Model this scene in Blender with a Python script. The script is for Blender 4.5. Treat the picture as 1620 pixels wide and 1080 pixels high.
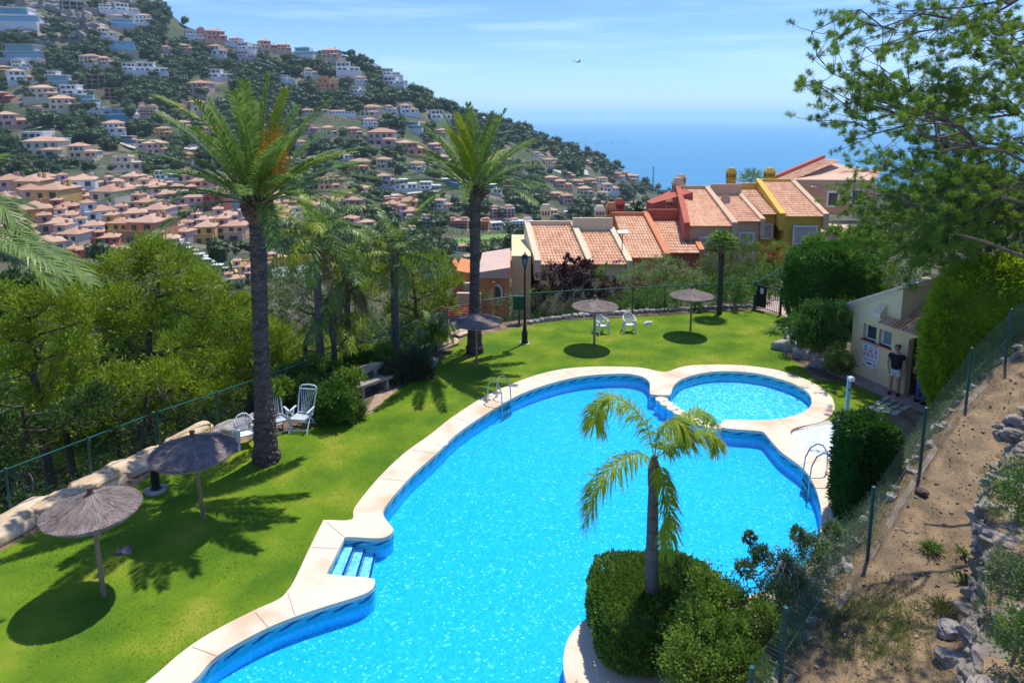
import bpy, bmesh, math, random
import numpy as np
from mathutils import Vector, Matrix, noise as mnoise
PI = math.pi
rnd = random.Random(7)
R = np.random.default_rng(11)
sc = bpy.context.scene
for o in list(bpy.data.objects): bpy.data.objects.remove(o)

# ---------------------------------------------------------------- camera
CH, FP, CX, CY = 9.5, 1100.0, 810.0, 365.0
PITCH = math.atan(178/1100)
cP, sP = math.cos(PITCH), math.sin(PITCH)
cam = bpy.data.cameras.new('camera'); camo = bpy.data.objects.new('camera', cam)
sc.collection.objects.link(camo); sc.camera = camo
camo.location = (0, 0, CH); camo.rotation_euler = (PI/2-PITCH, 0, 0)
cam.sensor_width = 36; cam.lens = FP/1620*36; cam.shift_y = -(540-CY)/1620
cam.clip_start = .1; cam.clip_end = 90000
cam.dof.use_dof = True; cam.dof.focus_distance = 24; cam.dof.aperture_fstop = 1.3

# ---------------------------------------------------------------- world and sun
SUN_EL, SUN_AZ = math.radians(69), math.radians(34)
world = bpy.data.worlds.new("World"); sc.world = world; world.use_nodes = True
nt = world.node_tree; nd = nt.nodes; bg = nd['Background']
sky = nd.new('ShaderNodeTexSky'); sky.sky_type = 'NISHITA'; sky.sun_disc = False
sky.sun_elevation = SUN_EL; sky.sun_rotation = SUN_AZ
sky.air_density = 1.0; sky.dust_density = 0.0; sky.ozone_density = 2.2; sky.altitude = 100
tc = nd.new('ShaderNodeTexCoord'); mp = nd.new('ShaderNodeMapping'); mp.inputs['Scale'].default_value = (1.1, 1.1, 16)
cn = nd.new('ShaderNodeTexNoise'); cn.inputs['Scale'].default_value = 2.6; cn.inputs['Detail'].default_value = 7; cn.inputs['Roughness'].default_value = .58
cr = nd.new('ShaderNodeMapRange'); cr.inputs['From Min'].default_value = .47; cr.inputs['From Max'].default_value = .78; cr.inputs['To Max'].default_value = .62
mx = nd.new('ShaderNodeMixRGB'); mx.inputs['Color2'].default_value = (8.6, 9.2, 9.2, 1)
sat = nd.new('ShaderNodeHueSaturation'); sat.inputs['Saturation'].default_value = 1.15
nt.links.new(tc.outputs['Generated'], mp.inputs['Vector']); nt.links.new(mp.outputs[0], cn.inputs['Vector'])
nt.links.new(cn.outputs['Fac'], cr.inputs['Value']); nt.links.new(cr.outputs[0], mx.inputs['Fac'])
nt.links.new(sky.outputs[0], sat.inputs['Color']); nt.links.new(sat.outputs[0], mx.inputs['Color1']); tn = nd.new('ShaderNodeMixRGB'); tn.blend_type = 'MULTIPLY'; tn.inputs[0].default_value = 1; tn.inputs[2].default_value = (.47, .585, .90, 1); nt.links.new(mx.outputs[0], tn.inputs[1]); nt.links.new(tn.outputs[0], bg.inputs['Color'])
bg.inputs['Strength'].default_value = .15
sl = bpy.data.lights.new('sun', 'SUN'); sl.energy = 3.75; sl.angle = math.radians(.53); sl.color = (1, .955, .88)
so = bpy.data.objects.new('sun', sl); sc.collection.objects.link(so)
sdir = Vector((math.cos(SUN_EL)*math.sin(SUN_AZ), math.cos(SUN_EL)*math.cos(SUN_AZ), math.sin(SUN_EL)))
so.rotation_euler = sdir.to_track_quat('Z', 'Y').to_euler(); so.location = (20, 20, 60)
sc.view_settings.view_transform = 'Standard'; sc.view_settings.look = 'None'
sc.view_settings.exposure = 0.46; sc.view_settings.gamma = 1
sc.cycles.max_bounces = 8; sc.cycles.transparent_max_bounces = 12
sc.cycles.diffuse_bounces = 3; sc.cycles.glossy_bounces = 2; sc.cycles.volume_bounces = 1
sc.cycles.sample_clamp_indirect = 6
try: sc.cycles.use_denoising = True
except Exception: pass

# ---------------------------------------------------------------- picture measurements -> places
def ray(x, y):
    a = (x-CX)/FP; b = -(y-CY)/FP
    return a, cP+b*sP, -sP+b*cP
def G(x, y, z=0.0):                       # measured point on the level z
    r = ray(x, y); k = (z-CH)/r[2]; return Vector((r[0]*k, r[1]*k, z))
def Dp(x, y, Y):                          # measured point at distance Y
    r = ray(x, y); k = Y/r[1]; return Vector((r[0]*k, Y, CH+r[2]*k))

# ---------------------------------------------------------------- object helpers
def tag(o, label=None, cat=None, group=None, kind=None):
    if label: o['label'] = label
    if cat: o['category'] = cat
    if group: o['group'] = group
    if kind: o['kind'] = kind
    return o
def link(o): sc.collection.objects.link(o); return o
def thing(name, label, cat, loc=(0, 0, 0), rz=0, group=None):
    o = link(bpy.data.objects.new(name, None)); o.location = loc; o.rotation_euler = (0, 0, rz)
    o.empty_display_size = .2
    return tag(o, label, cat, group)
class MB:
    def __init__(s): s.v = []; s.l = []; s.c = []; s.t = []; s.n = 0; s.m = []
    def add(s, v, f, tint=None, mi=0):
        v = np.asarray(v, float).reshape(-1, 3)
        if isinstance(f, np.ndarray):
            s.l.append((f+s.n).ravel()); s.c.append(np.full(len(f), f.shape[1], np.int64)); nf = len(f)
        else:
            nf = len(f)
            s.l.append(np.array([i+s.n for q in f for i in q], np.int64)); s.c.append(np.array([len(q) for q in f], np.int64))
        s.m.append(np.full(nf, mi, np.int64))
        s.v.append(v); s.t.append(np.full(len(v), .5) if tint is None else np.broadcast_to(np.asarray(tint, float), (len(v),)))
        s.n += len(v); return s
    def mesh(s, name, mat, smooth=False):
        me = bpy.data.meshes.new(name)
        v = np.concatenate(s.v); l = np.concatenate(s.l); c = np.concatenate(s.c)
        me.vertices.add(len(v)); me.vertices.foreach_set('co', v.ravel())
        me.loops.add(len(l)); me.loops.foreach_set('vertex_index', l)
        me.polygons.add(len(c)); st = np.concatenate(([0], np.cumsum(c)[:-1]))
        me.polygons.foreach_set('loop_start', st)
        try: me.polygons.foreach_set('loop_total', c)
        except Exception: pass
        me.polygons.foreach_set('use_smooth', np.full(len(c), smooth))
        me.update(calc_edges=True)
        a = me.attributes.new('tint', 'FLOAT', 'POINT'); a.data.foreach_set('value', np.concatenate(s.t))
        for m in (mat if isinstance(mat, (list, tuple)) else [mat]): me.materials.append(m)
        me.polygons.foreach_set('material_index', np.concatenate(s.m))
        return me
    def obj(s, name, mat, parent=None, smooth=False):
        o = link(bpy.data.objects.new(name, s.mesh(name, mat, smooth)))
        if parent: o.parent = parent
        return o
    # ---- shapes
    def box(s, c, d, rz=0, tint=None, mi=0, taper=1.0):
        x, y, z = [q/2 for q in d]
        v = np.array([(a*x*(taper if e > 0 else 1), b*y*(taper if e > 0 else 1), e*z) for e in (-1, 1) for a, b in ((-1, -1), (1, -1), (1, 1), (-1, 1))])
        if rz: v = v @ np.array([[math.cos(rz), math.sin(rz), 0], [-math.sin(rz), math.cos(rz), 0], [0, 0, 1]])
        return s.add(v+np.array(c), [(3, 2, 1, 0), (4, 5, 6, 7), (0, 1, 5, 4), (1, 2, 6, 5), (2, 3, 7, 6), (3, 0, 4, 7)], tint, mi)
    def beam(s, a, b, w, h, tint=None, up=(0, 0, 1), mi=0):
        a = Vector(a); b = Vector(b); d = (b-a).normalized(); u = Vector(up)
        sd = d.cross(u)
        if sd.length < 1e-3: sd = d.cross(Vector((1, 0, 0)))
        sd.normalize(); u = sd.cross(d)
        v = [p+sd*(i*w/2)+u*(j*h/2) for p in (a, b) for i, j in ((-1, -1), (1, -1), (1, 1), (-1, 1))]
        return s.add(v, [(0, 1, 2, 3), (7, 6, 5, 4), (0, 4, 5, 1), (1, 5, 6, 2), (2, 6, 7, 3), (3, 7, 4, 0)], tint, mi)
    def tube(s, pts, rad, n=8, tint=None, cap=True, mi=0):
        pts = [Vector(p) for p in pts]; m = len(pts)
        rad = [rad]*m if isinstance(rad, (int, float)) else list(rad)
        v = []; ref = Vector((.31, .77, .55))
        t0 = (pts[1]-pts[0]).normalized()
        sd = t0.cross(ref).normalized()
        for i, p in enumerate(pts):
            t = (pts[min(i+1, m-1)]-pts[max(i-1, 0)]).normalized()
            sd = (sd-t*sd.dot(t)).normalized(); u = t.cross(sd)
            for k in range(n):
                a = 2*PI*k/n; v.append(p+(sd*math.cos(a)+u*math.sin(a))*rad[i])
        f = [(i*n+k, i*n+(k+1) % n, (i+1)*n+(k+1) % n, (i+1)*n+k) for i in range(m-1) for k in range(n)]
        if cap: f += [tuple(range(n))[::-1], tuple(range((m-1)*n, m*n))]
        return s.add([tuple(p) for p in v], f, tint, mi)
    def lathe(s, prof, c=(0, 0, 0), n=20, tint=None, mi=0):
        v = [(c[0]+r*math.cos(2*PI*k/n), c[1]+r*math.sin(2*PI*k/n), c[2]+z) for r, z in prof for k in range(n)]
        f = [(i*n+k, i*n+(k+1) % n, (i+1)*n+(k+1) % n, (i+1)*n+k) for i in range(len(prof)-1) for k in range(n)]
        return s.add(v, f+[tuple(range(n))[::-1], tuple(range((len(prof)-1)*n, len(prof)*n))], tint, mi)
    def prism(s, poly, z0, z1, tint=None, mi=0):
        n = len(poly)
        v = [(p[0], p[1], z0) for p in poly]+[(p[0], p[1], z1) for p in poly]
        a = sum(poly[i][0]*poly[(i+1) % n][1]-poly[(i+1) % n][0]*poly[i][1] for i in range(n))
        f = [(i, (i+1) % n, n+(i+1) % n, n+i) for i in range(n)]+[tuple(range(n))[::-1], tuple(range(n, 2*n))]
        if a < 0: f = [q[::-1] for q in f]
        return s.add(v, f, tint, mi)
    def hull(s, pts8, tint=None, mi=0):   # 4 bottom + 4 top points, any hexahedron
        return s.add([tuple(p) for p in pts8], [(3, 2, 1, 0), (4, 5, 6, 7), (0, 1, 5, 4), (1, 2, 6, 5), (2, 3, 7, 6), (3, 0, 4, 7)], tint, mi)
    def leaves(s, C, Dv, L, W, tint=None, bend=0.0):      # rhombic blades: base C, direction Dv
        C = np.asarray(C, float); Dv = np.asarray(Dv, float); n = len(C)
        Dv = Dv/np.maximum(np.linalg.norm(Dv, axis=1, keepdims=True), 1e-6)
        q = R.normal(size=(n, 3)); w = np.cross(Dv, q); w /= np.maximum(np.linalg.norm(w, axis=1, keepdims=True), 1e-6)
        L = np.broadcast_to(np.asarray(L, float), (n,))[:, None]; W = np.broadcast_to(np.asarray(W, float), (n,))[:, None]
        V = np.stack([C, C+Dv*L*.5+w*W*.5, C+Dv*L-np.array([0, 0, 1.])*bend*L, C+Dv*L*.5-w*W*.5], 1)
        t = R.random(n) if tint is None else np.broadcast_to(np.asarray(tint, float), (n,))
        s.add(V.reshape(-1, 3), np.arange(4*n).reshape(n, 4), np.repeat(t, 4)); return s

def copy_tree(o, parent=None):
    c = o.copy(); sc.collection.objects.link(c); c.parent = parent
    for ch in kids.get(o.name, ()): copy_tree(ch, c)
    return c
kids = {}
def index_kids(root):
    kids[root.name] = list(root.children)
    for ch in root.children: index_kids(ch)

# ---------------------------------------------------------------- materials
MATS = {}
def mat(name, c1, c2=None, rough=.8, scale=3.0, detail=4, bump=0.0, bscale=None, mode='noise', spec=.3, metal=0, trans=0.0,
        coords='Object', stretch=None, c3=None, lo=.35, hi=.65, tintmix=0.0, tc1=None, objcol=False, bdist=.02):
    if name in MATS: return MATS[name]
    m = bpy.data.materials.new(name); m.use_nodes = True; MATS[name] = m
    n = m.node_tree.nodes; L = m.node_tree.links; b = n['Principled BSDF']
    b.inputs['Roughness'].default_value = rough; b.inputs['Metallic'].default_value = metal
    b.inputs['Specular IOR Level'].default_value = spec
    t = n.new('ShaderNodeTexCoord'); vec = t.outputs[coords]
    if stretch:
        mpn = n.new('ShaderNodeMapping'); mpn.inputs['Scale'].default_value = stretch; L.new(vec, mpn.inputs[0]); vec = mpn.outputs[0]
    c2 = c2 or tuple(q*.75 for q in c1)
    ns = n.new('ShaderNodeTexNoise'); ns.inputs['Scale'].default_value = scale; ns.inputs['Detail'].default_value = detail
    L.new(vec, ns.inputs['Vector'])
    rp = n.new('ShaderNodeValToRGB'); e = rp.color_ramp.elements
    e[0].position = lo; e[0].color = (*c1, 1); e[1].position = hi; e[1].color = (*c2, 1)
    if c3: q = rp.color_ramp.elements.new((lo+hi)/2); q.color = (*c3, 1)
    L.new(ns.outputs['Fac'], rp.inputs[0]); col = rp.outputs[0]
    if objcol:
        oi = n.new('ShaderNodeObjectInfo'); mm = n.new('ShaderNodeMixRGB'); mm.blend_type = 'MULTIPLY'; mm.inputs[0].default_value = 1
        L.new(col, mm.inputs[1]); L.new(oi.outputs['Color'], mm.inputs[2]); col = mm.outputs[0]
    if tintmix:
        at = n.new('ShaderNodeAttribute'); at.attribute_name = 'tint'; mm = n.new('ShaderNodeMixRGB'); mm.inputs[2].default_value = (*tc1, 1)
        mu = n.new('ShaderNodeMath'); mu.operation = 'MULTIPLY'; mu.inputs[1].default_value = tintmix
        L.new(at.outputs['Fac'], mu.inputs[0]); L.new(mu.outputs[0], mm.inputs[0]); L.new(col, mm.inputs[1]); col = mm.outputs[0]
    L.new(col, b.inputs['Base Color'])
    if bump:
        bn = n.new('ShaderNodeTexNoise'); bn.inputs['Scale'].default_value = bscale or scale*4; bn.inputs['Detail'].default_value = 5
        L.new(vec, bn.inputs['Vector']); bp = n.new('ShaderNodeBump'); bp.inputs['Strength'].default_value = bump; bp.inputs['Distance'].default_value = bdist
        L.new(bn.outputs['Fac'], bp.inputs['Height']); L.new(bp.outputs[0], b.inputs['Normal'])
    if trans:
        tr = n.new('ShaderNodeBsdfTranslucent'); ms = n.new('ShaderNodeMixShader'); ms.inputs[0].default_value = trans
        L.new(col, tr.inputs[0]); L.new(b.outputs[0], ms.inputs[1]); L.new(tr.outputs[0], ms.inputs[2]); L.new(ms.outputs[0], n['Material Output'].inputs[0])
    return m
def leafmat(name, dark, light, tip, scale=1.2, trans=.3, rough=.55, tm=.55):
    if 'far' not in name: dark, light, tip = [tuple(min(.6, q*g) for q, g in zip(c, (1.12, 1.28, 1.1))) for c in (dark, light, tip)]
    trans = max(trans, .38) if 'far' not in name else trans
    return mat(name, dark, light, rough=rough, scale=scale, detail=3, trans=trans, tintmix=tm, tc1=tip, spec=.35)
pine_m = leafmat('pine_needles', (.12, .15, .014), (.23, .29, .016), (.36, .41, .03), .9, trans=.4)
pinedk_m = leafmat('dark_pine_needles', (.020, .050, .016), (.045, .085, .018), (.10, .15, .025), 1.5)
farpine_m = leafmat('far_pine_foliage', (.030, .062, .020), (.060, .105, .026), (.11, .16, .04), .05, trans=.2)
hedge_m = leafmat('clipped_hedge_leaves', (.025, .075, .010), (.05, .13, .012), (.13, .23, .02), 2., trans=.35)
cyp_m = leafmat('golden_cypress_leaves', (.13, .21, .008), (.28, .35, .010), (.46, .50, .03), 1., trans=.5)
shrub_m = leafmat('shrub_leaves', (.05, .10, .018), (.10, .17, .022), (.22, .29, .05), 2.)
olive_m = leafmat('grey_green_leaves', (.07, .10, .04), (.13, .17, .06), (.26, .30, .14), 2.)
lime_m = leafmat('lime_leaves', (.08, .15, .015), (.16, .24, .02), (.30, .36, .05), 2.)
plum_m = leafmat('plum_leaves', (.030, .010, .018), (.06, .02, .03), (.14, .05, .06), 2.)
palm_m = leafmat('palm_leaflets', (.06, .12, .024), (.12, .19, .030), (.34, .38, .11), 1.5, trans=.3, rough=.38)
palm2_m = leafmat('yellowing_palm_leaflets', (.12, .19, .012), (.24, .26, .015), (.42, .38, .04), 1.2, trans=.35, rough=.4)
brown_m = leafmat('dead_frond', (.10, .05, .02), (.20, .11, .04), (.3, .2, .1), 2.)
magenta_m = leafmat('bougainvillea', (.12, .01, .06), (.22, .02, .12), (.3, .05, .2), 2.)
palm3_m = leafmat('sunlit_young_leaflets', (.18, .26, .012), (.34, .38, .015), (.52, .50, .04), 1.4, trans=.55, rough=.4)
bark_m = mat('pine_bark', (.055, .038, .030), (.13, .095, .075), scale=4, bump=.6, bscale=14, stretch=(1, 1, .25))
twig_m = mat('grey_twigs', (.16, .13, .11), (.28, .24, .20), scale=5)
ptrunk_m = mat('palm_trunk', (.06, .043, .034), (.14, .105, .085), scale=3, bump=.7, bscale=12, stretch=(1, 1, 3.5))
ptrunk2_m = mat('smooth_palm_trunk', (.085, .075, .068), (.17, .15, .135), scale=2, bump=.35, bscale=6, stretch=(.4, .4, 6))
wood_m = mat('weathered_wood', (.22, .15, .09), (.36, .26, .17), scale=6, bump=.3, stretch=(1, 1, .2))
greywood_m = mat('grey_bench_wood', (.20, .17, .14), (.40, .35, .30), scale=5, bump=.4, stretch=(.3, 1, 1))
straw_m = mat('grey_thatch', (.12, .09, .075), (.25, .20, .17), scale=4, rough=.95, tintmix=.5, tc1=(.44, .37, .33), bump=.3, bscale=40)
rock_m = mat('sandstone_rock', (.48, .33, .19), (.66, .51, .34), c3=(.56, .42, .27), scale=1.6, bump=.8, bscale=6, detail=8, bdist=.04)
rockg_m = mat('grey_limestone', (.22, .20, .18), (.45, .41, .37), scale=3, bump=.9, bscale=9, detail=8, bdist=.04)
white_m = mat('white_plastic', (.72, .73, .75), (.66, .67, .69), rough=.35, scale=2, spec=.5)
steel_m = mat('stainless_steel', (.55, .55, .55), rough=.18, metal=1)
green_m = mat('green_fence_paint', (.012, .085, .07), (.02, .11, .09), rough=.4, scale=3)
wire_m = mat('green_mesh_wire', (.05, .17, .15), (.08, .22, .19), rough=.5)
black_m = mat('black_iron', (.012, .013, .014), (.02, .02, .022), rough=.4)
dark_m = mat('dark_opening', (.012, .012, .014), (.02, .02, .02), rough=.6)
glass_m = mat('window_glass', (.035, .05, .06), (.06, .08, .09), rough=.08, spec=.8)
# ---------------------------------------------------------------- polygons, distances
def crom(pts, k=5, closed=True):
    n = len(pts); out = []
    for i in range(n if closed else n-1):
        p0, p1, p2, p3 = [np.array(pts[j % n][:2] if closed else pts[min(max(j, 0), n-1)][:2]) for j in (i-1, i, i+1, i+2)]
        for t in np.linspace(0, 1, k, endpoint=False):
            out.append(.5*((2*p1)+(-p0+p2)*t+(2*p0-5*p1+4*p2-p3)*t*t+(-p0+3*p1-3*p2+p3)*t**3))
    if not closed: out.append(np.array(pts[-1][:2]))
    return np.array(out)
def pip(poly, X, Y):
    poly = np.asarray(poly)[:, :2]; ins = np.zeros(X.shape, bool); n = len(poly)
    for i in range(n):
        x1, y1 = poly[i]; x2, y2 = poly[(i+1) % n]
        if y1 == y2: continue
        c = ((y1 > Y) != (y2 > Y)) & (X < (x2-x1)*(Y-y1)/(y2-y1)+x1); ins ^= c
    return ins
def segd(poly, X, Y, closed=True):
    poly = np.asarray(poly)[:, :2]; d = np.full(X.shape, 1e9); n = len(poly)
    for i in range(n if closed else n-1):
        a = poly[i]; b = poly[(i+1) % n]; ab = b-a; L = (ab**2).sum()+1e-9
        t = np.clip(((X-a[0])*ab[0]+(Y-a[1])*ab[1])/L, 0, 1)
        d = np.minimum(d, np.hypot(X-a[0]-t*ab[0], Y-a[1]-t*ab[1]))
    return d
def sstep(a, b, x): t = np.clip((x-a)/(b-a), 0, 1); return t*t*(3-2*t)
def gl(pts, z=0.0): return [G(x, y, z) for x, y in pts]

FENCE = gl([(-120, 880), (18, 821), (146, 765), (254, 718), (347, 683), (437, 648), (530, 610), (625, 572), (708, 534), (767, 518), (822, 509), (905, 503), (1000, 498), (1100, 492), (1192, 488)])
PLAT = FENCE+gl([(1237, 496), (1270, 490), (1500, 470), (1640, 480)])+[Vector((40, 34, 0)), Vector((60, 10, 0)), Vector((60, -20, 0)), Vector((-30, -20, 0)), Vector((-22, 5, 0))]
PLAT = np.array([p[:2] for p in PLAT])
BANK = [G(1120, 1330, .5), G(1180, 1210, .6), G(1233, 1105, .8), G(1372, 887, 1.05), G(1455, 747, 1.6), G(1528, 641, 2.2), G(1590, 576, 2.9), G(1650, 528, 3.6), G(1700, 490, 4.2)]
BK = np.array(BANK); bs = np.concatenate(([0], np.cumsum(np.hypot(*np.diff(BK[:, :2], axis=0).T))))
def bank(X, Y):
    best = np.full(X.shape, 1e9); S = np.zeros(X.shape); side = np.zeros(X.shape)
    for i in range(len(BK)-1):
        a = BK[i, :2]; ab = BK[i+1, :2]-a; L = (ab**2).sum(); lo = -50 if i == 0 else 0; hi = 50 if i == len(BK)-2 else 1
        t = np.clip(((X-a[0])*ab[0]+(Y-a[1])*ab[1])/L, lo, hi)
        dx = X-a[0]-t*ab[0]; dy = Y-a[1]-t*ab[1]; d = np.hypot(dx, dy); m = d < best
        best = np.where(m, d, best); S = np.where(m, bs[i]+t*math.sqrt(L), S); side = np.where(m, ab[0]*dy-ab[1]*dx, side)
    z0 = np.interp(S, bs, BK[:, 2])
    q = np.where(side < 0, best, -best)        # positive to the right of the fence
    return np.where(q > 0, z0+.10*q+.9*sstep(4.0, 4.8, q-.12*S+.9)*sstep(16, 10, S), z0*sstep(-1.3, -.05, q)), q, S
SKX = [-900, -300, 0, 150, 205, 262, 300, 345, 400, 480, 545, 600, 640, 700, 760, 830, 880, 940, 1000, 1045, 1090, 1250, 1330, 1500, 2200]
SKY = [-150, -110, -60, -38, -18, 2, 38, 58, 68, 84, 86, 108, 132, 165, 185, 206, 226, 246, 276, 302, 330, 350, 300, 290, 280]
DDX = [-900, 0, 300, 500, 700, 850, 1045, 1090, 1250, 2200]
DDY = [950, 950, 930, 900, 850, 900, 1000, 420, 300, 260]
def slope_of(y):
    b = -(y-CY)/FP; return (sP-cP*b)/(cP+b*sP)
def wav(X, Y):
    return (np.sin(X*.031+1.3)*np.cos(Y*.027+.4)+.6*np.sin(X*.071+Y*.05)+.45*np.cos(X*.043-Y*.083+2)+.3*np.sin(X*.17+.5)*np.sin(Y*.15+1))
def TH(X, Y):
    X = np.asarray(X, float); Y = np.asarray(Y, float)
    Ys = np.maximum(Y, 20.); u = CX+1114*X/Ys
    D = np.interp(u, DDX, DDY); ysk = np.interp(u, SKX, SKY)
    r = np.clip((Ys-110)/(D-110), 0, 1)
    yy = 430+(ysk-430)*(.25*r+.75*r**1.15)
    Yc = np.minimum(Ys, D)
    far = CH-Yc*slope_of(yy)
    far = far+wav(X, Y)*.0045*Yc*sstep(130, 260, Yc)*sstep(1, .8, r) - np.maximum(Ys-D, 0)*.55
    far = np.maximum(far, -175)
    ins = pip(PLAT, X, Y); e = np.where(ins, 0, segd(PLAT, X, Y))
    k = np.interp(X/Ys, [-1, -.2, 0, .15, .35, .6, 1], [.62, .60, .42, .26, .09, .06, .02])
    near = -np.minimum(e*k*sstep(0, 1.2, e), np.interp(X/Ys, [-.2, .1, .3, .6], [15, 9, 3., 1.]))
    bz, q, S = bank(X, Y)
    near = near + np.where(ins, bz, bz*np.exp(-e*.1))*sstep(60, 40, Ys)
    w = sstep(72, 125, Y)
    return near*(1-w)+far*w
def hit(x, y, y0=60.):
    r = ray(x, y); Ys = np.arange(y0, 1500, 1.5); X = r[0]/r[1]*Ys; Z = CH+r[2]/r[1]*Ys
    T = TH(X, Ys); m = np.nonzero(Z < T)[0]
    if not len(m): return None
    i = m[0]; return Vector((X[i], Ys[i], T[i]))

# ---------------------------------------------------------------- pool outlines
W_IN = [(305, 1080), (343, 1040), (413, 1000), (467, 977), (518, 960), (569, 944), (588, 934), (593, 921), (585, 916), (523, 910), (519, 905), (525, 893), (543, 857), (550, 851), (598, 853), (614, 849), (622, 841), (620, 835), (608, 819), (607, 808), (617, 793), (650, 755), (690, 719), (720, 690), (753, 666), (807, 633), (840, 618), (873, 607), (905, 599), (940, 594), (987, 592), (1010, 595), (1022, 600), (1028, 608), (1028, 621), (1032, 625), (1057, 626), (1062, 621), (1066, 611), (1080, 600), (1112, 591), (1150, 588), (1200, 592), (1250, 606), (1277, 621), (1284, 635), (1280, 646), (1264, 656), (1237, 663), (1200, 666), (1150, 665), (1143, 668), (1141, 675), (1152, 679), (1200, 683), (1210, 687), (1221, 700), (1237, 717), (1270, 742), (1287, 767), (1296, 792), (1299, 815), (1296, 850), (1280, 890), (1240, 925), (1150, 950), (1050, 955), (975, 962), (932, 978), (915, 991), (900, 1010), (892, 1037), (893, 1070), (905, 1110), (940, 1200), (900, 1350), (600, 1500), (200, 1350), (170, 1200), (235, 1130)]
D_OUT = [(233, 1080), (287, 1034), (333, 1003), (400, 968), (440, 950), (455, 936), (467, 917), (490, 868), (510, 828), (516, 824), (556, 823), (562, 803), (600, 756), (641, 717), (680, 689), (717, 660), (773, 625), (840, 597), (890, 585), (940, 581), (1007, 582), (1040, 588), (1055, 589), (1080, 581), (1112, 578), (1175, 579), (1237, 588), (1287, 607), (1312, 625), (1320, 641), (1317, 655), (1300, 668), (1262, 677), (1251, 683), (1253, 692), (1265, 705), (1290, 720), (1322, 735), (1345, 790), (1345, 870), (1335, 960), (1300, 1050), (1200, 1150), (1080, 1230), (1000, 1420), (600, 1650), (0, 1450), (90, 1190)]
w_in = crom(gl(W_IN), 5); d_out = crom(gl(D_OUT), 5)
def fill(loops, z):                     # flat sheet with holes
    bm = bmesh.new(); ed = []
    for lp in loops:
        vs = [bm.verts.new((p[0], p[1], z)) for p in lp]
        ed += [bm.edges.new((vs[i], vs[(i+1) % len(vs)])) for i in range(len(vs))]
    bmesh.ops.triangle_fill(bm, use_beauty=True, use_dissolve=False, edges=ed)
    bmesh.ops.recalc_face_normals(bm, faces=bm.faces)
    for f in bm.faces:
        if f.normal.z < 0: f.normal_flip()
    bm.verts.index_update()
    v = [tuple(q.co) for q in bm.verts]; f = [tuple(q.index for q in fc.verts) for fc in bm.faces]; bm.free()
    return v, f
def strip(lp, z0, z1, closed=True, flip=False):
    n = len(lp); v = [(p[0], p[1], z0) for p in lp]+[(p[0], p[1], z1) for p in lp]
    f = [(i, (i+1) % n, n+(i+1) % n, n+i) for i in range(n if closed else n-1)]
    return v, [q[::-1] for q in f] if flip else f

# ---------------------------------------------------------------- ground (near terrain)
def axis(a, b, step, lo, hi, g=1.1):
    x = list(np.arange(a, b+1e-6, step)); s = step; p = a; L = []
    while p > lo: s *= g; p -= s; L.append(p)
    s = step; p = b; H = []
    while p < hi: s *= g; p += s; H.append(p)
    return np.array(L[::-1]+x+H)
ax = axis(-15, 21, .25, -175, 175); ay = axis(6, 38, .25, -16, 132)
GX, GY = np.meshgrid(ax, ay); GZ = TH(GX, GY)
dmid = np.array([a+(b-a)*.30 for a, b in ((p, w_in[np.argmin(((w_in-p)**2).sum(1))]) for p in d_out)])
pit = pip(dmid, GX, GY); GZ = np.where(pit, -2.6, GZ)
bz, q_, S_ = bank(GX, GY)
rough = np.array([mnoise.noise((x*1.3, y*1.3, 0))*.10+mnoise.noise((x*4, y*4, 3))*.035 for x, y in zip(GX.ravel(), GY.ravel())]).reshape(GX.shape)
GZ = GZ+np.where((q_ > -.8) & ~pit, rough, 0)
ny, nx = GX.shape; idx = np.arange(nx*ny).reshape(ny, nx)
gf = np.stack([idx[:-1, :-1], idx[:-1, 1:], idx[1:, 1:], idx[1:, :-1]], -1).reshape(-1, 4)
soil_m = mat('dry_soil', (.32, .215, .115), (.12, .088, .055), c3=(.215, .148, .082), scale=2.4, detail=13, bump=1, bscale=18, lo=.3, hi=.72, bdist=.03)
GV = np.stack([GX, GY, GZ], -1).reshape(-1, 3); gc = GV[gf].mean(1); wild = (~pip(PLAT, gc[:, 0], gc[:, 1])) & (segd(PLAT, gc[:, 0], gc[:, 1]) > .7)
floor_m = mat('forest_floor', (.045, .060, .022), (.19, .135, .085), c3=(.095, .085, .045), scale=.9, detail=10, bump=1, bscale=6, lo=.36, hi=.72, bdist=.06)
gm_ = MB(); gm_.add(GV, gf); gm_.m = [wild.astype(np.int64)]; tag(gm_.obj('ground', [soil_m, floor_m], smooth=True), kind='structure')
# ---------------------------------------------------------------- hillside (far terrain), sea
hu = np.concatenate((np.linspace(-1.05, .24, 300), np.linspace(.25, 1.1, 60))); hy = np.concatenate((np.linspace(118, 330, 90), np.linspace(334, 1150, 190), np.linspace(1180, 1900, 20)))
HU, HY = np.meshgrid(hu, hy); HX = HU*HY; HZ = TH(HX, HY)
rn = np.array([mnoise.fractal((x*.03, y*.03, 1), 1, 2, 4) for x, y in zip(HX.ravel(), HY.ravel())]).reshape(HX.shape)
HZ = HZ+rn*1.6*sstep(150, 300, HY); HZ[:2] -= .6
ny, nx = HX.shape; idx = np.arange(nx*ny).reshape(ny, nx)
hf = np.stack([idx[:-1, :-1], idx[:-1, 1:], idx[1:, 1:], idx[1:, :-1]], -1).reshape(-1, 4)
hill_m = mat('hillside_scrub', (.045, .065, .026), (.22, .17, .12), c3=(.09, .095, .045), scale=.035, detail=12, bump=1, bscale=.3, lo=.40, hi=.68, bdist=1.5)
tag(MB().add(np.stack([HX, HY, HZ], -1).reshape(-1, 3), hf).obj('hillside', hill_m, smooth=True), kind='structure')
sea_m = mat('sea_water', (.008, .17, .30), (.012, .20, .35), rough=.35, scale=.002, stretch=(.3, 2, 1), bump=.5, bscale=.05, spec=.35, bdist=1)
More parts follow.
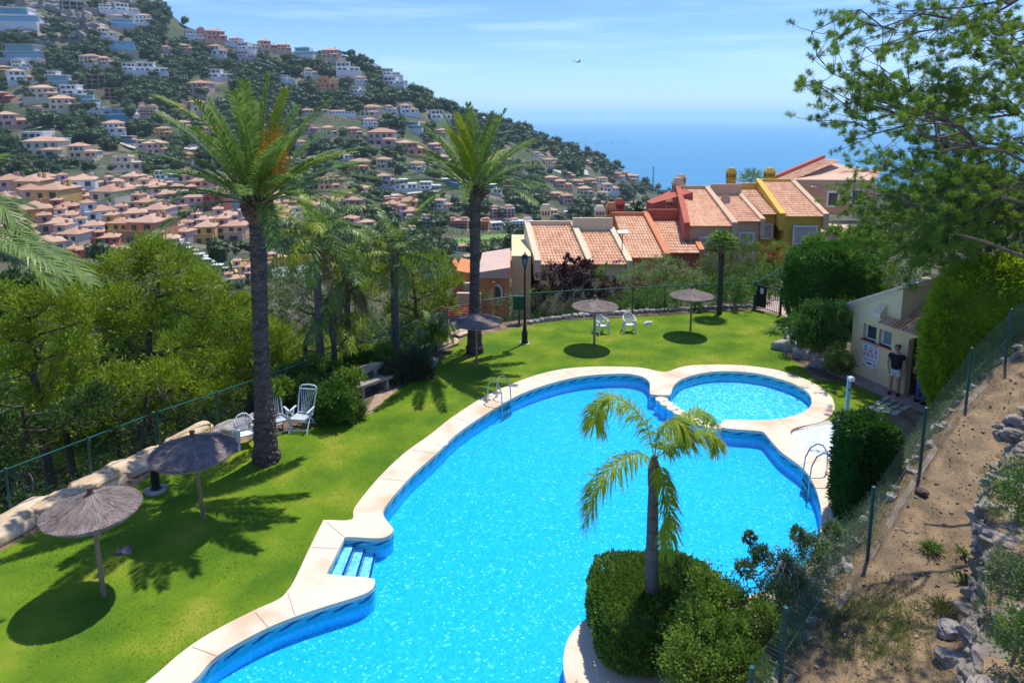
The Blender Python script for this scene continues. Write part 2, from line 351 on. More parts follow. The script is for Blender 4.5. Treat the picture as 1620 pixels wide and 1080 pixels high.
tag(MB().add([(-60000, 250, -150), (60000, 250, -150), (60000, 42000, -150), (-60000, 42000, -150)], [(0, 1, 2, 3)]).obj('sea', sea_m), kind='structure')

# ---------------------------------------------------------------- lawn
back = [p*.8+w_in[np.argmin(((w_in-p)**2).sum(1))]*.2 for p in np.array([q[:2] for q in gl(D_OUT[:32])])]
LAWN = gl([(-160, 930), (0, 872), (75, 832), (150, 795), (215, 768), (250, 745), (330, 712), (385, 700), (430, 690), (495, 673), (545, 664), (578, 655), (600, 630), (632, 607), (672, 596), (695, 570), (735, 534), (800, 522), (880, 507), (1000, 500), (1100, 495), (1192, 490), (1237, 499), (1252, 512), (1240, 530), (1228, 548), (1262, 575), (1292, 600), (1330, 603), (1400, 628), (1425, 640), (1420, 655), (1360, 668), (1320, 672)])
lawnp = [tuple(p[:2]) for p in LAWN]+[tuple(p) for p in back[::-1]]+[tuple(p[:2]) for p in gl([(60, 1200), (-200, 1250)])]
lawn_m = mat('lawn_turf', (.07, .155, .010), (.27, .28, .032), c3=(.14, .225, .012), scale=.7, detail=12, bump=.9, bscale=28, lo=.34, hi=.74, rough=.9, bdist=.03, spec=.12)
v, f = fill([lawnp], .006); tag(MB().add(v, f).obj('lawn', lawn_m), kind='structure')
# blades standing up from the turf
lp = np.array(lawnp); n = 260000
bx, by = R.uniform(-16, 16, n), R.uniform(10, 36, n)
keep = pip(lp, bx, by) & (segd(lp, bx, by) > .04) & ~pip(d_out, bx, by) & (np.abs(bx/by) < .80)
bx, by = bx[keep], by[keep]; n = len(bx)
cl = np.array([mnoise.noise((x*.9, y*.9, 5)) for x, y in zip(bx, by)])
gm = leafmat('grass_blades', (.10, .20, .006), (.22, .27, .012), (.30, .34, .02), .5, trans=.3, rough=.7)
tag(MB().leaves(np.stack([bx, by, np.full(n, .004)], 1), R.normal(size=(n, 3))*[.8, .8, .2]+[0, 0, .8], R.uniform(.018, .042, n)*(1+cl*.6), .016, np.clip(R.random(n)*.7+cl*.6, 0, 1)).obj('grass', gm), 'short mown green grass of the poolside lawn', 'grass', kind='stuff')

# ---------------------------------------------------------------- pool: deck, basin, water
deck_m = mat('cream_stone_deck', (.64, .44, .29), (.74, .61, .47), c3=(.71, .57, .42), scale=.9, detail=10, lo=.34, hi=.58, bump=.12, bscale=30, rough=.75)
nd_ = deck_m.node_tree
deck = MB(); v, f = fill([d_out, w_in], .035); deck.add(v, f)
v, f = strip(w_in, -.05, .035); deck.add(v, f); v, f = strip(d_out, -.05, .035, flip=True); deck.add(v, f)
tag(deck.obj('pool_deck', deck_m), kind='structure')
for x_, y_, r_ in ((1256, 713, .5), (700, 702, .9), (980, 587, .1), (1180, 674, .2)):
    p_ = G(x_, y_, .037); tag(MB().box((p_.x, p_.y, .041), (.26, .26, .006), r_).obj('skimmer_lid', mat('skimmer_white', (.74, .72, .68))), ['white square skimmer lid on the deck by the white mosaic', 'white square skimmer lid on the lawn side coping', 'white square skimmer lid at the far end coping', 'white square skimmer lid on the strip below the round pool'][[.5, .9, .1, .2].index(r_)], 'skimmer lid', 'skimmer lids in the pool deck')
joint_m = mat('deck_joint', (.34, .25, .17), scale=4)
jm = MB(); n = len(D_OUT)
for i, (x, y) in enumerate([(60, 1215), (303, 1022), (403, 967), (455, 936), (492, 865), (515, 824), (600, 756), (650, 711), (717, 660), (773, 625), (840, 597), (890, 585), (940, 581), (1007, 582), (1050, 589), (1112, 578), (1175, 579), (1237, 588), (1287, 607), (1318, 640), (1305, 664), (1255, 681), (1300, 727), (1345, 800)]):
    p = G(x, y, .0375); q = w_in[np.argmin(((w_in-np.array(p[:2]))**2).sum(1))]
    a = np.array(p[:2]); a2 = a+(q-a)*.04; b2 = a+(q-a)*.97; d = (b2-a2)/np.linalg.norm(b2-a2); s_ = np.array([-d[1], d[0]])*.007
    jm.add([(*(a2+s_), .0385), (*(a2-s_), .0385), (*(b2-s_), .0385), (*(b2+s_), .0385)], [(0, 1, 2, 3)])
tag(jm.obj('deck_joints', joint_m), kind='structure')
def mosaic(name, stops, scale=22.):
    m = bpy.data.materials.new(name); m.use_nodes = True; n = m.node_tree.nodes; L = m.node_tree.links; b = n['Principled BSDF']
    t = n.new('ShaderNodeTexCoord'); vo = n.new('ShaderNodeTexVoronoi'); vo.inputs['Scale'].default_value = scale
    nz = n.new('ShaderNodeTexNoise'); nz.inputs['Scale'].default_value = 3.; mr = n.new('ShaderNodeMixRGB'); mr.inputs[0].default_value = .06
    L.new(t.outputs['Object'], nz.inputs[0]); L.new(t.outputs['Object'], mr.inputs[1]); L.new(nz.outputs['Color'], mr.inputs[2]); L.new(mr.outputs[0], vo.inputs['Vector'])
    sx = n.new('ShaderNodeSeparateColor'); L.new(vo.outputs['Color'], sx.inputs[0])
    rp = n.new('ShaderNodeValToRGB'); rp.color_ramp.interpolation = 'CONSTANT'; el = rp.color_ramp.elements
    el[0].position = stops[0][0]; el[0].color = (*stops[0][1], 1); el[1].position = stops[1][0]; el[1].color = (*stops[1][1], 1)
    for p, c in stops[2:]: q = el.new(p); q.color = (*c, 1)
    L.new(sx.outputs[0], rp.inputs[0]); L.new(rp.outputs[0], b.inputs['Base Color']); b.inputs['Roughness'].default_value = .35
    return m
basin_m = mosaic('pool_mosaic_caustics', [(0, (.02, .54, .86)), (.25, (.03, .59, .90)), (.5, (.015, .50, .83)), (.76, (.06, .60, .94)), (.92, (.30, .75, .95))], 22)  # blue tiles; palest cells are caustic light flecks painted into the floor colour
wall_m = mosaic('pool_wall_mosaic', [(0, (.03, .50, .84)), (.4, (.05, .56, .89)), (.8, (.10, .62, .92))], 20)
band_m = mat('teal_tile_band', (.06, .40, .52), (.09, .48, .60), rough=.25, scale=8)
navy_m = mat('navy_tile', (.012, .045, .24), (.02, .06, .30), rough=.3, scale=8)
FLOOR, WL = -.48, -.15
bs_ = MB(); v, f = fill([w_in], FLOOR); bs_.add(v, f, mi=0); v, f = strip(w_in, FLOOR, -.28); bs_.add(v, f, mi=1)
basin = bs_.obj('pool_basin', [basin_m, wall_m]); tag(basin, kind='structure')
tb = MB(); v, f = strip(w_in, -.28, -.05); tb.add(v, f); tband = tb.obj('tile_band', band_m, basin)
per = np.vstack([w_in, w_in[:1]]); cs = np.concatenate(([0], np.cumsum(np.hypot(*np.diff(per, axis=0).T))))
ar = .5*np.sum(per[:-1, 0]*per[1:, 1]-per[1:, 0]*per[:-1, 1]); sgn = 1 if ar > 0 else -1
mot = MB()
for s0 in np.arange(.2, cs[-1]-.5, .52):
    def at(s, z, o=.012):
        x = np.interp(s, cs, per[:, 0]); y = np.interp(s, cs, per[:, 1]); x2 = np.interp(s+.02, cs, per[:, 0]); y2 = np.interp(s+.02, cs, per[:, 1])
        d = np.array([x2-x, y2-y]); d /= np.linalg.norm(d)+1e-9; return (x-d[1]*o*sgn, y+d[0]*o*sgn, z)
    prof = [(0, -.145, -.13), (.10, -.145, -.115), (.2, -.13, -.085), (.28, -.10, -.068), (.36, -.085, -.072), (.42, -.10, -.09)]
    for (a, l0, h0), (b_, l1, h1) in zip(prof[:-1], prof[1:]):
        mot.add([at(s0+a, l0), at(s0+b_, l1), at(s0+b_, h1), at(s0+a, h0)], [(0, 1, 2, 3)])
mot.obj('wave_motif', navy_m, tband)
# shallow end floor of the round pool, and the dividing wall under the stepping stones
sp = crom(gl([(1034, 628), (1057, 627), (1064, 618), (1080, 600), (1112, 591), (1150, 588), (1200, 592), (1250, 606), (1277, 621), (1284, 635), (1280, 646), (1264, 656), (1237, 663), (1200, 666), (1150, 666), (1141, 674), (1104, 660), (1075, 646)]), 4)
cen = sp.mean(0); sp2 = cen+(sp-cen)*.994
ms = MB(); ms.prism([tuple(p) for p in sp2], FLOOR+.01, -.38)
ms.obj('shallow_floor', mosaic('shallow_mosaic_caustics', [(0, (.07, .56, .88)), (.3, (.12, .62, .90)), (.6, (.30, .76, .94)), (.8, (.80, .94, .98))], 19), basin)  # near-white cells paint caustic flecks among the shallow floor tiles
# entry steps
e0, e1, e2, e3 = G(522, 909, WL), G(549, 853, WL), G(600, 856, WL), G(590, 914, WL)
st_m = mosaic('step_mosaic', [(0, (.42, .62, .88)), (.35, (.60, .76, .93)), (.6, (.86, .92, .96))], 24)
for k in range(3):
    a0, a1 = k*.30+.02, (k+1)*.30
    zt = WL-.03-.09*k
    def L2(p, q, t): return p+(q-p)*t
    P = [L2(e0, e3, a0), L2(e0, e3, a1), L2(e1, e2, a1), L2(e1, e2, a0)]
    s_ = MB(); s_.prism([(p.x, p.y) for p in P], FLOOR+.01, zt)
    stp = s_.obj('entry_step', st_m, basin)
    P = [L2(e0, e3, a1-.05), L2(e0, e3, a1+.004), L2(e1, e2, a1+.004), L2(e1, e2, a1-.05)]
    MB().prism([(p.x, p.y) for p in P], zt-.02, zt+.006).obj('step_nosing', navy_m, stp)
# water
wm = bpy.data.materials.new('pool_water'); wm.use_nodes = True; n = wm.node_tree.nodes; L = wm.node_tree.links; n.remove(n['Principled BSDF'])
tr = n.new('ShaderNodeBsdfTransparent'); tr.inputs[0].default_value = (.52, .88, .985, 1)
gl_ = n.new('ShaderNodeBsdfGlossy'); gl_.inputs['Roughness'].default_value = .06
fr = n.new('ShaderNodeFresnel'); fr.inputs[0].default_value = 1.33; mxs = n.new('ShaderNodeMixShader')
t = n.new('ShaderNodeTexCoord'); n1 = n.new('ShaderNodeTexNoise'); n1.inputs['Scale'].default_value = 5.5; n1.inputs['Detail'].default_value = 4; n1.inputs['Distortion'].default_value = .6
n2 = n.new('ShaderNodeTexNoise'); n2.inputs['Scale'].default_value = .9; n2.inputs['Detail'].default_value = 2
ad = n.new('ShaderNodeMath'); ad.operation = 'MULTIPLY_ADD'; ad.inputs[1].default_value = 2.0
bp = n.new('ShaderNodeBump'); bp.inputs['Strength'].default_value = 1; bp.inputs['Distance'].default_value = .026
L.new(t.outputs['Object'], n1.inputs[0]); L.new(t.outputs['Object'], n2.inputs[0]); L.new(n2.outputs[0], ad.inputs[0]); L.new(n1.outputs[0], ad.inputs[2]); L.new(ad.outputs[0], bp.inputs['Height'])
L.new(bp.outputs[0], gl_.inputs['Normal']); L.new(bp.outputs[0], fr.inputs['Normal']); L.new(fr.outputs[0], mxs.inputs[0]); L.new(tr.outputs[0], mxs.inputs[1]); L.new(gl_.outputs[0], mxs.inputs[2]); L.new(mxs.outputs[0], n['Material Output'].inputs[0])
v, f = fill([w_in], WL); tag(MB().add(v, f).obj('pool_water', wm), kind='structure')
# stepping stones
for i, (x, y) in enumerate([(1047, 632), (1054.5, 638.5), (1065, 646), (1075, 652), (1086, 658), (1097, 664), (1108, 669), (1121, 672), (1132, 674)]):
    p = G(x, y, .0); o = thing('stepping_stone', '', 'stepping stone', (p.x, p.y, 0), group='round stepping stones between the two pools')
    o['label'] = ['round stepping stone nearest the coping point between the pools', 'second stepping stone from the far coping point', 'third stepping stone from the far coping point', 'fourth stepping stone from the far coping point', 'middle stepping stone behind the small palm fronds', 'sixth stepping stone behind the small palm fronds', 'seventh stepping stone, third from the near coping', 'second stepping stone from the near coping', 'round stepping stone beside the near coping point'][i]
    MB().lathe([(.20, FLOOR+.01), (.20, -.05)], n=20).obj('pillar', wall_m, o); MB().lathe([(.215, -.048), (.225, -.02), (.22, .018), (.20, .028)], n=20).obj('cap', deck_m, o)
# white mosaic patch, paving by the hut and shower, kerb walk
patch = crom(gl([(1252, 686), (1275, 678), (1330, 671), (1372, 690), (1370, 740), (1330, 742), (1289, 719), (1265, 704)], .02), 4)
v, f = fill([patch], .022); tag(MB().add(v, f).obj('mosaic_patch', mosaic('white_pebble_mosaic', [(0, (.62, .68, .80)), (.4, (.74, .78, .84)), (.8, (.42, .55, .78))], 26)), kind='structure')
pave_m = mat('stone_paving', (.40, .36, .31), (.55, .49, .42), scale=1.6, bump=.3, rough=.85)
v, f = fill([crom(gl([(1262, 679), (1300, 668), (1320, 662), (1345, 652), (1385, 655), (1395, 672), (1340, 674), (1300, 676)]), 4)], .016); tag(MB().add(v, f).obj('paving', pave_m), kind='structure')
pm = MB(); A, B, C, Dd = G(1365, 646, .02), G(1412, 619, .02), G(1470, 628, .02), G(1418, 658, .02)
for i in range(4):
    for j in range(4):
        def bl(u, w): return A.lerp(B, u).lerp(Dd.lerp(C, u), w)
        g = .035; P = [bl(i/4+g, j/4+g), bl((i+1)/4-g, j/4+g), bl((i+1)/4-g, (j+1)/4-g), bl(i/4+g, (j+1)/4-g)]
        P = [(p.x+rnd.uniform(-.02, .02), p.y+rnd.uniform(-.02, .02)) for p in P]; pm.prism(P, .0, .03)
tag(pm.obj('hut_path', pave_m), kind='structure')
gp = crom(gl([(1195, 486), (1236, 497), (1262, 512), (1262, 470), (1230, 455), (1205, 458)]), 4)
v, f = fill([gp], .012); tag(MB().add(v, f).obj('gate_path', mat('pink_paving', (.42, .30, .25), (.52, .40, .34), scale=3)), kind='structure')
# ---------------------------------------------------------------- fences
def mesh_wires(mb, a, b, h0, h1, sp=.06, w=.004):         # diagonal wire netting between two posts (feet a, b)
    a = np.array(a, float); b = np.array(b, float); L = np.hypot(*(b-a)[:2]); d = (b-a)/L
    n = np.array([-d[1], d[0], 0]); V = []
    for sg in (1, -1):
        k = np.arange(-h1, L+h1, sp*1.414)
        s0, s1 = (k, k+(h1-h0)) if sg > 0 else (k+(h1-h0), k)
        t0 = np.zeros_like(k); t1 = np.ones_like(k)
        ds = s1-s0
        ta = (0-s0)/ds; tb_ = (L-s0)/ds
        lo = np.minimum(ta, tb_); hi = np.maximum(ta, tb_); t0 = np.clip(lo, 0, 1); t1 = np.clip(hi, 0, 1); m = t1 > t0+.01
        s0, ds, t0, t1 = s0[m], ds[m], t0[m], t1[m]
        P = a+np.outer(s0+ds*t0, d)+np.outer(h0+(h1-h0)*t0, [0, 0, 1]); Q = a+np.outer(s0+ds*t1, d)+np.outer(h0+(h1-h0)*t1, [0, 0, 1])
        o1 = (d*.5*w*1.4)+0; o2 = n*w*.6
        vv = np.stack([P-o1, P+o1, Q+o1, Q-o1], 1); V.append(vv+o2*sg)
    V = np.concatenate(V).reshape(-1, 3); mb.add(V, np.arange(len(V)).reshape(-1, 4))
def fence(name, label, pts, h, group=None, sp=.07, w=.004, pr=.028, rail=True, braces=()):
    t = thing(name, label, 'fence', tuple(pts[0]), group=group); o0 = Vector(pts[0]); P = [Vector(p)-o0 for p in pts]
    for p in P: MB().tube([p+Vector((0, 0, -.3)), p+Vector((0, 0, h+.03))], pr, 8).lathe([(pr*1.15, 0), (pr*1.1, .03), (.004, .045)], p+Vector((0, 0, h+.02)), 8).obj('post', green_m, t)
    nm = MB()
    for a, b in zip(P[:-1], P[1:]): mesh_wires(nm, a, b, .03, h-.02, sp, w)
    for a, b in zip(P[:-1], P[1:]):
        for z in (.05, h*.5): nm.tube([a+Vector((0, 0, z)), b+Vector((0, 0, z))], .003, 4)
    nm.obj('wire_netting', wire_m, t)
    if rail: MB().tube([p+Vector((0, 0, h)) for p in P], pr*.85, 8).obj('top_rail', green_m, t)
    for i, dx, dy in braces:
        MB().tube([P[i]+Vector((0, 0, h*.8)), P[i]+Vector((dx, dy, 0))], .018, 6).obj('brace', green_m, t)
    return t
def dens(pts, step=2.6):
    out = []
    for a, b in zip(pts[:-1], pts[1:]):
        n = max(1, round((b-a).length/step)); out += [a.lerp(b, i/n) for i in range(n)]
    return out+[pts[-1]]
F1 = FENCE[:9]; F2 = FENCE[8:11]; F3 = FENCE[10:]
fence('wire_fence', 'green tube and netting fence on rocks along the left edge of lawn', [FENCE[0], FENCE[1], FENCE[2], FENCE[3], FENCE[4], FENCE[5], FENCE[6], FENCE[7], FENCE[8]], 1.27, sp=.09, w=.003)
t = fence('wire_fence', 'green netting fence beside the black lamp post with diagonal braces', [FENCE[8], FENCE[9], FENCE[10]], 1.3, sp=.09, w=.003, braces=[(1, -.7, .3), (1, .7, -.1), (0, .6, .3), (2, -.9, .2), (2, .9, .3)])
fence('wire_fence', 'green netting fence behind the far umbrellas in front of shrubs', dens(F3, 2.2), 1.36, sp=.09, w=.003)
rp = [G(1192, 488), G(1232, 461, .1), G(1275, 440, .3), G(1300, 425, .5)]
fence('railing', 'dark green railing climbing beside the path behind the gate', rp, 1.3, sp=.3, w=.012)
fence('wire_fence', 'green chain link fence running up the dry bank on the right', BANK, 1.5, sp=.05, w=.0075, pr=.035, rail=False)
km = MB()
for a, b in zip(BANK[:-1], BANK[1:]): km.beam(a-Vector((0, 0, .12)), b-Vector((0, 0, .12)), .13, .26)
tag(km.obj('fence_kerb', mat('concrete_kerb', (.20, .155, .115), (.34, .27, .20), scale=3, bump=.4)), 'rough concrete kerb under the chain link fence', 'kerb')
# gate
gA, gB = G(1194, 489), G(1234, 499); g = thing('garden_gate', 'black iron bar gate with a solid lock panel at the lawn corner', 'gate', tuple(gA)); V = gB-gA; Ln = V.length; dn = V/Ln
for k, p in enumerate((Vector((0, 0, 0)), V)): MB().box(p+Vector((0, 0, .7)), (.09, .09, 1.4)).obj('gate_post', green_m if not k else black_m, g)
fr_ = MB(); fr_.tube([Vector((0, 0, 1.25)), V+Vector((0, 0, 1.25))], .022, 6); fr_.tube([Vector((0, 0, .12)), V+Vector((0, 0, .12))], .022, 6)
for i in range(1, 14): q = V*(i/14); fr_.tube([q+Vector((0, 0, .12)), q+Vector((0, 0, 1.25))], .012, 5)
fr_.obj('bars', black_m, g); lm = MB(); lm.beam(dn*.06+Vector((0, 0, .70)), dn*(Ln*.42)+Vector((0, 0, .70)), .02, 1.05); lm.obj('lock_panel', black_m, g)
MB().beam(dn*.25+Vector((0, -.03, 1.02)), dn*.42+Vector((0, -.03, 1.02)), .012, .28).obj('notice', white_m, g)

# ---------------------------------------------------------------- thatched umbrellas
def parasol(base, label, rad=1.08, ph=1.88, rise=.42, lean=(0, 0)):
    t = thing('thatched_umbrella', label, 'umbrella', tuple(base), rnd.uniform(0, 6), 'thatched umbrellas on the lawn')
    top = Vector((lean[0], lean[1], ph+rise))
    MB().tube([(0, 0, -.2), (lean[0]*.5, lean[1]*.5, ph*.5), top-Vector((0, 0, .04))], [.048, .046, .042], 10).obj('pole', wood_m, t)
    c = MB(); prof = [(.05, 0), (.22, -.11), (.5, -.24), (.8, -.345), (1.0, -.42)]
    pr = [(r*rad, z*rise/.42) for r, z in prof]
    n = 56; v = []
    for j, (r, z) in enumerate(pr):
        for k in range(n):
            a = 2*PI*k/n; w_ = 1+.012*math.sin(a*5)+rnd.uniform(-.01, .01)*(j > 2)
            v.append((r*w_*math.cos(a), r*w_*math.sin(a), z+.02*math.sin(a*3+1)*(r/rad)))
    m_ = len(pr); top_f = [(i*n+k, (i+1)*n+k, (i+1)*n+(k+1) % n, i*n+(k+1) % n) for i in range(m_-1) for k in range(n)]
    v = np.array(v); lo = v-[0, 0, .045]
    c.add(np.vstack([v, lo])+np.array(top), top_f+[tuple(q+len(v) for q in f[::-1]) for f in top_f]+[((m_-1)*n+k, (m_-1)*n+k+len(v), (m_-1)*n+(k+1) % n+len(v), (m_-1)*n+(k+1) % n) for k in range(n)], .3)
    N = 5200; a = R.uniform(0, 2*PI, N); r0 = rad*np.sqrt(R.uniform(.003, .92, N)); zz = np.interp(r0, [q[0] for q in pr], [q[1] for q in pr])
    r1 = np.minimum(r0+R.uniform(.15, .38, N), rad*R.uniform(.98, 1.045, N)); z1 = np.interp(r1, [q[0] for q in pr], [q[1] for q in pr])
    a1 = a+R.normal(size=N)*.05; C = np.stack([r0*np.cos(a), r0*np.sin(a), zz+.008], 1); E = np.stack([r1*np.cos(a1), r1*np.sin(a1), z1+R.uniform(.004, .03, N)], 1)
    Wd = np.stack([-np.sin(a), np.cos(a), 0*a], 1)*R.uniform(.004, .010, N)[:, None]
    Vv = np.stack([C-Wd, C+Wd, E+Wd*.7, E-Wd*.7], 1)+np.array(top); c.add(Vv.reshape(-1, 3), np.arange(4*N).reshape(N, 4), np.repeat(R.random(N), 4))
    c.obj('thatch_canopy', straw_m, t)
    MB().lathe([(.075, -.03), (.055, .05), (.05, .09), (.07, .13), (.02, .15)], tuple(top), 12).obj('thatch_knot', mat('brown_binding', (.16, .09, .055), scale=6), t)
    rb = MB()
    for k in range(8):
        a = k*PI/4+.2; rb.tube([top+Vector((.05*math.cos(a), .05*math.sin(a), -.14)), top+Vector((rad*.9*math.cos(a), rad*.9*math.sin(a), -rise-.03))], .012, 5)
    rb.obj('spokes', wood_m, t); return t
parasol(G(165, 943), 'nearest thatched umbrella, alone on the lower left lawn', 0.87, 1.80, .36, (.20, .08))
parasol(G(323, 820), 'thatched umbrella standing over the dark path light by the big palm', 0.95, 1.78, .38, (-.14, .05))
parasol(G(754, 581), 'thatched umbrella shading part of the second tall palm trunk', 1.00, 1.84, .34)
parasol(G(940, 548), 'pale thatched umbrella with a white armchair behind its pole', 0.94, 1.74, .34)
parasol(G(1092, 528), 'farthest thatched umbrella, close to the fan palm', 0.93, 1.74, .36)

# ---------------------------------------------------------------- chairs
def armchair(base, rz, label, s=1.0):
    t = thing('plastic_armchair', label, 'chair', tuple(base), rz, 'white plastic armchairs'); t.scale = (s, s, s)
    v = []; 
    for i in range(5):
        for j in range(5): x = (i-2)*.115; y = -.23+j*.115; v.append((x*(1-.04*j), y, .43-.018*math.cos((i-2)*.7)-.012*j))
    v = np.array(v); f = [(i*5+j, (i+1)*5+j, (i+1)*5+j+1, i*5+j+1) for i in range(4) for j in range(4)]
    MB().add(np.vstack([v, v-[0, 0, .03]]), f+[tuple(k+25 for k in q[::-1]) for q in f]+[(i*5, i*5+25, i*5+30, i*5+5) for i in range(4)]).obj('seat', white_m, t, True)
    for sx in (-1, 1):
        for y0, y1 in ((-.21, -.27), (.21, .30)): MB().hull([(sx*.27-.03, y1-.025, 0), (sx*.27+.03, y1-.025, 0), (sx*.27+.03, y1+.025, 0), (sx*.27-.03, y1+.025, 0), (sx*.24-.04, y0-.035, .62 if y0 < 0 else .5), (sx*.24+.04, y0-.035, .62 if y0 < 0 else .5), (sx*.24+.04, y0+.035, .62 if y0 < 0 else .5), (sx*.24-.04, y0+.035, .62 if y0 < 0 else .5)]).obj('leg', white_m, t)
        MB().tube([(sx*.26, -.25, .60), (sx*.285, -.10, .645), (sx*.28, .08, .66), (sx*.24, .24, .74)], [.022, .032, .03, .022], 8).obj('arm', white_m, t)
    b = MB(); arch = [(-.20, .20, .40), (-.235, .25, .60), (-.21, .29, .76), (-.11, .315, .85), (0, .32, .875), (.11, .315, .85), (.21, .29, .76), (.235, .25, .60), (.20, .20, .40)]
    b.tube(arch, .021, 8)
    for k in range(-3, 4):
        x1 = k*.062; z1 = .86-.0*abs(k)-(.018*k*k); b.beam((k*.032, .21, .42), (x1, .308, z1), .026, .012, up=(0, 1, .2))
    b.obj('backrest', white_m, t); return t
armchair(G(390, 704), math.radians(35), 'white plastic armchair on the grass left of the big palm trunk', 1.0)
armchair(G(951, 527), math.radians(25), 'white plastic armchair behind the pole of the pale umbrella', .95)
armchair(G(995, 525), math.radians(2), 'white plastic armchair standing between the two far umbrellas', .95)
blue_w = mat('white_resin', (.66, .71, .78), (.58, .64, .72), rough=.35, scale=2)
def lounger(base, rz, label):
    t = thing('reclining_chair', label, 'reclining chair', tuple(base), rz, 'white high backed reclining chairs')
    s = MB(); s.beam((-.25, -.28, .43), (-.25, .22, .39), .04, .035); s.beam((.25, -.28, .43), (.25, .22, .39), .04, .035)
    for k in range(6): s.box((0, -.26+k*.085, .425-.007*k), (.50, .05, .02))
    s.obj('seat', blue_w, t)
    b = MB(); P = lambda x, h: Vector((x*(1+.10*h), .22+h*.33, .40+h*.80))
    b.tube([P(-.24, 0), P(-.25, .5), P(-.25, .93), P(-.19, 1.0), P(0, 1.03), P(.19, 1.0), P(.25, .93), P(.25, .5), P(.24, 0)], .024, 8)
    b.beam(P(-.23, .05), P(.23, .05), .05, .02); b.beam(P(-.24, .88), P(.24, .88), .07, .02)
    for k in range(-3, 4): b.tube([P(k*.045, .05), P(k*.05, .45), P(k*.068, .88)], .013, 5)
    b.obj('backrest', blue_w, t)
    for sx in (-1, 1):
        MB().tube([(sx*.29, -.36, 0), (sx*.28, .05, .62)], .02, 6).obj('leg', blue_w, t)
        MB().tube([(sx*.27, .38, 0), (sx*.27, -.20, .60)], .02, 6).obj('leg', blue_w, t)
        MB().box((sx*.30, -.02, .64), (.06, .50, .03)).obj('arm', blue_w, t)
    c = MB(); c.tube([(-.285, -.30, .09), (.285, -.30, .09)], .018, 6); c.tube([(-.27, .32, .07), (.27, .32, .07)], .018, 6); c.obj('crossbar', blue_w, t)
lounger(G(479, 678), math.radians(-8), 'white slatted reclining chair in front of the dark bushes')
lounger(G(440, 682), math.radians(38), 'white reclining chair half hidden behind the big palm trunk')
# bench
bp_ = G(590, 621); t = thing('garden_bench', 'weathered grey plank bench with a low curved back by the dark bushes', 'bench', tuple(bp_), math.radians(48))
def plank(n, c, d, bow=0):
    m = MB(); k = 8; x0 = -d[0]/2
    for i in range(k):
        a, b = x0+d[0]*i/k, x0+d[0]*(i+1)/k; za, zb = [bow*(1-(2*q/d[0])**2) for q in (a, b)]
        m.hull([(c[0]+a, c[1]-d[1]/2, c[2]-d[2]/2), (c[0]+b, c[1]-d[1]/2, c[2]-d[2]/2), (c[0]+b, c[1]+d[1]/2, c[2]-d[2]/2), (c[0]+a, c[1]+d[1]/2, c[2]-d[2]/2), (c[0]+a, c[1]-d[1]/2, c[2]+d[2]/2+za), (c[0]+b, c[1]-d[1]/2, c[2]+d[2]/2+zb), (c[0]+b, c[1]+d[1]/2, c[2]+d[2]/2+zb), (c[0]+a, c[1]+d[1]/2, c[2]+d[2]/2+za)])
    return m.obj(n, greywood_m, t)
plank('seat', (0, 0, .44), (1.55, .44, .09)); plank('backrest', (0, .25, .80), (1.35, .07, .20), .09)
for sx in (-1, 1): MB().box((sx*.52, 0, .2), (.12, .34, .40)).obj('leg', greywood_m, t); MB().box((sx*.3, .24, .58), (.13, .06, .30)).obj('back_support', greywood_m, t)
# lamp post, meter cabinet, path light, shower, cloth, small stump
p = G(830, 543); t = thing('lamp_post', 'tall black lamp post with a glass lantern on the lawn edge', 'lamp post', tuple(p))
MB().lathe([(.15, 0), (.15, .1), (.12, .14), (.13, .5), (.09, .56), (.075, .75), (.10, .80), (.06, .86), (.05, 1.4), (.065, 1.45), (.045, 1.5), (.035, 3.2), (.05, 3.26), (.03, 3.32)], n=14).obj('post', black_m, t)
MB().box((0, 0, .01), (.42, .42, .03)).obj('foot', rockg_m, t)
lt = MB().lathe([(.05, 3.32), (.09, 3.38), (.10, 3.40)], n=6).obj('lantern', black_m, t)
MB().lathe([(.09, 3.40), (.14, 3.72)], n=6).obj('lantern_glass', mat('lantern_glass', (.10, .11, .12), rough=.15, spec=.7), lt)
MB().lathe([(.17, 3.72), (.16, 3.76), (.09, 3.86), (.03, 3.90), (.025, 3.98)], n=6).obj('lantern_cap', black_m, lt)
p = G(823, 512, 0); t = thing('meter_cabinet', 'dark green cabinet on a stand behind the black lamp post', 'cabinet', (p.x-.05, p.y, 0))
MB().box((0, 0, 1.0), (.55, .25, .62)).box((0, 0, 1.33), (.60, .30, .04)).obj('cabinet_body', mat('cabinet_green', (.012, .06, .04), (.02, .08, .055), rough=.5), t)
MB().box((0, 0, .35), (.10, .10, .7)).obj('stand', green_m, t)
p = G(247, 776); t = thing('path_light', 'black cylindrical path light with a grey cap on a white base', 'path light', tuple(p))
MB().lathe([(.27, 0), (.27, .05), (.25, .06)], n=20).obj('base', rockg_m, t); MB().lathe([(.13, .06), (.12, .10), (.105, .12), (.10, .62)], n=16).obj('post', black_m, t)
MB().lathe([(.12, .62), (.125, .66), (.12, .78), (.06, .80)], n=16).obj('lamp_cap', mat('grey_cap', (.32, .34, .38), rough=.4), t)
p = G(1338, 668); t = thing('pool_shower', 'slim light blue shower post beside the white mosaic patch', 'shower', tuple(p))
MB().box((0, 0, .72), (.10, .08, 1.44)).obj('column', mat('pale_blue_paint', (.28, .52, .62), rough=.35), t); MB().box((.03, -.05, 1.47), (.14, .22, .10)).obj('shower_head', white_m, t)
MB().box((0, -.05, 1.1), (.05, .04, .05)).obj('push_button', steel_m, t)
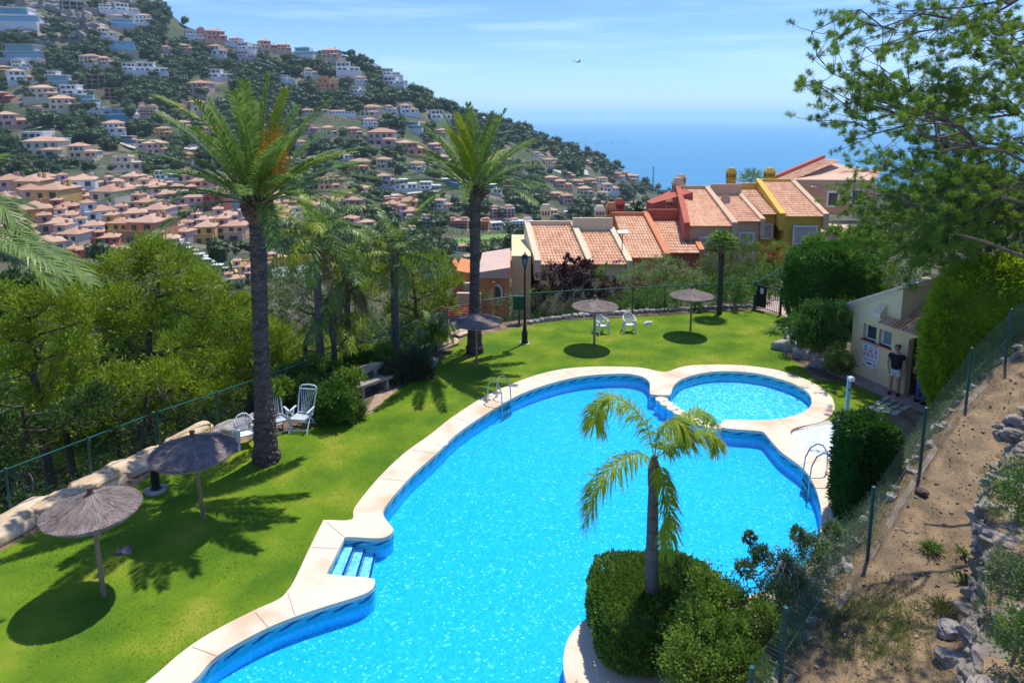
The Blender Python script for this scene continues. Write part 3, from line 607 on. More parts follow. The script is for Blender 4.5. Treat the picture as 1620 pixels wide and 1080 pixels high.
def rock(c, d, rz=0, sd=0, sub=3, rg=.28, flat=.0):
    bm = bmesh.new(); bmesh.ops.create_icosphere(bm, subdivisions=sub, radius=.5)
    cr_, sr = math.cos(rz), math.sin(rz); v = []
    for q in bm.verts:
        p = q.co.copy(); n_ = mnoise.noise(p*2.1+Vector((sd*3.7, sd, 0)))*rg+mnoise.noise(p*6+Vector((sd, 9, 0)))*rg*.35
        p = Vector([math.copysign(abs(k*2)**.62/2, k) for k in p])*(1+n_); p = Vector((p.x*d[0], p.y*d[1], p.z*d[2]))
        v.append((c[0]+p.x*cr_-p.y*sr, c[1]+p.x*sr+p.y*cr_, c[2]+p.z))
    f = [tuple(k.index for k in fc.verts) for fc in bm.faces]; bm.free(); return v, f
p = G(1025, 513); v, f = rock((0, 0, .07), (.36, .22, .16), 0, 4, 2, .5); o = MB().add(v, f).obj('crumpled_towel', white_m); o.location = p; tag(o, 'small crumpled white cloth lying on the far lawn', 'cloth')
p = G(197, 873); v, f = rock((0, 0, .03), (.30, .24, .14), 0, 8, 2, .6); o = MB().add(v, f).obj('stump', mat('old_stump', (.10, .07, .055), (.30, .25, .21), scale=9)); o.location = p; tag(o, 'broken grey stump in the grass right of the nearest umbrella', 'stump')
# ladders
def ladder(a, rz, label):
    t = thing('pool_ladder', label, 'pool ladder', tuple(a), rz, 'stainless pool ladders')
    for sy in (-.26, .26):
        MB().tube([(-.50, sy, .03), (-.50, sy, .35), (-.48, sy, .62), (-.36, sy, .80), (-.20, sy, .84), (-.04, sy, .72), (.07, sy, .45), (.10, sy, .05), (.10, sy, -.62)], .021, 8, cap=True).lathe([(.045, 0), (.045, .012)], (-.50, sy, .036), 10).obj('handrail', steel_m, t)
    for z in (-.22, -.45): MB().box((.10, 0, z), (.09, .52, .03)).obj('rung', steel_m, t)
def edge_yaw(p): 
    i = np.argmin(((w_in-np.array(p[:2]))**2).sum(1)); a = w_in[i-2]; b = w_in[(i+2) % len(w_in)]; d = b-a; nrm = np.array([-d[1], d[0]])*sgn
    return w_in[i], math.atan2(nrm[1], nrm[0])
q, yw = edge_yaw(G(790, 641)); ladder((q[0], q[1], .035), yw, 'steel ladder on the lawn side of the pool')
q, yw = edge_yaw(G(1280, 757)); ladder((q[0], q[1], .035), yw, 'steel ladder near the cylindrical hedge and white mosaic')

# ---------------------------------------------------------------- rocks along the lawn
RK = [((20, 836), (2.6, .9, .45), 'long flat cream slab at the far left under the fence'), ((88, 806), (1.3, .8, .5), 'squat cream boulder behind the nearest umbrella'), ((128, 790), (1.1, .8, .5), 'tilted orange boulder behind the nearest umbrella'), ((160, 765), (2.0, 1.0, .42), 'broad cream slab left of the path light'), ((226, 735), (2.3, 1.0, .36), 'large smooth orange slab behind the path light'), ((300, 698), (1.9, .8, .5), 'pale boulder behind the second umbrella'), ((368, 686), (1.3, .8, .6), 'rough brown boulder beside the left armchair'), ((415, 668), (1.0, .7, .5), 'brown boulder behind the big palm trunk'),
      ((700, 548), (1.7, .9, .3), 'flat pale slab at the lawn corner by the third umbrella'), ((655, 566), (1.1, .7, .3), 'small pale rock left of the lawn corner'), ((735, 528), (1.6, .7, .22), 'thin slab at the foot of the braced fence post')]
for i, ((x, y), d, lb) in enumerate(RK):
    p = G(x, y); q = G(x+20, y-10.5) if x < 500 else G(x+20, y-6); rz = math.atan2(q.y-p.y, q.x-p.x)
    v, f = rock((0, 0, d[2]*.25), (d[0]*.84, d[1]*.9, d[2]*.92), rz+rnd.uniform(-.12, .12), i+1, 4, .34); o = MB().add(v, f).obj('border_rock', rock_m if i not in (6, 7) else rockg_m, smooth=True); o.location = p; tag(o, lb, 'rock', 'rocks along the left lawn edge')
for i, (x, y, d, lb) in enumerate([(1248, 538, (.30, 2.2, .5), 'long grey stone edging slab below the clipped hedge'), (1247, 553, (1.3, .7, .6), 'large grey boulder at the corner of the shrub bed'), (1278, 566, (1.2, .6, .5), 'brown boulder in front of the small tree'), (1302, 581, (1.0, .5, .4), 'small boulder at the foot of the small tree')]):
    p = G(x, y); v, f = rock((0, 0, .1), d, -.5 if i else -.28, i+20, 3, .25); o = MB().add(v, f).obj('bed_rock', rockg_m, smooth=True); o.location = p; tag(o, lb, 'rock', 'rocks of the shrub bed by the hut')
bed_m = mat('dark_bed_soil', (.09, .06, .04), (.17, .12, .085), scale=3, bump=.6, bscale=20, bdist=.03)
for nm, pts in (('hut_bed', [(1240, 560), (1262, 520), (1340, 505), (1345, 598), (1330, 602), (1296, 596), (1268, 575)]), ('shrub_bed', [(418, 690), (440, 640), (520, 600), (600, 575), (680, 560), (692, 568), (672, 592), (632, 603), (600, 628), (576, 652), (540, 662), (495, 671), (440, 686)]), ('fence_bed', [(820, 512), (905, 499), (1000, 492), (1192, 483), (1192, 489), (1100, 495), (1000, 501), (880, 508), (820, 518)])):
    v, f = fill([crom(gl(pts), 3)], .011); tag(MB().add(v, f).obj(nm, bed_m), kind='structure')
pathb = crom(gl([(545, 668), (585, 640), (600, 618), (650, 596), (672, 590), (640, 608), (608, 634), (585, 655)]), 4)
v, f = fill([pathb], .017); tag(MB().add(v, f).obj('earth_path', mat('sandy_earth', (.42, .30, .20), (.30, .20, .13), scale=5, bump=.5, bscale=20)), kind='structure')
def stone_row(pts, label, name='stone_edging', h=.22, w=.28, m=rockg_m, step=.3):
    pts = [Vector(p) for p in pts]; o = MB(); i = 0; b0 = pts[0]
    for a, b in zip(pts[:-1], pts[1:]):
        n = max(1, int((b-a).length/step))
        for k in range(n):
            p = a.lerp(b, (k+.5)/n)-b0; v, f = rock((p.x, p.y, p.z+h*.35), (step*rnd.uniform(.9, 1.3), w*rnd.uniform(.8, 1.2), h*rnd.uniform(.7, 1.2)), rnd.uniform(0, 3), i, 2, .3); o.add(v, f, rnd.random()); i += 1
    q = o.obj(name, m); q.location = b0; tag(q, label, 'stone edging'); return q
stone_row(gl([(500, 668), (545, 660), (578, 650)]), 'low rubble edging under the bushes beside the reclining chair', h=.34)
stone_row(gl([(625, 603), (672, 592), (690, 572)]), 'low rubble edging right of the plank bench', h=.36)
stone_row(gl([(835, 512), (905, 502), (1000, 496), (1100, 490), (1190, 486)]), 'row of dark rubble stones along the foot of the far fence', h=.22)

# ---------------------------------------------------------------- tiled roofs
tile_m = mat('clay_roof_tiles', (.56, .25, .12), (.68, .36, .19), scale=1.5, tintmix=.75, tc1=(.78, .56, .40), rough=.85, lo=.4, hi=.6)
def tiles(mb, TL, TR, BR, BL, nc, nr, r=None, sub=5):
    TL, TR, BR, BL = [Vector(p) for p in (TL, TR, BR, BL)]; nrm = (TR-TL).cross(BL-TL).normalized()
    if nrm.z < 0: nrm = -nrm
    r = r or (TR-TL).length/nc*.30
    ip = lambda u, w: TL.lerp(TR, u).lerp(BL.lerp(BR, u), w)
    mb.add([TL, TR, BR, BL], [(0, 3, 2, 1)], .15)
    V = []; F = []; T = []; n = 0
    for i in range(nc):
        for j in range(nr):
            u = (i+.5)/nc; a = ip(u, j/nr); b = ip(u, (j+1.12)/nr); side = (ip(min(u+.01, 1), j/nr)-ip(u, j/nr)).normalized(); tt = min(1, max(0, rnd.gauss(.5, .33)))
            for p, rr, up in ((a, r*.86, 0.0), (b, r*1.12, r*.35)):
                for k in range(sub+1):
                    an = PI*k/sub; V.append(p+side*(math.cos(an)*rr)+nrm*(math.sin(an)*rr*.9+up)); T.append(tt)
            F += [(n+k, n+k+1, n+sub+1+k+1, n+sub+1+k) for k in range(sub)]; n += 2*(sub+1)
            F.append(tuple(n-(sub+1)+k for k in range(sub+1)))
    mb.add([tuple(p) for p in V], F, np.array(T))
def wall_m(name, c): return mat(name, c, tuple(q*.88 for q in c), scale=1.2, detail=6, bump=.25, bscale=25, rough=.9, lo=.3, hi=.75)
cream = wall_m('cream_render', (.74, .62, .34)); terra = wall_m('terracotta_render', (.66, .25, .11)); salmon = wall_m('salmon_render', (.64, .44, .28)); ochre = wall_m('ochre_render', (.72, .46, .08)); pinkw = wall_m('rose_render', (.62, .42, .28)); orangew = wall_m('orange_render', (.66, .24, .085)); brick = wall_m('brick_red_render', (.48, .13, .08))
whitew = wall_m('white_render', (.74, .71, .66)); beige = wall_m('beige_render', (.60, .48, .32))
redvent = mat('dark_red_vents', (.16, .02, .015), rough=.7)
def chimney(parent, x0, x1, yt, yb, Y, m):
    a, b = Dp(x0, yb, Y), Dp(x1, yb, Y); w = (b-a).length; zt = Dp(x0, yt, Y).z; c = (a+b)/2; zb = a.z; h = zt-zb
    k = MB(); k.box((c.x, c.y, zb+h*.2-.5), (w*.86, w*.8, h*.42+1.0)); k.box((c.x, c.y, zb+h*.42), (w*1.04, w*.96, h*.06)); 
    for sx in (-1, -.36, .36, 1):
        for sy in (-1, 1): k.box((c.x+sx*w*.40, c.y+sy*w*.36, zb+h*.55), (w*.12, w*.12, h*.24))
    k.box((c.x, c.y, zb+h*.70), (w, w*.92, h*.10))
    k.hull([(c.x-w*.5, c.y-w*.46, zb+h*.75), (c.x+w*.5, c.y-w*.46, zb+h*.75), (c.x+w*.5, c.y+w*.46, zb+h*.75), (c.x-w*.5, c.y+w*.46, zb+h*.75)]+[(c.x+sx*w*.30, c.y+sy*w*.28, zb+h) for sx, sy in ((-1, -1), (1, -1), (1, 1), (-1, 1))])
    o = k.obj('chimney', m, parent); MB().box((c.x, c.y, zb+h*.55), (w*.74, w*.66, h*.24)).obj('vent_band', redvent, o); return o
def win(parent, x0, x1, yt, yb, Y, shut=True, fm=None):
    a = Dp(x0, yb, Y); b = Dp(x1, yb, Y); h = Dp(x0, yt, Y).z-a.z; c = (a+b)/2; w = (b-a).length
    f = MB(); 
    for dx, dz, ww, hh in ((-w/2, h/2, .14, h+.14), (w/2, h/2, .14, h+.14), (0, 0, w-.14, .14), (0, h, w-.14, .14)): f.box((c.x+dx, c.y-.03, a.z+dz), (ww, .10, hh))
    o = f.obj('window', fm or whitew, parent)
    pn = MB()
    if shut:
        n = max(4, int(h/.12))
        for k in range(n): pn.box((c.x, c.y+.02, a.z+(k+.5)*h/n), (w-.14, .03, h/n*.8))
    pn.box((c.x, c.y+.04, a.z+h/2), (w-.14, .01, h-.14)); pn.obj('shutter' if shut else 'pane', mat('shutter_white', (.58, .55, .50)) if shut else glass_m, o)
def unit(par, TL, TR, BR, BL, Yt, Yb, wm_, nc, nr=13, par_l=None, par_r=None, back=None, zb=-5.0, tl=True):
    a, b, c, d = Dp(*TL, Yt), Dp(*TR, Yt), Dp(*BR, Yb), Dp(*BL, Yb)
    a.z = b.z = (a.z+b.z)/2; c.z = d.z = (c.z+d.z)/2
    # body under the roof
    e = .14; P = [Vector((d.x+.0, d.y+.35, zb)), Vector((c.x, c.y+.35, zb)), Vector((b.x, b.y, zb)), Vector((a.x, a.y, zb))]
    T = [Vector((d.x, d.y+.35, d.z-.02)), Vector((c.x, c.y+.35, c.z-.02)), Vector((b.x, b.y, b.z-e)), Vector((a.x, a.y, a.z-e))]
    MB().hull(P+T).obj('wall', wm_, par)
    m = MB(); tiles(m, a, b, c, d, nc, nr); m.obj('roof', tile_m, par)
    for s, (t_, l_) in ((par_l, (a, d)), (par_r, (b, c))):
        if s:
            h, w, mm = s; sg_ = -1 if t_ is a else 1; ox = Vector((sg_*w/2, 0, 0)); u = t_+ox+Vector((0, .3, 0)); v_ = l_+ox-(t_-l_).normalized()*.0+Vector((0, .1, -.05)); q = Vector((w/2, 0, 0))
            MB().hull([v_-q-Vector((0, 0, 1.0)), v_+q-Vector((0, 0, 1.0)), u+q-Vector((0, 0, 1)), u-q-Vector((0, 0, 1)), v_-q+Vector((0, 0, h)), v_+q+Vector((0, 0, h)), u+q+Vector((0, 0, h)), u-q+Vector((0, 0, h))]).obj('parapet', mm, par)
    if back:
        h, mm = back; MB().box(((a.x+b.x)/2, a.y+.14, a.z-1+h/2), ((b-a).length+.5, .26, h+2.0)).obj('ridge_wall', mm, par)
    return a, b, c, d
H1 = thing('townhouse', 'cream townhouse with two tiled roof panels and two cream chimneys', 'townhouse', (0, 0, 0), group='terraced townhouses beyond the fence')
H1c = wall_m('pale_cream_trim', (.68, .58, .38))
unit(H1, (838, 357), (902, 357), (929, 418), (856, 420), 52, 45, cream, 13, 15, (.35, .42, H1c), (.35, .42, H1c), (.35, H1c))
unit(H1, (911, 367), (964, 365), (992, 418), (934, 419), 51, 45, cream, 11, 12, None, (.30, .38, H1c), (1.0, H1c))
a0 = Dp(832, 420, 45.2); MB().box((a0.x-.3, a0.y+4.8, -2.3), (1.3, 8.6, 5.4)).obj('side_wall', cream, H1)
chimney(H1, 855, 871, 323, 354, 53.5, cream); chimney(H1, 940, 957, 325, 352, 53.5, H1c)
H2 = thing('townhouse', 'terracotta red townhouse with two tiled roof panels stepping up', 'townhouse', (0, 0, 0), group='terraced townhouses beyond the fence')
unit(H2, (972, 342), (1018, 342), (1052, 407), (994, 409), 54, 46.5, terra, 11, 15, None, (.35, .40, terra), (.30, terra))
unit(H2, (1030, 350), (1080, 349), (1107, 400), (1060, 401), 54, 47, brick, 11, 12, None, (.30, .38, terra), (.9, brick))
chimney(H2, 958, 974, 320, 352, 55.5, terra); chimney(H2, 971, 987, 314, 342, 57, brick)
H3 = thing('townhouse', 'salmon and taupe townhouse with a satellite dish on its roof', 'townhouse', (0, 0, 0), group='terraced townhouses beyond the fence')
unit(H3, (1078, 300), (1115, 299), (1159, 357), (1092, 358), 58, 49, salmon, 14, 17, (.28, .42, brick), (.30, .40, salmon), (.3, salmon))
unit(H3, (1130, 310), (1168, 309), (1204, 350), (1165, 351), 57.5, 50.5, salmon, 11, 13, None, (.25, .36, salmon), (.95, salmon))
a = Dp(1027, 345, 58); b = Dp(1080, 345, 58)
MB().hull([(a.x, 57, -3), (b.x, 55, -3), (b.x, 59.5, -3), (a.x, 59.5, -3), (a.x, 57, Dp(1027, 322, 57).z), (b.x, 55, Dp(1078, 300, 57).z), (b.x, 59.5, Dp(1070, 296, 59).z), (a.x, 59.5, Dp(1027, 322, 58).z)]).obj('gable_wall', brick, H3)
chimney(H3, 1063, 1080, 281, 315, 58.8, salmon); chimney(H3, 1070, 1084, 276, 296, 61, salmon); chimney(H3, 1053, 1068, 314, 332, 56.2, terra)
win(H3, 1106, 1120, 376, 402, 49.2); win(H3, 1169, 1191, 368, 384, 50.7)
p = Dp(1147, 316, 55.0); dsh = MB(); dsh.lathe([(.02, 0), (.28, .02), (.44, .10), (.45, .10), (.28, 0), (.02, -.02)], n=18); o = dsh.obj('satellite_dish', salmon, H3); o.location = p; o.rotation_euler = (math.radians(75), 0, math.radians(20))
H4 = thing('townhouse', 'ochre yellow townhouse with the highest of the tiled roof panels', 'townhouse', (0, 0, 0), group='terraced townhouses beyond the fence')
unit(H4, (1169, 300), (1199, 300), (1229, 339), (1207, 340), 60, 53, ochre, 8, 12, None, None, (.55, ochre))
unit(H4, (1205, 289), (1251, 287), (1304, 342), (1244, 343), 60.5, 52, ochre, 14, 17, (.28, .45, ochre), (.25, .42, salmon), (.25, ochre))
chimney(H4, 1149, 1163, 266, 293, 62, ochre); chimney(H4, 1209, 1224, 266, 290, 62, ochre)
win(H4, 1254, 1290, 358, 386, 52.2); win(H4, 1204, 1220, 355, 377, 53.2)
H5 = thing('townhouse', 'rose coloured house with pale tiled gable roof behind the pine branches', 'townhouse', (0, 0, 0), group='terraced townhouses beyond the fence')
a, b, c, d = Dp(1304, 251, 66), Dp(1400, 262, 66), Dp(1440, 330, 58), Dp(1335, 335, 58)
MB().hull([Dp(1228, 340, 62), Dp(1385, 340, 58), Dp(1385, 340, 70), Dp(1228, 340, 70), Dp(1228, 284, 62), Dp(1385, 285, 58), Dp(1370, 268, 70), Dp(1300, 254, 70)]).obj('wall', pinkw, H5)
m = MB(); tiles(m, Dp(1300, 251, 70), Dp(1330, 254, 69), Dp(1253, 286, 61.6), Dp(1224, 283, 62), 9, 16); m.obj('roof', tile_m, H5)
m = MB(); tiles(m, Dp(1335, 270, 68), Dp(1395, 268, 68), Dp(1375, 300, 60), Dp(1280, 296, 60), 16, 14); m.obj('roof', tile_m, H5)
MB().beam(Dp(1224, 281, 61.8), Dp(1303, 248, 70), .3, .3).obj('parapet', brick, H5); win(H5, 1308, 1325, 304, 326, 57.6, False); win(H5, 1345, 1365, 300, 325, 57.6, False)
MB().box(tuple(Dp(1320, 395, 57)), (7, 6, 4)).obj('lower_wing', beige, H5)
# roof lamp panel on a pole between the cream and terracotta roofs
p = Dp(984, 395, 46); t = thing('solar_lamp', 'white solar panel lamp on a thin pole between two tiled roofs', 'solar lamp', tuple(p))
MB().tube([(0, 0, -.3), (0, 0, .8), (.05, 0, 1.2)], .03, 6).obj('pole', black_m, t); o = MB().box((0, 0, 0), (.75, .35, .04)).obj('panel', white_m, t); o.location = (.03, 0, 1.22); o.rotation_euler = (.5, 0, .3)

# orange house with arched window, pergola
H6 = thing('terrace_house', 'orange rendered house with an arched white window and wavy parapet', 'house', (0, 0, 0))
def wallq(x0, x1, yt0, yt1, yb, Y, m, par, name='wall', th=.5, y2=None):
    a, b = Dp(x0, yb, Y), Dp(x1, yb, y2 or Y); a.z = b.z = min(a.z, b.z)
    a1, b1 = Dp(x0, yt0, Y), Dp(x1, yt1, y2 or Y); o_ = Vector((0, th, 0))
    return MB().hull([a, b, b+o_, a+o_, a1, b1, b1+o_, a1+o_]).obj(name, m, par)
wallq(757, 806, 434, 426, 520, 41, orangew, H6, th=6); wallq(756, 807, 431, 423, 440, 40.9, wall_m('pale_orange_coping', (.62, .44, .34)), H6, 'coping', 6.3)
wallq(722, 758, 428, 434, 500, 43, orangew, H6, th=4); wallq(716, 723, 415, 424, 470, 44, orangew, H6, 'pillar', 1.5); wallq(779, 783, 446, 446, 505, 40.6, orangew, H6, 'pillar', .5)
wallq(733, 746, 448, 448, 460, 42.5, wall_m('pale_orange_coping', (.62, .44, .34)), H6, 'balcony', .5)
c = Dp(786, 466, 40.85); w = .30; h = .5; ar_ = MB(); inn = MB(); pts = [(-1, -1.2)]+[(math.cos(PI-PI*k/8), math.sin(PI-PI*k/8)*.9+.3) for k in range(9)]+[(1, -1.2)]
for (x1, z1), (x2, z2) in zip(pts, pts[1:]+pts[:1]): ar_.beam((c.x+x1*w, c.y, c.z+z1*h), (c.x+x2*w, c.y, c.z+z2*h), .12, .12, up=(0, 1, 0))
o = ar_.obj('window', whitew, H6); inn.add([(c.x+x*w, c.y-.02, c.z+z*h) for x, z in pts], [tuple(range(len(pts)))]); inn.obj('pane', glass_m, o)
t = thing('pergola', 'dark red slatted pergola roof beside the orange house', 'pergola', (0, 0, 0))
pa, pb, pc, pd = Dp(715, 476, 39), Dp(756, 480, 39), Dp(748, 503, 36), Dp(660, 503, 36)
sl_ = MB()
for k in range(9): sl_.beam(pa.lerp(pd, k/8), pb.lerp(pc, k/8), .13, .10)
sl_.obj('slats', mat('red_brown_timber', (.26, .045, .03), (.34, .07, .05), scale=6), t)
for q in (pc, pd, pb): MB().box((q.x, q.y, q.z-1.2), (.2, .2, 2.4)).obj('post', beige, t)
t = thing('terrace_wall', 'pale coping wall of a terrace below the red pergola', 'wall', (0, 0, 0)); wallq(722, 760, 464, 464, 482, 38.5, beige, t, th=.3)
t = thing('low_house', 'low pinkish tiled house tucked between palm and cream townhouse', 'house', (0, 0, 0))
m = MB(); tiles(m, Dp(812, 398, 62), Dp(838, 398, 62), Dp(818, 412, 56), Dp(793, 412, 56), 8, 10); m.obj('roof', tile_m, t); wallq(795, 835, 411, 411, 440, 56.3, orangew, t, th=4)

# ---------------------------------------------------------------- hut
A = G(1343, 589); B_ = G(1474, 646)       # foot of the long wall
wd = (B_-A); wl = wd.length; ux = wd/wl; nx_ = Vector((-ux.y, ux.x, 0))      # ux along the wall, nx_ into the hut
if nx_.x < 0: nx_ = -nx_
def hl(u, d, z): return A+ux*u+nx_*d+Vector((0, 0, z))
hut = thing('pool_hut', 'small cream rendered hut with two windows, arched doorway and tiled canopy', 'hut', tuple(A))
def hadd(mb, name, m, par=None):
    o = mb.obj(name, m, par or hut); o.location = -A if (par is None) else (0, 0, 0); return o
hutm = wall_m('hut_cream_render', (.76, .60, .34)); hutt = wall_m('hut_pale_trim', (.72, .58, .40))
W_ = MB(); top = lambda u: 2.65+.53*u if u <= 2.02 else 2.42
def piece(u0, u1, z0, z1=None, d0=0, d1=.24, mb=None):
    t0, t1 = (top(u0+1e-6), top(u1-1e-6)) if z1 is None else (z1, z1)
    (mb or W_).hull([hl(u0, d0, z0), hl(u1, d0, z0), hl(u1, d1, z0), hl(u0, d1, z0), hl(u0, d0, t0), hl(u1, d0, t1), hl(u1, d1, t1), hl(u0, d1, t0)])
for u0, u1 in ((0, .5), (1.08, 1.20), (1.73, 2.02)): piece(u0, u1, 0)
for u0, u1 in ((.5, 1.08), (1.20, 1.73)): piece(u0, u1, 0, 1.50); piece(u0, u1, 2.08)
piece(2.02, 2.42, 0); piece(3.22, 3.75, 0)
k = 8
for i in range(k):                      # arched doorway head
    a = 2.42+.8*i/k; b = 2.42+.8*(i+1)/k; zf = lambda u: 1.95+.24*math.sqrt(max(0, 1-((u-2.82)/.42)**2))
    W_.hull([hl(a, 0, zf(a)), hl(b, 0, zf(b)), hl(b, .24, zf(b)), hl(a, .24, zf(a)), hl(a, 0, 2.42), hl(b, 0, 2.42), hl(b, .24, 2.42), hl(a, .24, 2.42)])
W_.hull([hl(0, .24, 0), hl(.22, .24, 0), hl(.22, 2.8, 0), hl(0, 2.8, 0), hl(0, .24, 2.65), hl(.22, .24, 2.76), hl(.22, 2.8, 2.76), hl(0, 2.8, 2.65)])
W_.hull([hl(0, 2.8, 0), hl(3.75, 2.8, 0), hl(3.75, 3.0, 0), hl(0, 3.0, 0), hl(0, 2.8, 2.6), hl(3.75, 2.8, 3.4), hl(3.75, 3.0, 3.4), hl(0, 3.0, 2.6)])
W_.hull([hl(1.82, .26, 2.2), hl(2.03, .26, 2.2), hl(2.03, 2.78, 2.2), hl(1.82, 2.78, 2.2), hl(1.82, .26, 3.66), hl(2.03, .26, 3.70), hl(2.03, 2.78, 3.95), hl(1.82, 2.78, 3.9)])
W_.hull([hl(2.45, 1.3, 0), hl(3.2, 1.3, 0), hl(3.2, 1.4, 0), hl(2.45, 1.4, 0), hl(2.45, 1.3, 2.3), hl(3.2, 1.3, 2.3), hl(3.2, 1.4, 2.3), hl(2.45, 1.4, 2.3)])
hadd(W_, 'wall', hutm)
r_ = MB(); r_.hull([hl(-.34, -.06, 2.40), hl(1.82, -.02, 3.52), hl(1.82, 2.9, 3.62), hl(-.34, 2.9, 2.46), hl(-.34, -.06, 2.55), hl(1.82, -.02, 3.66), hl(1.82, 2.9, 3.72), hl(-.34, 2.9, 2.60)])
hadd(r_, 'sloping_roof', hutt)
cp = MB(); cp.beam(hl(-.38, .07, 2.56), hl(2.08, .07, 3.83), .36, .09); cp.beam(hl(1.92, .2, 3.80), hl(1.92, 1.4, 3.98), .32, .09); cp.beam(hl(1.92, 1.4, 3.98), hl(1.92, 2.8, 3.88), .32, .09)
cp.hull([hl(-.40, -.04, 2.30), hl(0, -.04, 2.42), hl(0, .24, 2.42), hl(-.40, .24, 2.30), hl(-.40, -.04, 2.56), hl(0, -.04, 2.72), hl(0, .24, 2.72), hl(-.40, .24, 2.56)])
cp.hull([hl(1.18, -.30, 2.52), hl(1.44, -.30, 2.52), hl(1.44, .0, 2.52), hl(1.18, .0, 2.52), hl(1.18, -.30, 2.70), hl(1.44, -.30, 2.70), hl(1.44, .0, 3.02), hl(1.18, .0, 3.02)])
hadd(cp, 'coping', hutt)
m = MB(); tiles(m, hl(2.06, 2.2, 3.50), hl(3.75, 2.2, 3.50), hl(3.75, -.02, 2.56), hl(2.06, -.02, 2.56), 12, 7); hadd(m, 'canopy_tiles', tile_m)
m = MB(); tiles(m, hl(1.46, .0, 2.60), hl(3.75, .0, 2.60), hl(3.75, -.40, 2.42), hl(1.46, -.40, 2.42), 15, 1); hadd(m, 'eave_tiles', tile_m)
sillm = mat('red_clay_sill', (.26, .055, .03), (.36, .09, .05), scale=6)
for u0, u1 in ((.5, 1.08), (1.20, 1.73)):
    f_ = MB(); 
    for q in ((u0, u0+.07, 1.56, 2.08), (u1-.07, u1, 1.56, 2.08), (u0, u1, 1.50, 1.56), (u0+.07, u1-.07, 2.02, 2.08)): piece(q[0], q[1], q[2], q[3], .13, .17, f_)
    o = hadd(f_, 'window', white_m); g_ = MB(); piece(u0+.06, u1-.06, 1.55, 2.03, .155, .16, g_); w2 = g_.obj('pane', glass_m if u0 < 1 else mat('frosted_glass', (.20, .25, .25), rough=.3), o)
    s_ = MB(); piece(u0-.04, u1+.04, 1.455, 1.50, -.06, .13, s_); s_.obj('sill', sillm, o)
d_ = MB(); piece(2.42, 3.22, 0, 2.2, .9, .94, d_); hadd(d_, 'inner_door', mat('grey_door', (.10, .095, .10), (.14, .13, .13), rough=.5))
pl = MB(); pl.hull([hl(-.35, -.75, .0), hl(3.7, -.55, .0), hl(3.7, .0, .0), hl(-.35, .0, .0), hl(-.35, -.75, .06), hl(3.7, -.55, .06), hl(3.7, .0, .06), hl(-.35, .0, .06)])
tag(pl.obj('hut_kerb', mat('rose_kerb', (.36, .22, .18), (.44, .29, .24), scale=4, bump=.2)), kind='structure')
# rules board
bd = thing('rules_board', 'white pool rules board with round red prohibition symbols under the hut windows', 'sign', tuple(hl(.92, -.02, .55))); O_ = hl(.92, -.02, .55)
def bpnl(mb, u, z, w, h, d=0.0, th=.004): mb.hull([hl(u-w/2, -.02-d, z-h/2)-O_, hl(u+w/2, -.02-d, z-h/2)-O_, hl(u+w/2, -.02-d+th, z-h/2)-O_, hl(u-w/2, -.02-d+th, z-h/2)-O_, hl(u-w/2, -.02-d, z+h/2)-O_, hl(u+w/2, -.02-d, z+h/2)-O_, hl(u+w/2, -.02-d+th, z+h/2)-O_, hl(u-w/2, -.02-d+th, z+h/2)-O_])
m = MB(); bpnl(m, .92, .99, .72, .93, 0, .012); m.obj('board', white_m, bd)
blue_i = mat('sign_blue', (.06, .36, .62)); red_i = mat('sign_red', (.62, .05, .06)); navy_i = mat('sign_navy', (.02, .05, .20))
def ring(mb, u, z, r, bar=True):
    n = 16
    for i in range(n):
        a, b = 2*PI*i/n, 2*PI*(i+1)/n; mb.add([hl(u+r*math.cos(a), -.026, z+r*math.sin(a))-O_, hl(u+r*math.cos(b), -.026, z+r*math.sin(b))-O_, hl(u+r*.72*math.cos(b), -.026, z+r*.72*math.sin(b))-O_, hl(u+r*.72*math.cos(a), -.026, z+r*.72*math.sin(a))-O_], [(0, 1, 2, 3)])
    if bar: mb.add([hl(u+p, -.0265, z+q)-O_ for p, q in ((-r*.6, r*.45), (-r*.45, r*.6), (r*.6, -r*.45), (r*.45, -r*.6))], [(0, 1, 2, 3)])
rs = MB(); ns_ = MB(); bs2 = MB(); bpnl(bs2, .70, 1.24, .13, .13, .006); bpnl(bs2, .66, .55, .15, .03, .006); bpnl(bs2, 1.19, .55, .15, .03, .006)
for u in (.93, 1.14): ring(rs, u, 1.235, .075)
for u in (.66, .83, 1.0, 1.17): ring(rs, u, 1.03, .06); bpnl(ns_, u, .945, .10, .028, .006)
for u in (.70, .93, 1.14): bpnl(ns_, u, 1.13, .14, .03, .006)
bpnl(rs, 1.15, .67, .06, .07, .006); bpnl(ns_, .90, .67, .20, .055, .006)
for z in (.83, .79): bpnl(ns_, .92, z, .56, .008, .006)
ring(bs2, .67, .67, .03, False)
rs.obj('prohibition_symbols', red_i, bd); ns_.obj('captions', navy_i, bd); bs2.obj('blue_marks', blue_i, bd)
im = MB(); im.add([hl(.70+p*.02, -.0272, 1.20+q*.05)-O_ for p, q in ((-1, 0), (1, 0), (1, 1), (-1, 1))], [(0, 1, 2, 3)]); im.obj('white_figure', white_m, bd)
tx = bpy.data.curves.new('title', 'FONT'); tx.body = 'U.P. VILLA ANDEA'; tx.size = .085; tx.align_x = 'CENTER'; tx.extrude = .001; tx.materials.append(navy_i)
to = link(bpy.data.objects.new('title', tx)); to.parent = bd; to.location = hl(.92, -.028, 1.36)-O_; to.rotation_euler = (PI/2, 0, math.atan2(ux.y, ux.x)); bpy.context.view_layer.update(); tm2 = bpy.data.meshes.new_from_object(to); t2 = link(bpy.data.objects.new('title', tm2)); t2.parent = bd; t2.location = to.location; t2.rotation_euler = to.rotation_euler; bpy.data.objects.remove(to); t2.name = 'title'

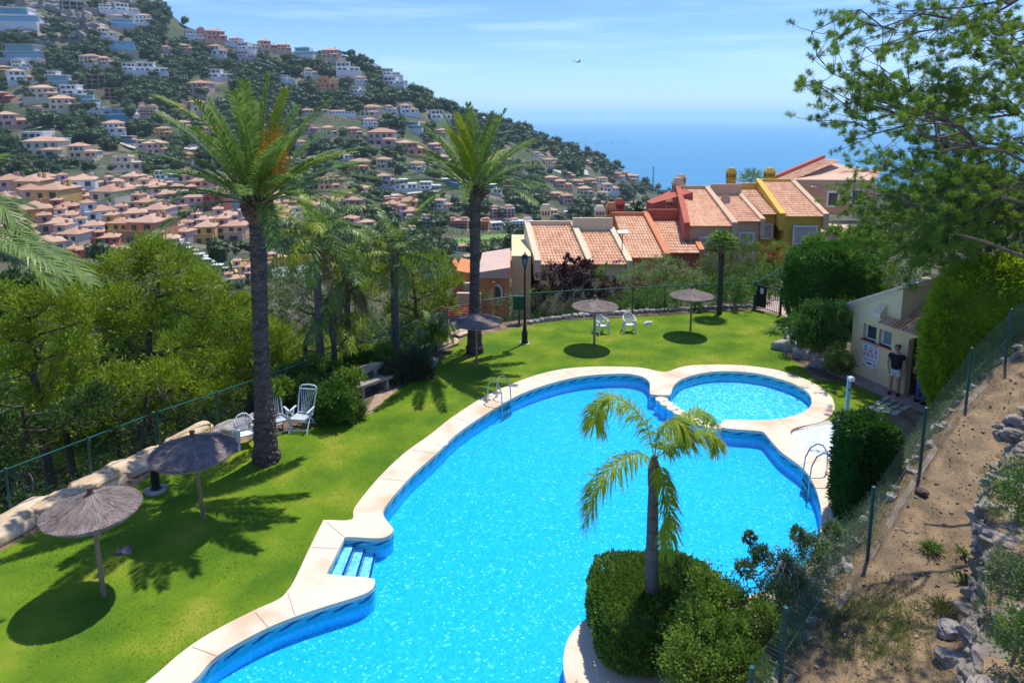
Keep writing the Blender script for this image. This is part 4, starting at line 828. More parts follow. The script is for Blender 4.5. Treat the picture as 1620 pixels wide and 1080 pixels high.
# ---------------------------------------------------------------- people
skin_m = mat('skin', (.42, .20, .13), (.50, .26, .18), scale=8, rough=.6)
def skinned(name, chains, m, parent=None, sub=2):
    me = bpy.data.meshes.new(name); V = []; E = []; RR = []
    for ch in chains:
        prev = ch[0] if isinstance(ch[0], int) else None
        for q in (ch[1:] if prev is not None else ch):
            V.append(q[:3]); RR.append(q[3] if len(q) == 4 else q[3:5]); i = len(V)-1
            if prev is not None: E.append((prev, i))
            prev = i
    me.from_pydata(V, E, []); o = link(bpy.data.objects.new(name, me)); o.parent = parent
    md = o.modifiers.new('skin', 'SKIN'); md.use_smooth_shade = True
    for i, sv in enumerate(me.skin_vertices[0].data):
        r = RR[i]; sv.radius = (r, r) if isinstance(r, float) else r; sv.use_root = (i == 0)
    o.modifiers.new('sub', 'SUBSURF').levels = sub; o.modifiers['sub'].render_levels = sub
    me.materials.append(m); return o
def person(base, rz, label, shirt, shorts, hair, arms, long_=False):
    t = thing('person', label, 'person', tuple(base), rz)
    ch = [[(0, 0, .93, .15, .11), (0, 0, 1.08, .145, .11), (0, -.01, 1.25, .165, .12), (0, 0, 1.38, .15, .105), (0, 0, 1.46, .075), (0, -.01, 1.54, .058), (0, -.025, 1.60, .075), (0, -.02, 1.66, .09), (0, -.01, 1.72, .075)]]
    for s in (-1, 1):
        ch.append([0, (s*.10, 0, .86, .10), (s*.11, -.01, .68, .085), (s*.115, -.015, .48, .06), (s*.12, .01, .34, .058), (s*.12, .03, .10, .04), (s*.125, .0, .05, .045), (s*.135, -.11, .035, .045)])
        A_ = arms[(s+1)//2]; k0 = sum(len(c) if not isinstance(c[0], int) else len(c)-1 for c in ch)
        ch.append([3, (s*.19, 0, 1.40, .062)]+[(*p, r) for p, r in zip(A_, (.048, .042, .034, .028))]+[]); k1 = k0+4
        hp = Vector(A_[3]); hd = (Vector(A_[3])-Vector(A_[2])).normalized(); 
        pv = Vector((0, -1, 0)) if abs(hd.y) < .7 else Vector((1, 0, 0)); sd = hd.cross(pv).normalized(); pv = sd.cross(hd).normalized()
        pm_ = hp+hd*.05; ch.append([k1, (*pm_, .024)]); k2 = k1+1
        for f in range(4):
            fo = pv*((f-1.5)*.019); L = (.062, .072, .068, .052)[f]; a = pm_+fo+hd*.03; b = a+hd*L*.5+sd*(-s*.006); c = b+hd*L*.5+sd*(-s*.018)
            ch.append([k2, (*a, .0095), (*b, .0085), (*c, .007)])
        a = hp+hd*.03+pv*.03; b = a+hd*.03+pv*.02; ch.append([k1, (*a, .011), (*(b+hd*.015), .009)])
    body = skinned('body', ch, skin_m, t)
    # face
    fm = MB()
    for s in (-1, 1): fm.lathe([(.002, -.012), (.010, -.006), (.012, 0), (.010, .006), (.002, .012)], (s*.032, -.098, 1.665), 8)
    fm.obj('eyes', dark_m, t); fm = MB(); fm.hull([(-.014, -.10, 1.625), (.014, -.10, 1.625), (.012, -.09, 1.625), (-.012, -.09, 1.625), (-.006, -.105, 1.665), (.006, -.105, 1.665), (.006, -.09, 1.67), (-.006, -.09, 1.67)]); fm.hull([(-.016, -.124, 1.622), (.016, -.124, 1.622), (.016, -.09, 1.622), (-.016, -.09, 1.622), (-.008, -.108, 1.66), (.008, -.108, 1.66), (.008, -.09, 1.66), (-.008, -.09, 1.66)]); fm.obj('nose', skin_m, t)
    MB().box((0, -.098, 1.598), (.045, .012, .008)).obj('mouth', mat('lips', (.30, .10, .08)), t)
    for s in (-1, 1):
        v, f = rock((s*.088, -.005, 1.655), (.02, .04, .06), 0, 3, 1, .05); MB().add(v, f).obj('ear', skin_m, t, True)
    v, f = rock((0, .012, 1.705), (.185, .205, .17), 0, 5, 3, .04); v = np.array(v); v[:, 2] = np.where(v[:, 1] < -.02, np.maximum(v[:, 2], 1.735), v[:, 2]); hh = MB().add(v, f).obj('hair', hair, t, True)
    sh = [[(0, 0, .88, .185, .14), (0, -.02, 1.08, .19, .145), (0, -.02, 1.24, .205, .145), (0, 0, 1.38, .175, .125), (0, 0, 1.45, .09)]]
    for s in (-1, 1):
        A_ = arms[(s+1)//2]; a = Vector((s*.20, 0, 1.40)); e = a.lerp(Vector(A_[0]), .95); sh.append([3, (*a, .075), (*a.lerp(e, .5), .072), (*e, .07)])
    skinned('shirt', sh, shirt, t)
    so_ = [[(0, 0, .98, .165, .12), (0, 0, .88, .18, .135)]]
    for s in (-1, 1): so_.append([1, (s*.10, 0, .80, .115), (s*.115, -.01, .62 if not long_ else .5, .112 if not long_ else .09)]+([(s*.12, 0, .12, .075)] if long_ else []))
    skinned('trousers' if long_ else 'shorts', so_, shorts, t)
    for s in (-1, 1):
        m_ = MB(); v, f = rock((s*.13, -.05, .045), (.10, .28, .095), 0, 7, 2, .04); m_.add(v, f).obj('shoe', black_m, t, True)
    return t
black_cloth = mat('black_cotton', (.010, .011, .016), (.018, .018, .026), rough=.95, scale=8); white_cloth = mat('white_cotton', (.60, .60, .62), (.50, .50, .54), rough=.95, scale=6)
pb_ = hl(2.28, -.30, .06)
yawp = math.atan2(-nx_.y, -nx_.x)+PI/2+math.radians(28)
arms1 = [[(-.235, 0, 1.27), (-.27, .03, 1.12), (-.25, -.02, .98), (-.205, -.07, .88)], [(.235, 0, 1.27), (.275, .03, 1.12), (.26, -.02, .98), (.225, -.06, .86)]]
person(pb_, yawp, 'man in black polo shirt and white shorts standing by the hut doorway', black_cloth, white_cloth, mat('short_grey_hair', (.07, .055, .045), (.16, .13, .11), scale=20), arms1)
arms2 = [[(-.24, -.03, 1.26), (-.27, -.06, 1.13), (-.22, -.20, 1.05), (-.14, -.28, 1.06)], [(.235, 0, 1.27), (.27, .02, 1.12), (.24, -.12, 1.0), (.16, -.22, 1.02)]]
person(hl(3.14, -.05, .06), yawp-.5, 'person in pale blue and white top and blue trousers beside the tall golden hedge', mat('pale_blue_shirt', (.34, .42, .56), (.62, .64, .68), scale=14, rough=.9, lo=.45, hi=.55), mat('blue_trousers', (.03, .07, .30), (.05, .10, .36), scale=5, rough=.9), mat('brown_hair', (.06, .04, .03), scale=10), arms2, True)
# ================================================================ vegetation
def usph(n):
    v = R.normal(size=(n, 3)); return v/np.linalg.norm(v, axis=1, keepdims=True)
def blob(mb, c, r, n, L, W, up=.25, out=.8, shell=(.55, 1.05), tint=None, low=.5, bend=0.0, clump=0.0):
    """leaves scattered through the outer volume of one uneven clump"""
    d = usph(n); d[:, 2] = np.where(d[:, 2] < -low, -d[:, 2], d[:, 2]); r = np.array(r, float)*np.ones(3)
    wob = 1+.16*np.sin(d[:, 0]*4.1+c[0]*7)+.14*np.sin(d[:, 1]*5.3+c[1]*5)+.12*np.sin(d[:, 2]*6+c[2]*3)
    rad = R.uniform(shell[0], shell[1], n)**.7*wob
    if clump:
        m = max(8, int(n/26)); k = R.integers(0, m, n); dc = usph(m); dc[:, 2] = np.where(dc[:, 2] < -low, -dc[:, 2], dc[:, 2]); rc = R.uniform(.6, 1.05, m)
        P = (dc*rc[:, None])[k]+R.normal(size=(n, 3))*clump; d = P/np.maximum(np.linalg.norm(P, axis=1, keepdims=True), .01); C = P*r*wob[:, None]+np.array(c)
    else: C = d*rad[:, None]*r+np.array(c)
    mb.leaves(C, d*out+R.normal(size=(n, 3))*.55+[0, 0, up], R.uniform(.6, 1.25, n)*L, R.uniform(.7, 1.2, n)*W, tint, bend)
def core(mb, c, r, e=1.0, s=.8, sub=2):
    bm = bmesh.new(); bmesh.ops.create_icosphere(bm, subdivisions=sub, radius=1); r = np.array(r, float)*np.ones(3)
    v = [np.array(q.co)*float((np.abs(np.array(q.co))**(2/e)).sum()**(-e/2))*r*s*(1+.08*mnoise.noise(q.co*3))+np.array(c) for q in bm.verts]; f = [tuple(k.index for k in fc.verts) for fc in bm.faces]; bm.free()
    mb.add(v, f, 0.0)
def limb(mb, a, b, r0, r1, wob=.12, n=5, sag=0.0):
    a = Vector(a); b = Vector(b); L = (b-a).length; P = []
    for i in range(n+1):
        t = i/n; p = a.lerp(b, t)
        if 0 < i < n: p += Vector([rnd.uniform(-1, 1)*wob*L*.25 for _ in range(3)])
        p.z -= sag*math.sin(PI*t)*L; P.append(p)
    mb.tube(P, [r0+(r1-r0)*i/n for i in range(n+1)], 6, cap=False); return P
def tree(name, label, cat, base, blobs, m, tm=bark_m, tr=.16, n=900, L=.16, W=.035, clump=.13, group=None, up=.35, low=.35, trunk_to=None, dead=0, shell=(.5, 1.05), split=.62):
    """trunk with a limb to every clump of the crown"""
    t = thing(name, label, cat, tuple(base), group=group); b0 = Vector(base); bl = [(Vector(c)-b0, r) for c, r in blobs]
    cen = sum((c for c, r in bl), Vector())/len(bl); top_ = max(c.z for c, r in bl); fork = Vector((cen.x*.35, cen.y*.35, max(.25, min(cen.z, top_)*split-.0)))
    if trunk_to: fork = Vector(trunk_to)-b0
    w = MB(); P = limb(w, (0, 0, -.3), fork, tr, tr*.62, .08); tip = Vector((cen.x, cen.y, top_*.92)); Q = limb(w, fork, tip, tr*.62, tr*.2, .15)
    allp = P[2:]+Q
    for c, r in bl:
        rr = r if isinstance(r, float) else max(r); s = min(allp, key=lambda p: (p-c).length+max(0, p.z-c.z+.2)*2); limb(w, s, c, tr*.28, tr*.06, .2)
        for k in range(5):
            e = c+Vector([rnd.uniform(-1, 1)*rr*.8, rnd.uniform(-1, 1)*rr*.8, rnd.uniform(-.4, .8)*rr]); limb(w, s.lerp(c, .7), e, tr*.09, tr*.03, .25, 3)
    w.obj('trunk', tm, t); f = MB()
    for c, r in bl:
        rr = np.mean(r) if not isinstance(r, float) else r; blob(f, tuple(c), r, int(n*(rr**1.25)), L, W, up, clump=clump, low=low, shell=shell)
    f.obj('crown', m, t)
    if dead:
        q = MB(); 
        for _ in range(dead):
            c, r = rnd.choice(bl); s = min(allp, key=lambda p: (p-c).length); e = c.lerp(s, rnd.uniform(.1, .6))+Vector((rnd.uniform(-1, 1), rnd.uniform(-1, 0), rnd.uniform(-.9, .1))); limb(q, s.lerp(e, .3), e, .016, .005, .3, 4)
        q.obj('dead_twigs', twig_m, t)
    return t
def pxb(lst, Y, dj=.9):                  # measured clumps (x, y, radius px) at distance Y
    out = []
    for q in lst:
        x, y, r = q[:3]; Yq = (q[3] if len(q) > 3 else Y+rnd.uniform(-dj, dj)); k = Yq/ray(x, y)[1]; out.append((Dp(x, y, Yq), r*k/FP))
    return out
def ground_at(x, y): return Vector((x, y, float(TH(np.array([x]), np.array([y]))[0])))
def pine(lst, Y, basepx, label, m=pine_m, **kw):
    bl = [(c, r*1.15) for c, r in pxb(lst, Y)]; x = Dp(basepx, 600, Y).x; return tree('pine_tree', label, 'pine tree', ground_at(x, Y), bl, m, group='pines outside the left fence', **kw)
PK = dict(n=2300, L=.17, W=.042, clump=.15, tr=.20, dead=26)
pine([(243, 400, 24), (205, 424, 28), (283, 430, 30), (165, 446, 27), (322, 455, 28), (240, 452, 34), (140, 472, 24), (192, 485, 32), (290, 485, 36), (350, 498, 28), (245, 520, 36), (322, 545, 34), (378, 535, 26), (205, 545, 30), (362, 588, 26), (150, 520, 26)], 23.5, 222, 'largest bright green pine with forked trunk left of the big palm', **PK)
pine([(45, 495, 28), (88, 478, 28), (128, 505, 28), (15, 540, 32), (72, 535, 34), (118, 560, 28), (30, 590, 32), (90, 605, 30), (55, 640, 28), (-20, 480, 30), (-40, 560, 36)], 21, 60, 'broad pine at the left edge behind the fence, under the hanging palm fronds', **PK)
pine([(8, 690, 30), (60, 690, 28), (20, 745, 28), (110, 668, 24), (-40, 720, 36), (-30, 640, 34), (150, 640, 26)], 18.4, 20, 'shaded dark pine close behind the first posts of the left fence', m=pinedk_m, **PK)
pine([(398, 520, 24), (432, 540, 22), (395, 565, 26), (430, 590, 24), (398, 615, 22), (450, 565, 20), (372, 640, 22), (340, 625, 24)], 24.5, 390, 'slim pale pine directly behind the big palm trunk', **PK)
pine([(200, 610, 30), (260, 600, 28), (300, 615, 26), (165, 650, 28), (225, 660, 26), (285, 655, 22)], 20.8, 210, 'low olive green pine in front of the largest pine, behind the fence', **{**PK, 'tr': .13})
pine([(648, 425, 22), (684, 428, 24), (714, 452, 16), (640, 458, 24), (680, 466, 26), (702, 490, 20), (660, 500, 22), (628, 490, 18), (606, 440, 20), (580, 470, 20)], 36, 665, 'rounded fresh green pine between the slim palms and second tall palm', **{**PK, 'n': 1500, 'L': .2, 'W': .05})
pine([(445, 440, 20), (470, 460, 24), (440, 480, 22), (465, 505, 24), (540, 470, 22), (575, 505, 22), (530, 520, 24), (590, 535, 20)], 31, 470, 'thin grey green pine behind the leftmost slim palm', m=olive_m, **{**PK, 'n': 1200})
for i, (x, y, r) in enumerate([(15, 455, 24), (60, 455, 22), (110, 458, 18), (35, 480, 22), (85, 475, 20)]):
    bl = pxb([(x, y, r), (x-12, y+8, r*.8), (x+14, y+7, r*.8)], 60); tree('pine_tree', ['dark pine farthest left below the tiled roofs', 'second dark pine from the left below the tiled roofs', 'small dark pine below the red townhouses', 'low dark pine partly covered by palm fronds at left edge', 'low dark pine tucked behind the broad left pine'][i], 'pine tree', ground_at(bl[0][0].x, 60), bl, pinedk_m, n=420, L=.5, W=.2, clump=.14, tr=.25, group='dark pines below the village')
# undergrowth beyond the left fence
ug = MB(); n = 700; k = 0
while k < n:
    x, y = rnd.uniform(-26, 8), rnd.uniform(12, 46); X, Y = np.array([x]), np.array([y])
    if pip(PLAT, X, Y)[0] or segd(PLAT, X, Y)[0] < .9: continue
    z = float(TH(X, Y)[0]); r = rnd.uniform(.3, .8); blob(ug, (x, y, z+r*.35), (r, r, r*.8), 110, .16, .04, clump=.15, tint=rnd.random()*.8); k += 1
for _ in range(620):
    x, y = rnd.uniform(-75, 8), rnd.uniform(46, 122); z = float(TH(np.array([x]), np.array([y]))[0]); r = rnd.uniform(.9, 2.0); blob(ug, (x, y, z+r*.3), (r, r, r*.7), 70, .4, .18, clump=.15, tint=rnd.random())
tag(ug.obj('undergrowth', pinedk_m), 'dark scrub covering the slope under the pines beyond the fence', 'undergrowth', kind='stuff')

# pines on the slope below, copies of three built trees
def proto_pine(sd, h):
    r_ = random.Random(sd); bl = [(Vector((r_.uniform(-1.9, 1.9), r_.uniform(-1.9, 1.9), h*r_.uniform(.45, 1))), r_.uniform(.7, 1.15)) for _ in range(15)]; bl.append((Vector((0, 0, h)), .8))
    t = tree('pine_tree', 'x', 'pine tree', (0, 0, 0), bl, [pine_m, pine_m, pinedk_m][sd % 3], tr=.2, n=950, L=.26, W=.09, clump=.14); index_kids(t); return t
PP = [proto_pine(3, 6.2), proto_pine(4, 5.4), proto_pine(5, 5.8)]; used = set(); cnt = 0; px_ = random.Random(21)
LIM = lambda x: float(np.interp(x, [-100, 0, 150, 170, 240, 330, 400, 430, 470, 560, 600, 700, 760], [455, 465, 460, 425, 415, 440, 480, 500, 510, 500, 490, 505, 520]))
spots = []
for _ in range(900):
    Y = px_.uniform(25, 72); u = px_.uniform(-120, 725); X = (u-CX)/1114*Y; a_, b_ = np.array([X]), np.array([Y])
    if pip(PLAT, a_, b_)[0] or segd(PLAT, a_, b_)[0] < 2.2: continue
    if any((X-q[0])**2+(Y-q[1])**2 < 9.5 for q in spots): continue
    z = float(TH(a_, b_)[0]); k = px_.randrange(3); s = px_.uniform(.75, 1.15); top = z+[7, 6.2, 6.6][k]*s
    yp = CY-FP*((Y*sP+(top-CH)*cP)/(Y*cP-(top-CH)*sP))
    if yp < LIM(u): continue
    spots.append((X, Y)); o = PP[k] if k not in used else copy_tree(PP[k]); used.add(k); o.location = (X, Y, z); o.scale = (s, s, s); o.rotation_euler = (0, 0, px_.uniform(0, 6)); cnt += 1
    dz = 'just below the fence' if Y < 38 else 'halfway down the slope' if Y < 55 else 'far down the slope'; hz_ = 'left of the tallest palm' if u < 400 else 'behind the slim palms'
    tag(o, f"{['bright green pine', 'slender green pine', 'dark green pine'][k]} {dz}, {hz_}", 'pine tree', 'pines covering the slope '+dz)
    if cnt > 70: break
print('slope pines', cnt)
ORD = 'x first second third fourth fifth sixth seventh eighth ninth tenth eleventh twelfth thirteenth fourteenth fifteenth sixteenth seventeenth eighteenth nineteenth twentieth'.split()
ORD += [o_+' '+q_ for o_ in ('twenty', 'thirty') for q_ in ORD[1:10]]
def number_labels(obs):
    g_ = {}
    for o in obs: g_.setdefault(o['label'], []).append(o)
    for lb, L_ in g_.items():
        if len(L_) > 1:
            L_.sort(key=lambda o: o.location.x/o.location.y)
            for i, o in enumerate(L_): o['label'] = ORD[i+1]+' '+lb+' counted from left'
number_labels([o for o in sc.objects if str(o.get('group', '')).startswith('pines covering')])
nb = MB()
for _ in range(420):
    x, y = rnd.uniform(3, 26), rnd.uniform(33.5, 52); X, Y = np.array([x]), np.array([y])
    if pip(PLAT, X, Y)[0] or segd(PLAT, X, Y)[0] < .5 or (x > 11 and y > 48.5): continue
    z = float(TH(X, Y)[0]); r = rnd.uniform(.35, .75); blob(nb, (x, y, z+r*.4), (r, r, r*.9), 150, .17, .07, clump=.14, tint=rnd.random()*.9)
tag(nb.obj('garden_shrubbery', shrub_m), 'low garden shrubbery on the ground between fence and townhouses', 'shrubbery', kind='stuff')

# ---------------------------------------------------------------- the pine hanging in from the right
def hanging_pine(tb0, TT, Yf, label, sp=1.0, cone=()):
    t = thing('pine_tree', label, 'pine tree', tuple(tb0)); w = MB(); fo = MB()
    trp = [Vector((0, 0, -.3)), Vector((.1, -.1, 2.5)), Vector((-.1, .1, 5)), Vector((.1, .2, 7.5)), Vector((-.1, .1, 10)), Vector((0, 0, 12.5))]
    w.tube(trp, [.27, .24, .20, .16, .11, .04], 10); MBR = []
    for i in range(9):                      # main boughs
        z = 4.0+i*.85; ang = math.radians([150, 200, 170, 215, 140, 185, 160, 205, 175][i]); L = 3.0-.12*i
        MBR += limb(w, (0, 0, z), (math.cos(ang)*L, math.sin(ang)*L*.55+.6, z+.9+.35*i*.3), .06, .028, .10, 6)
    for (x, y) in TT:
        c = Dp(x, y, Yf(x, y)+rnd.uniform(-.8, 1.2)*sp)-tb0; s = min(MBR+trp[2:], key=lambda p: (p-c).length); P = limb(w, s, c, .028, .007, .25, 6)
        for k in range(22):
            a = P[rnd.randint(3, 6)]; e = a+(c-a)*.4+Vector((rnd.gauss(0, .27), rnd.gauss(0, .35), rnd.gauss(0, .24)))*sp
            w.tube([a, a.lerp(e, .5)+Vector((0, 0, -.03)), e], [.008, .006, .003], 4, cap=False); tn_ = rnd.random()
            for s2 in np.linspace(0, .22, 3):
                p0 = np.array(e.lerp(a, s2)); d = usph(44)+np.array((e-a).normalized())*.6; fo.leaves(np.repeat(p0[None], 44, 0), d, R.uniform(.06, .13, 44)*sp, .0095*sp, tn_*.7+R.random(44)*.3)
    w.obj('trunk', mat('branch_bark', (.075, .055, .045), (.17, .135, .115), scale=5), t)
    fo.obj('crown', leafmat('near_pine_needles', (.065, .13, .024), (.15, .23, .024), (.34, .42, .04), .8, trans=.45), t); cones = MB()
    for (x, y, Y) in cone: p = Dp(x, y, Y)-tb0; cones.lathe([(.01, -.06), (.035, -.03), (.04, 0), (.03, .04), (.005, .07)], tuple(p), 8)
    if cone: cones.obj('cones', bark_m, t)
TT = [(1285, 50), (1292, 88), (1272, 135), (1300, 135), (1335, 165), (1290, 190), (1335, 215), (1325, 60), (1370, 75), (1392, 105), (1440, 25), (1462, 62), (1425, 130), (1372, 150), (1400, 185), (1445, 205), (1480, 140), (1500, 50), (1540, 90), (1575, 30), (1605, 110), (1560, 170), (1500, 215), (1450, 262), (1398, 262), (1355, 255), (1322, 318), (1350, 300), (1385, 330), (1430, 320), (1480, 290), (1540, 255), (1600, 215), (1605, 300), (1545, 320), (1480, 370), (1425, 385), (1440, 425), (1505, 410), (1560, 375), (1610, 370), (1375, 395), (1415, 230), (1520, 150), (1580, 250), (1610, 40), (1540, 20), (1475, 15), (1340, 110), (1460, 170), (1500, 340), (1580, 410), (1350, 340), (1400, 420), (1530, 440), (1600, 430), (1470, 235), (1520, 290), (1560, 330), (1410, 350), (1660, 80), (1680, 200), (1660, 320), (1700, 30), (1720, 250)]
hanging_pine(ground_at(21.2, 25.5), [q for q in TT if q[1] <= 190 and 1400 <= q[0] < 1650]+[(1480, 100), (1520, 60), (1560, 120), (1500, 180), (1590, 170), (1430, 70), (1600, 70), (1540, 155), (1460, 130), (1410, 160), (1380, 190)], lambda x, y: 24.5, 'pine whose upper branches stand against the sky at upper right', 1.6, ((1428, 146, 24.4), (1450, 100, 24.5)))
hanging_pine(ground_at(12.2, 13.4), [(1540, 30), (1600, 90), (1610, 140)]+[q for q in TT if q[1] <= 190 and q[0] < 1400], lambda x, y: 13.0, 'near pine whose thin branches reach left across the sky at upper right', .95)
low = [q for q in TT if q[1] > 190 and q[0] < 1680]+[(1450, 300), (1500, 260), (1530, 370), (1570, 300), (1440, 240), (1590, 345), (1460, 350), (1620, 260), (1400, 310), (1500, 315), (1550, 280), (1600, 400), (1340, 370), (1370, 300), (1450, 415), (1480, 335), (1520, 400), (1395, 370), (1560, 420), (1500, 230), (1560, 215), (1620, 330), (1420, 280), (1540, 350)]
hanging_pine(ground_at(18.6, 20.5), low, lambda x, y: 27 if x < 1420 else 21.5, 'second pine behind the golden hedge filling the upper right with branches', 1.5, ((1586, 262, 19.5), (1548, 330, 20)))

# ---------------------------------------------------------------- clipped hedges
def hedge(name, label, c, r, m, e=.55, n=9000, L=.05, W=.03, top=True, cat='hedge', s=.93, group=None):
    c = Vector(c); t = thing(name, label, cat, (c.x, c.y, c.z-r[2]), group=group); o = np.array([0, 0, r[2]]); f = MB(); core(f, o, r, e, s, 3)
    d = usph(n); d[:, 2] = np.where(d[:, 2] < -.8, -d[:, 2], d[:, 2]); sf = d*((np.abs(d)**(2/e)).sum(1)**(-e/2))[:, None]; q = 1+.022*np.sin(d[:, 0]*9)+.022*np.sin(d[:, 1]*11+1)+.018*np.sin(d[:, 2]*14)+.02*np.sin(d[:, 0]*23+d[:, 2]*19); P = sf*np.array(r)*q[:, None]*R.uniform(.94, 1.01, n)[:, None]
    f.leaves(P+o, d*np.array([1/r[0], 1/r[1], 1/r[2]])*r[0]+R.normal(size=(n, 3))*.6, R.uniform(.6, 1.3, n)*L, W); f.obj('foliage', m, t); return t
hb = G(1030, 1000, .62); hedge('clipped_hedge', 'low round clipped hedge around the small palm on the pool peninsula', (2.64, 11.5, .60), (1.22, 1.2, .60), leafmat('pittosporum_leaves', (.05, .10, .012), (.09, .15, .015), (.24, .29, .05), 2.5, trans=.2, rough=.35), .62, 42000, .062, .036, s=.86)
p = G(1372, 812); hedge('cylinder_hedge', 'dark upright cylinder of clipped cypress beside the white mosaic', (8.35, 15.35, 1.28), (.56, .56, 1.26), leafmat('dark_cypress', (.014, .048, .008), (.028, .085, .008), (.07, .16, .012), 2.), .30, 17000, .13, .040, s=.86)
p = G(1312, 517); hedge('clipped_hedge', 'big rounded block of clipped hedge behind the small tree', (p.x, 31.2, 1.85), (1.85, 1.5, 1.9), leafmat('bright_hedge', (.02, .07, .008), (.045, .13, .012), (.10, .22, .02), 2.), .55, 20000, .17, .060, s=.88)
hedge('arched_hedge', 'tall golden green arched cypress hedge right of the hut', (15.75, 20.95, 2.5), (2.75, 1.15, 2.75), cyp_m, .72, 30000, .20, .060, s=.88)
p = Dp(1367, 392, 40); hedge('topiary_ball', 'yellow green clipped ball above the big hedge', p, (1.30, 1.3, 1.25), leafmat('lime_topiary', (.10, .17, .008), (.17, .25, .01), (.26, .34, .02), 2.), .9, 7000, .12, .05)
def bush(name, label, lst, Y, m, n=1500, L=.09, W=.04, group=None, cat='shrub', dead=0, clump=.12, dj=.5):
    bl = pxb(lst, Y, dj); c = sum((b[0] for b in bl), Vector())/len(bl); g = ground_at(c.x, c.y)
    return tree(name, label, cat, g, bl, m, tm=twig_m, tr=.035, n=n, L=L, W=W, clump=clump, group=group, dead=dead, low=.8, split=.35)
# mastic shrubs at the bottom
bush('mastic_shrub', 'loose olive green shrub overhanging the pool beside the low clipped hedge', [(1110, 925, 26, 10.9), (1150, 955, 32, 10.6), (1105, 985, 34, 10.2), (1160, 1015, 38, 10.), (1085, 1045, 38, 9.7), (1140, 1065, 40, 9.5), (1185, 1060, 36, 9.5), (1205, 985, 30, 10.2), (1075, 905, 20, 11.1)], 10, leafmat('mastic_leaves', (.085, .14, .016), (.15, .22, .022), (.34, .38, .07), 2.2, trans=.4), n=14000, L=.056, W=.034, dead=26, dj=.2)
bush('mastic_shrub', 'sprawling shrub against the lower chain link fence', [(1245, 905, 24, 11.6), (1285, 868, 22, 12.2), (1225, 950, 30, 11.), (1265, 940, 28, 11.3), (1205, 880, 15, 11.6), (1262, 845, 10, 12.2), (1186, 852, 9, 11.8), (1240, 1010, 32, 10.5), (1225, 1055, 34, 10.2), (1318, 842, 14, 12.8), (1178, 900, 12, 11.3)], 11, olive_m, n=11000, L=.058, W=.030, dead=34, dj=.2)
gb = MB()
# small tree and shrubs near the hut
tree('small_tree', 'small round topped tree with crooked pale trunk beside the hut', 'tree', G(1306, 583), pxb([(1290, 498, 20), (1318, 500, 20), (1275, 520, 20), (1305, 522, 24), (1335, 520, 16), (1285, 545, 18), (1265, 538, 13), (1322, 540, 14)], G(1306, 583).y, .4), leafmat('glossy_tree_leaves', (.022, .065, .012), (.05, .11, .016), (.16, .24, .05), 2., rough=.35), tm=twig_m, tr=.055, n=6000, L=.12, W=.045, clump=.12, trunk_to=G(1300, 560)+Vector((0, 0, .45)))
bush('rounded_bush', 'small dark bush touching the left corner of the hut', [(1328, 562, 15), (1336, 575, 13), (1320, 578, 12)], G(1325, 596).y, shrub_m, n=6000)
bush('flowering_shrub', 'pale flowering shrub behind the sloping hut roof', [(1385, 440, 16), (1408, 430, 18), (1372, 455, 14), (1425, 445, 14), (1395, 460, 16)], 31, olive_m, n=1800, L=.12)
bush('rounded_bush', 'dark shrub filling the shade behind the small tree', [(1260, 515, 20), (1285, 540, 22), (1270, 556, 16), (1330, 500, 24), (1345, 530, 16), (1310, 545, 18)], G(1280, 562).y, hedge_m, n=4500)
for i, (lst, Y, m, lb) in enumerate([
    ([(1445, 395, 30), (1490, 380, 34), (1540, 395, 36), (1590, 385, 36), (1470, 420, 24), (1520, 430, 26)], 34, shrub_m, 'dense dark trees behind the arched hedge'),
    ([(1400, 360, 24), (1430, 340, 28), (1400, 395, 20), (1375, 345, 20)], 44, olive_m, 'olive toned tree behind the clipped ball'),
    ([(1480, 320, 34), (1530, 300, 36), (1590, 310, 40), (1500, 350, 30), (1560, 350, 34), (1610, 350, 30)], 42, pinedk_m, 'dark pine on the slope right of the rose coloured house'),
    ([(1320, 375, 16), (1300, 390, 16), (1340, 395, 14), (1280, 385, 12)], 46, lime_m, 'light green garden shrub in front of the yellow townhouse')]):
    tree('garden_tree' if i != 3 else 'garden_shrub', lb, 'tree' if i != 3 else 'shrub', ground_at(sum(pxb([q], Y)[0][0].x for q in lst)/len(lst), Y), pxb(lst, Y, .8), m, tm=bark_m, tr=.12, n=1100, L=.2, W=.08, clump=.12)
# shrubs along the far fence
bush('purple_plum', 'dark purple leaved plum shrub in front of the cream townhouse', [(862, 450, 18), (885, 430, 18), (905, 440, 20), (928, 430, 17), (915, 460, 20), (945, 452, 20), (968, 462, 18), (885, 465, 18), (940, 475, 16), (898, 412, 8), (915, 415, 8), (925, 420, 6), (860, 470, 14)], 35.2, plum_m, n=1100, L=.16, W=.09, group='shrubs along the far fence')
bush('garden_shrub', 'lime shrub poking out left of the purple plum', [(845, 465, 12), (870, 462, 10), (948, 440, 12), (955, 425, 8)], 34.8, lime_m, n=1200, group='shrubs along the far fence')
bush('garden_shrub', 'brown green scrub mat on the fence behind the lamp', [(855, 485, 13), (880, 488, 14), (905, 485, 15), (930, 490, 14), (960, 488, 14), (845, 475, 9)], 34., leafmat('brownish_scrub', (.06, .05, .025), (.11, .10, .04), (.22, .2, .09), 3.), n=1500, group='shrubs along the far fence')
bush('garden_shrub', 'yellow green oleander below the terracotta roofs', [(1000, 440, 18), (1025, 428, 18), (1050, 420, 17), (1075, 428, 17), (1100, 438, 14), (985, 455, 14), (1040, 445, 20), (1070, 450, 18)], 36.5, leafmat('pale_oleander', (.13, .17, .05), (.20, .25, .07), (.38, .42, .18), 3.), n=1200, L=.17, group='shrubs along the far fence')
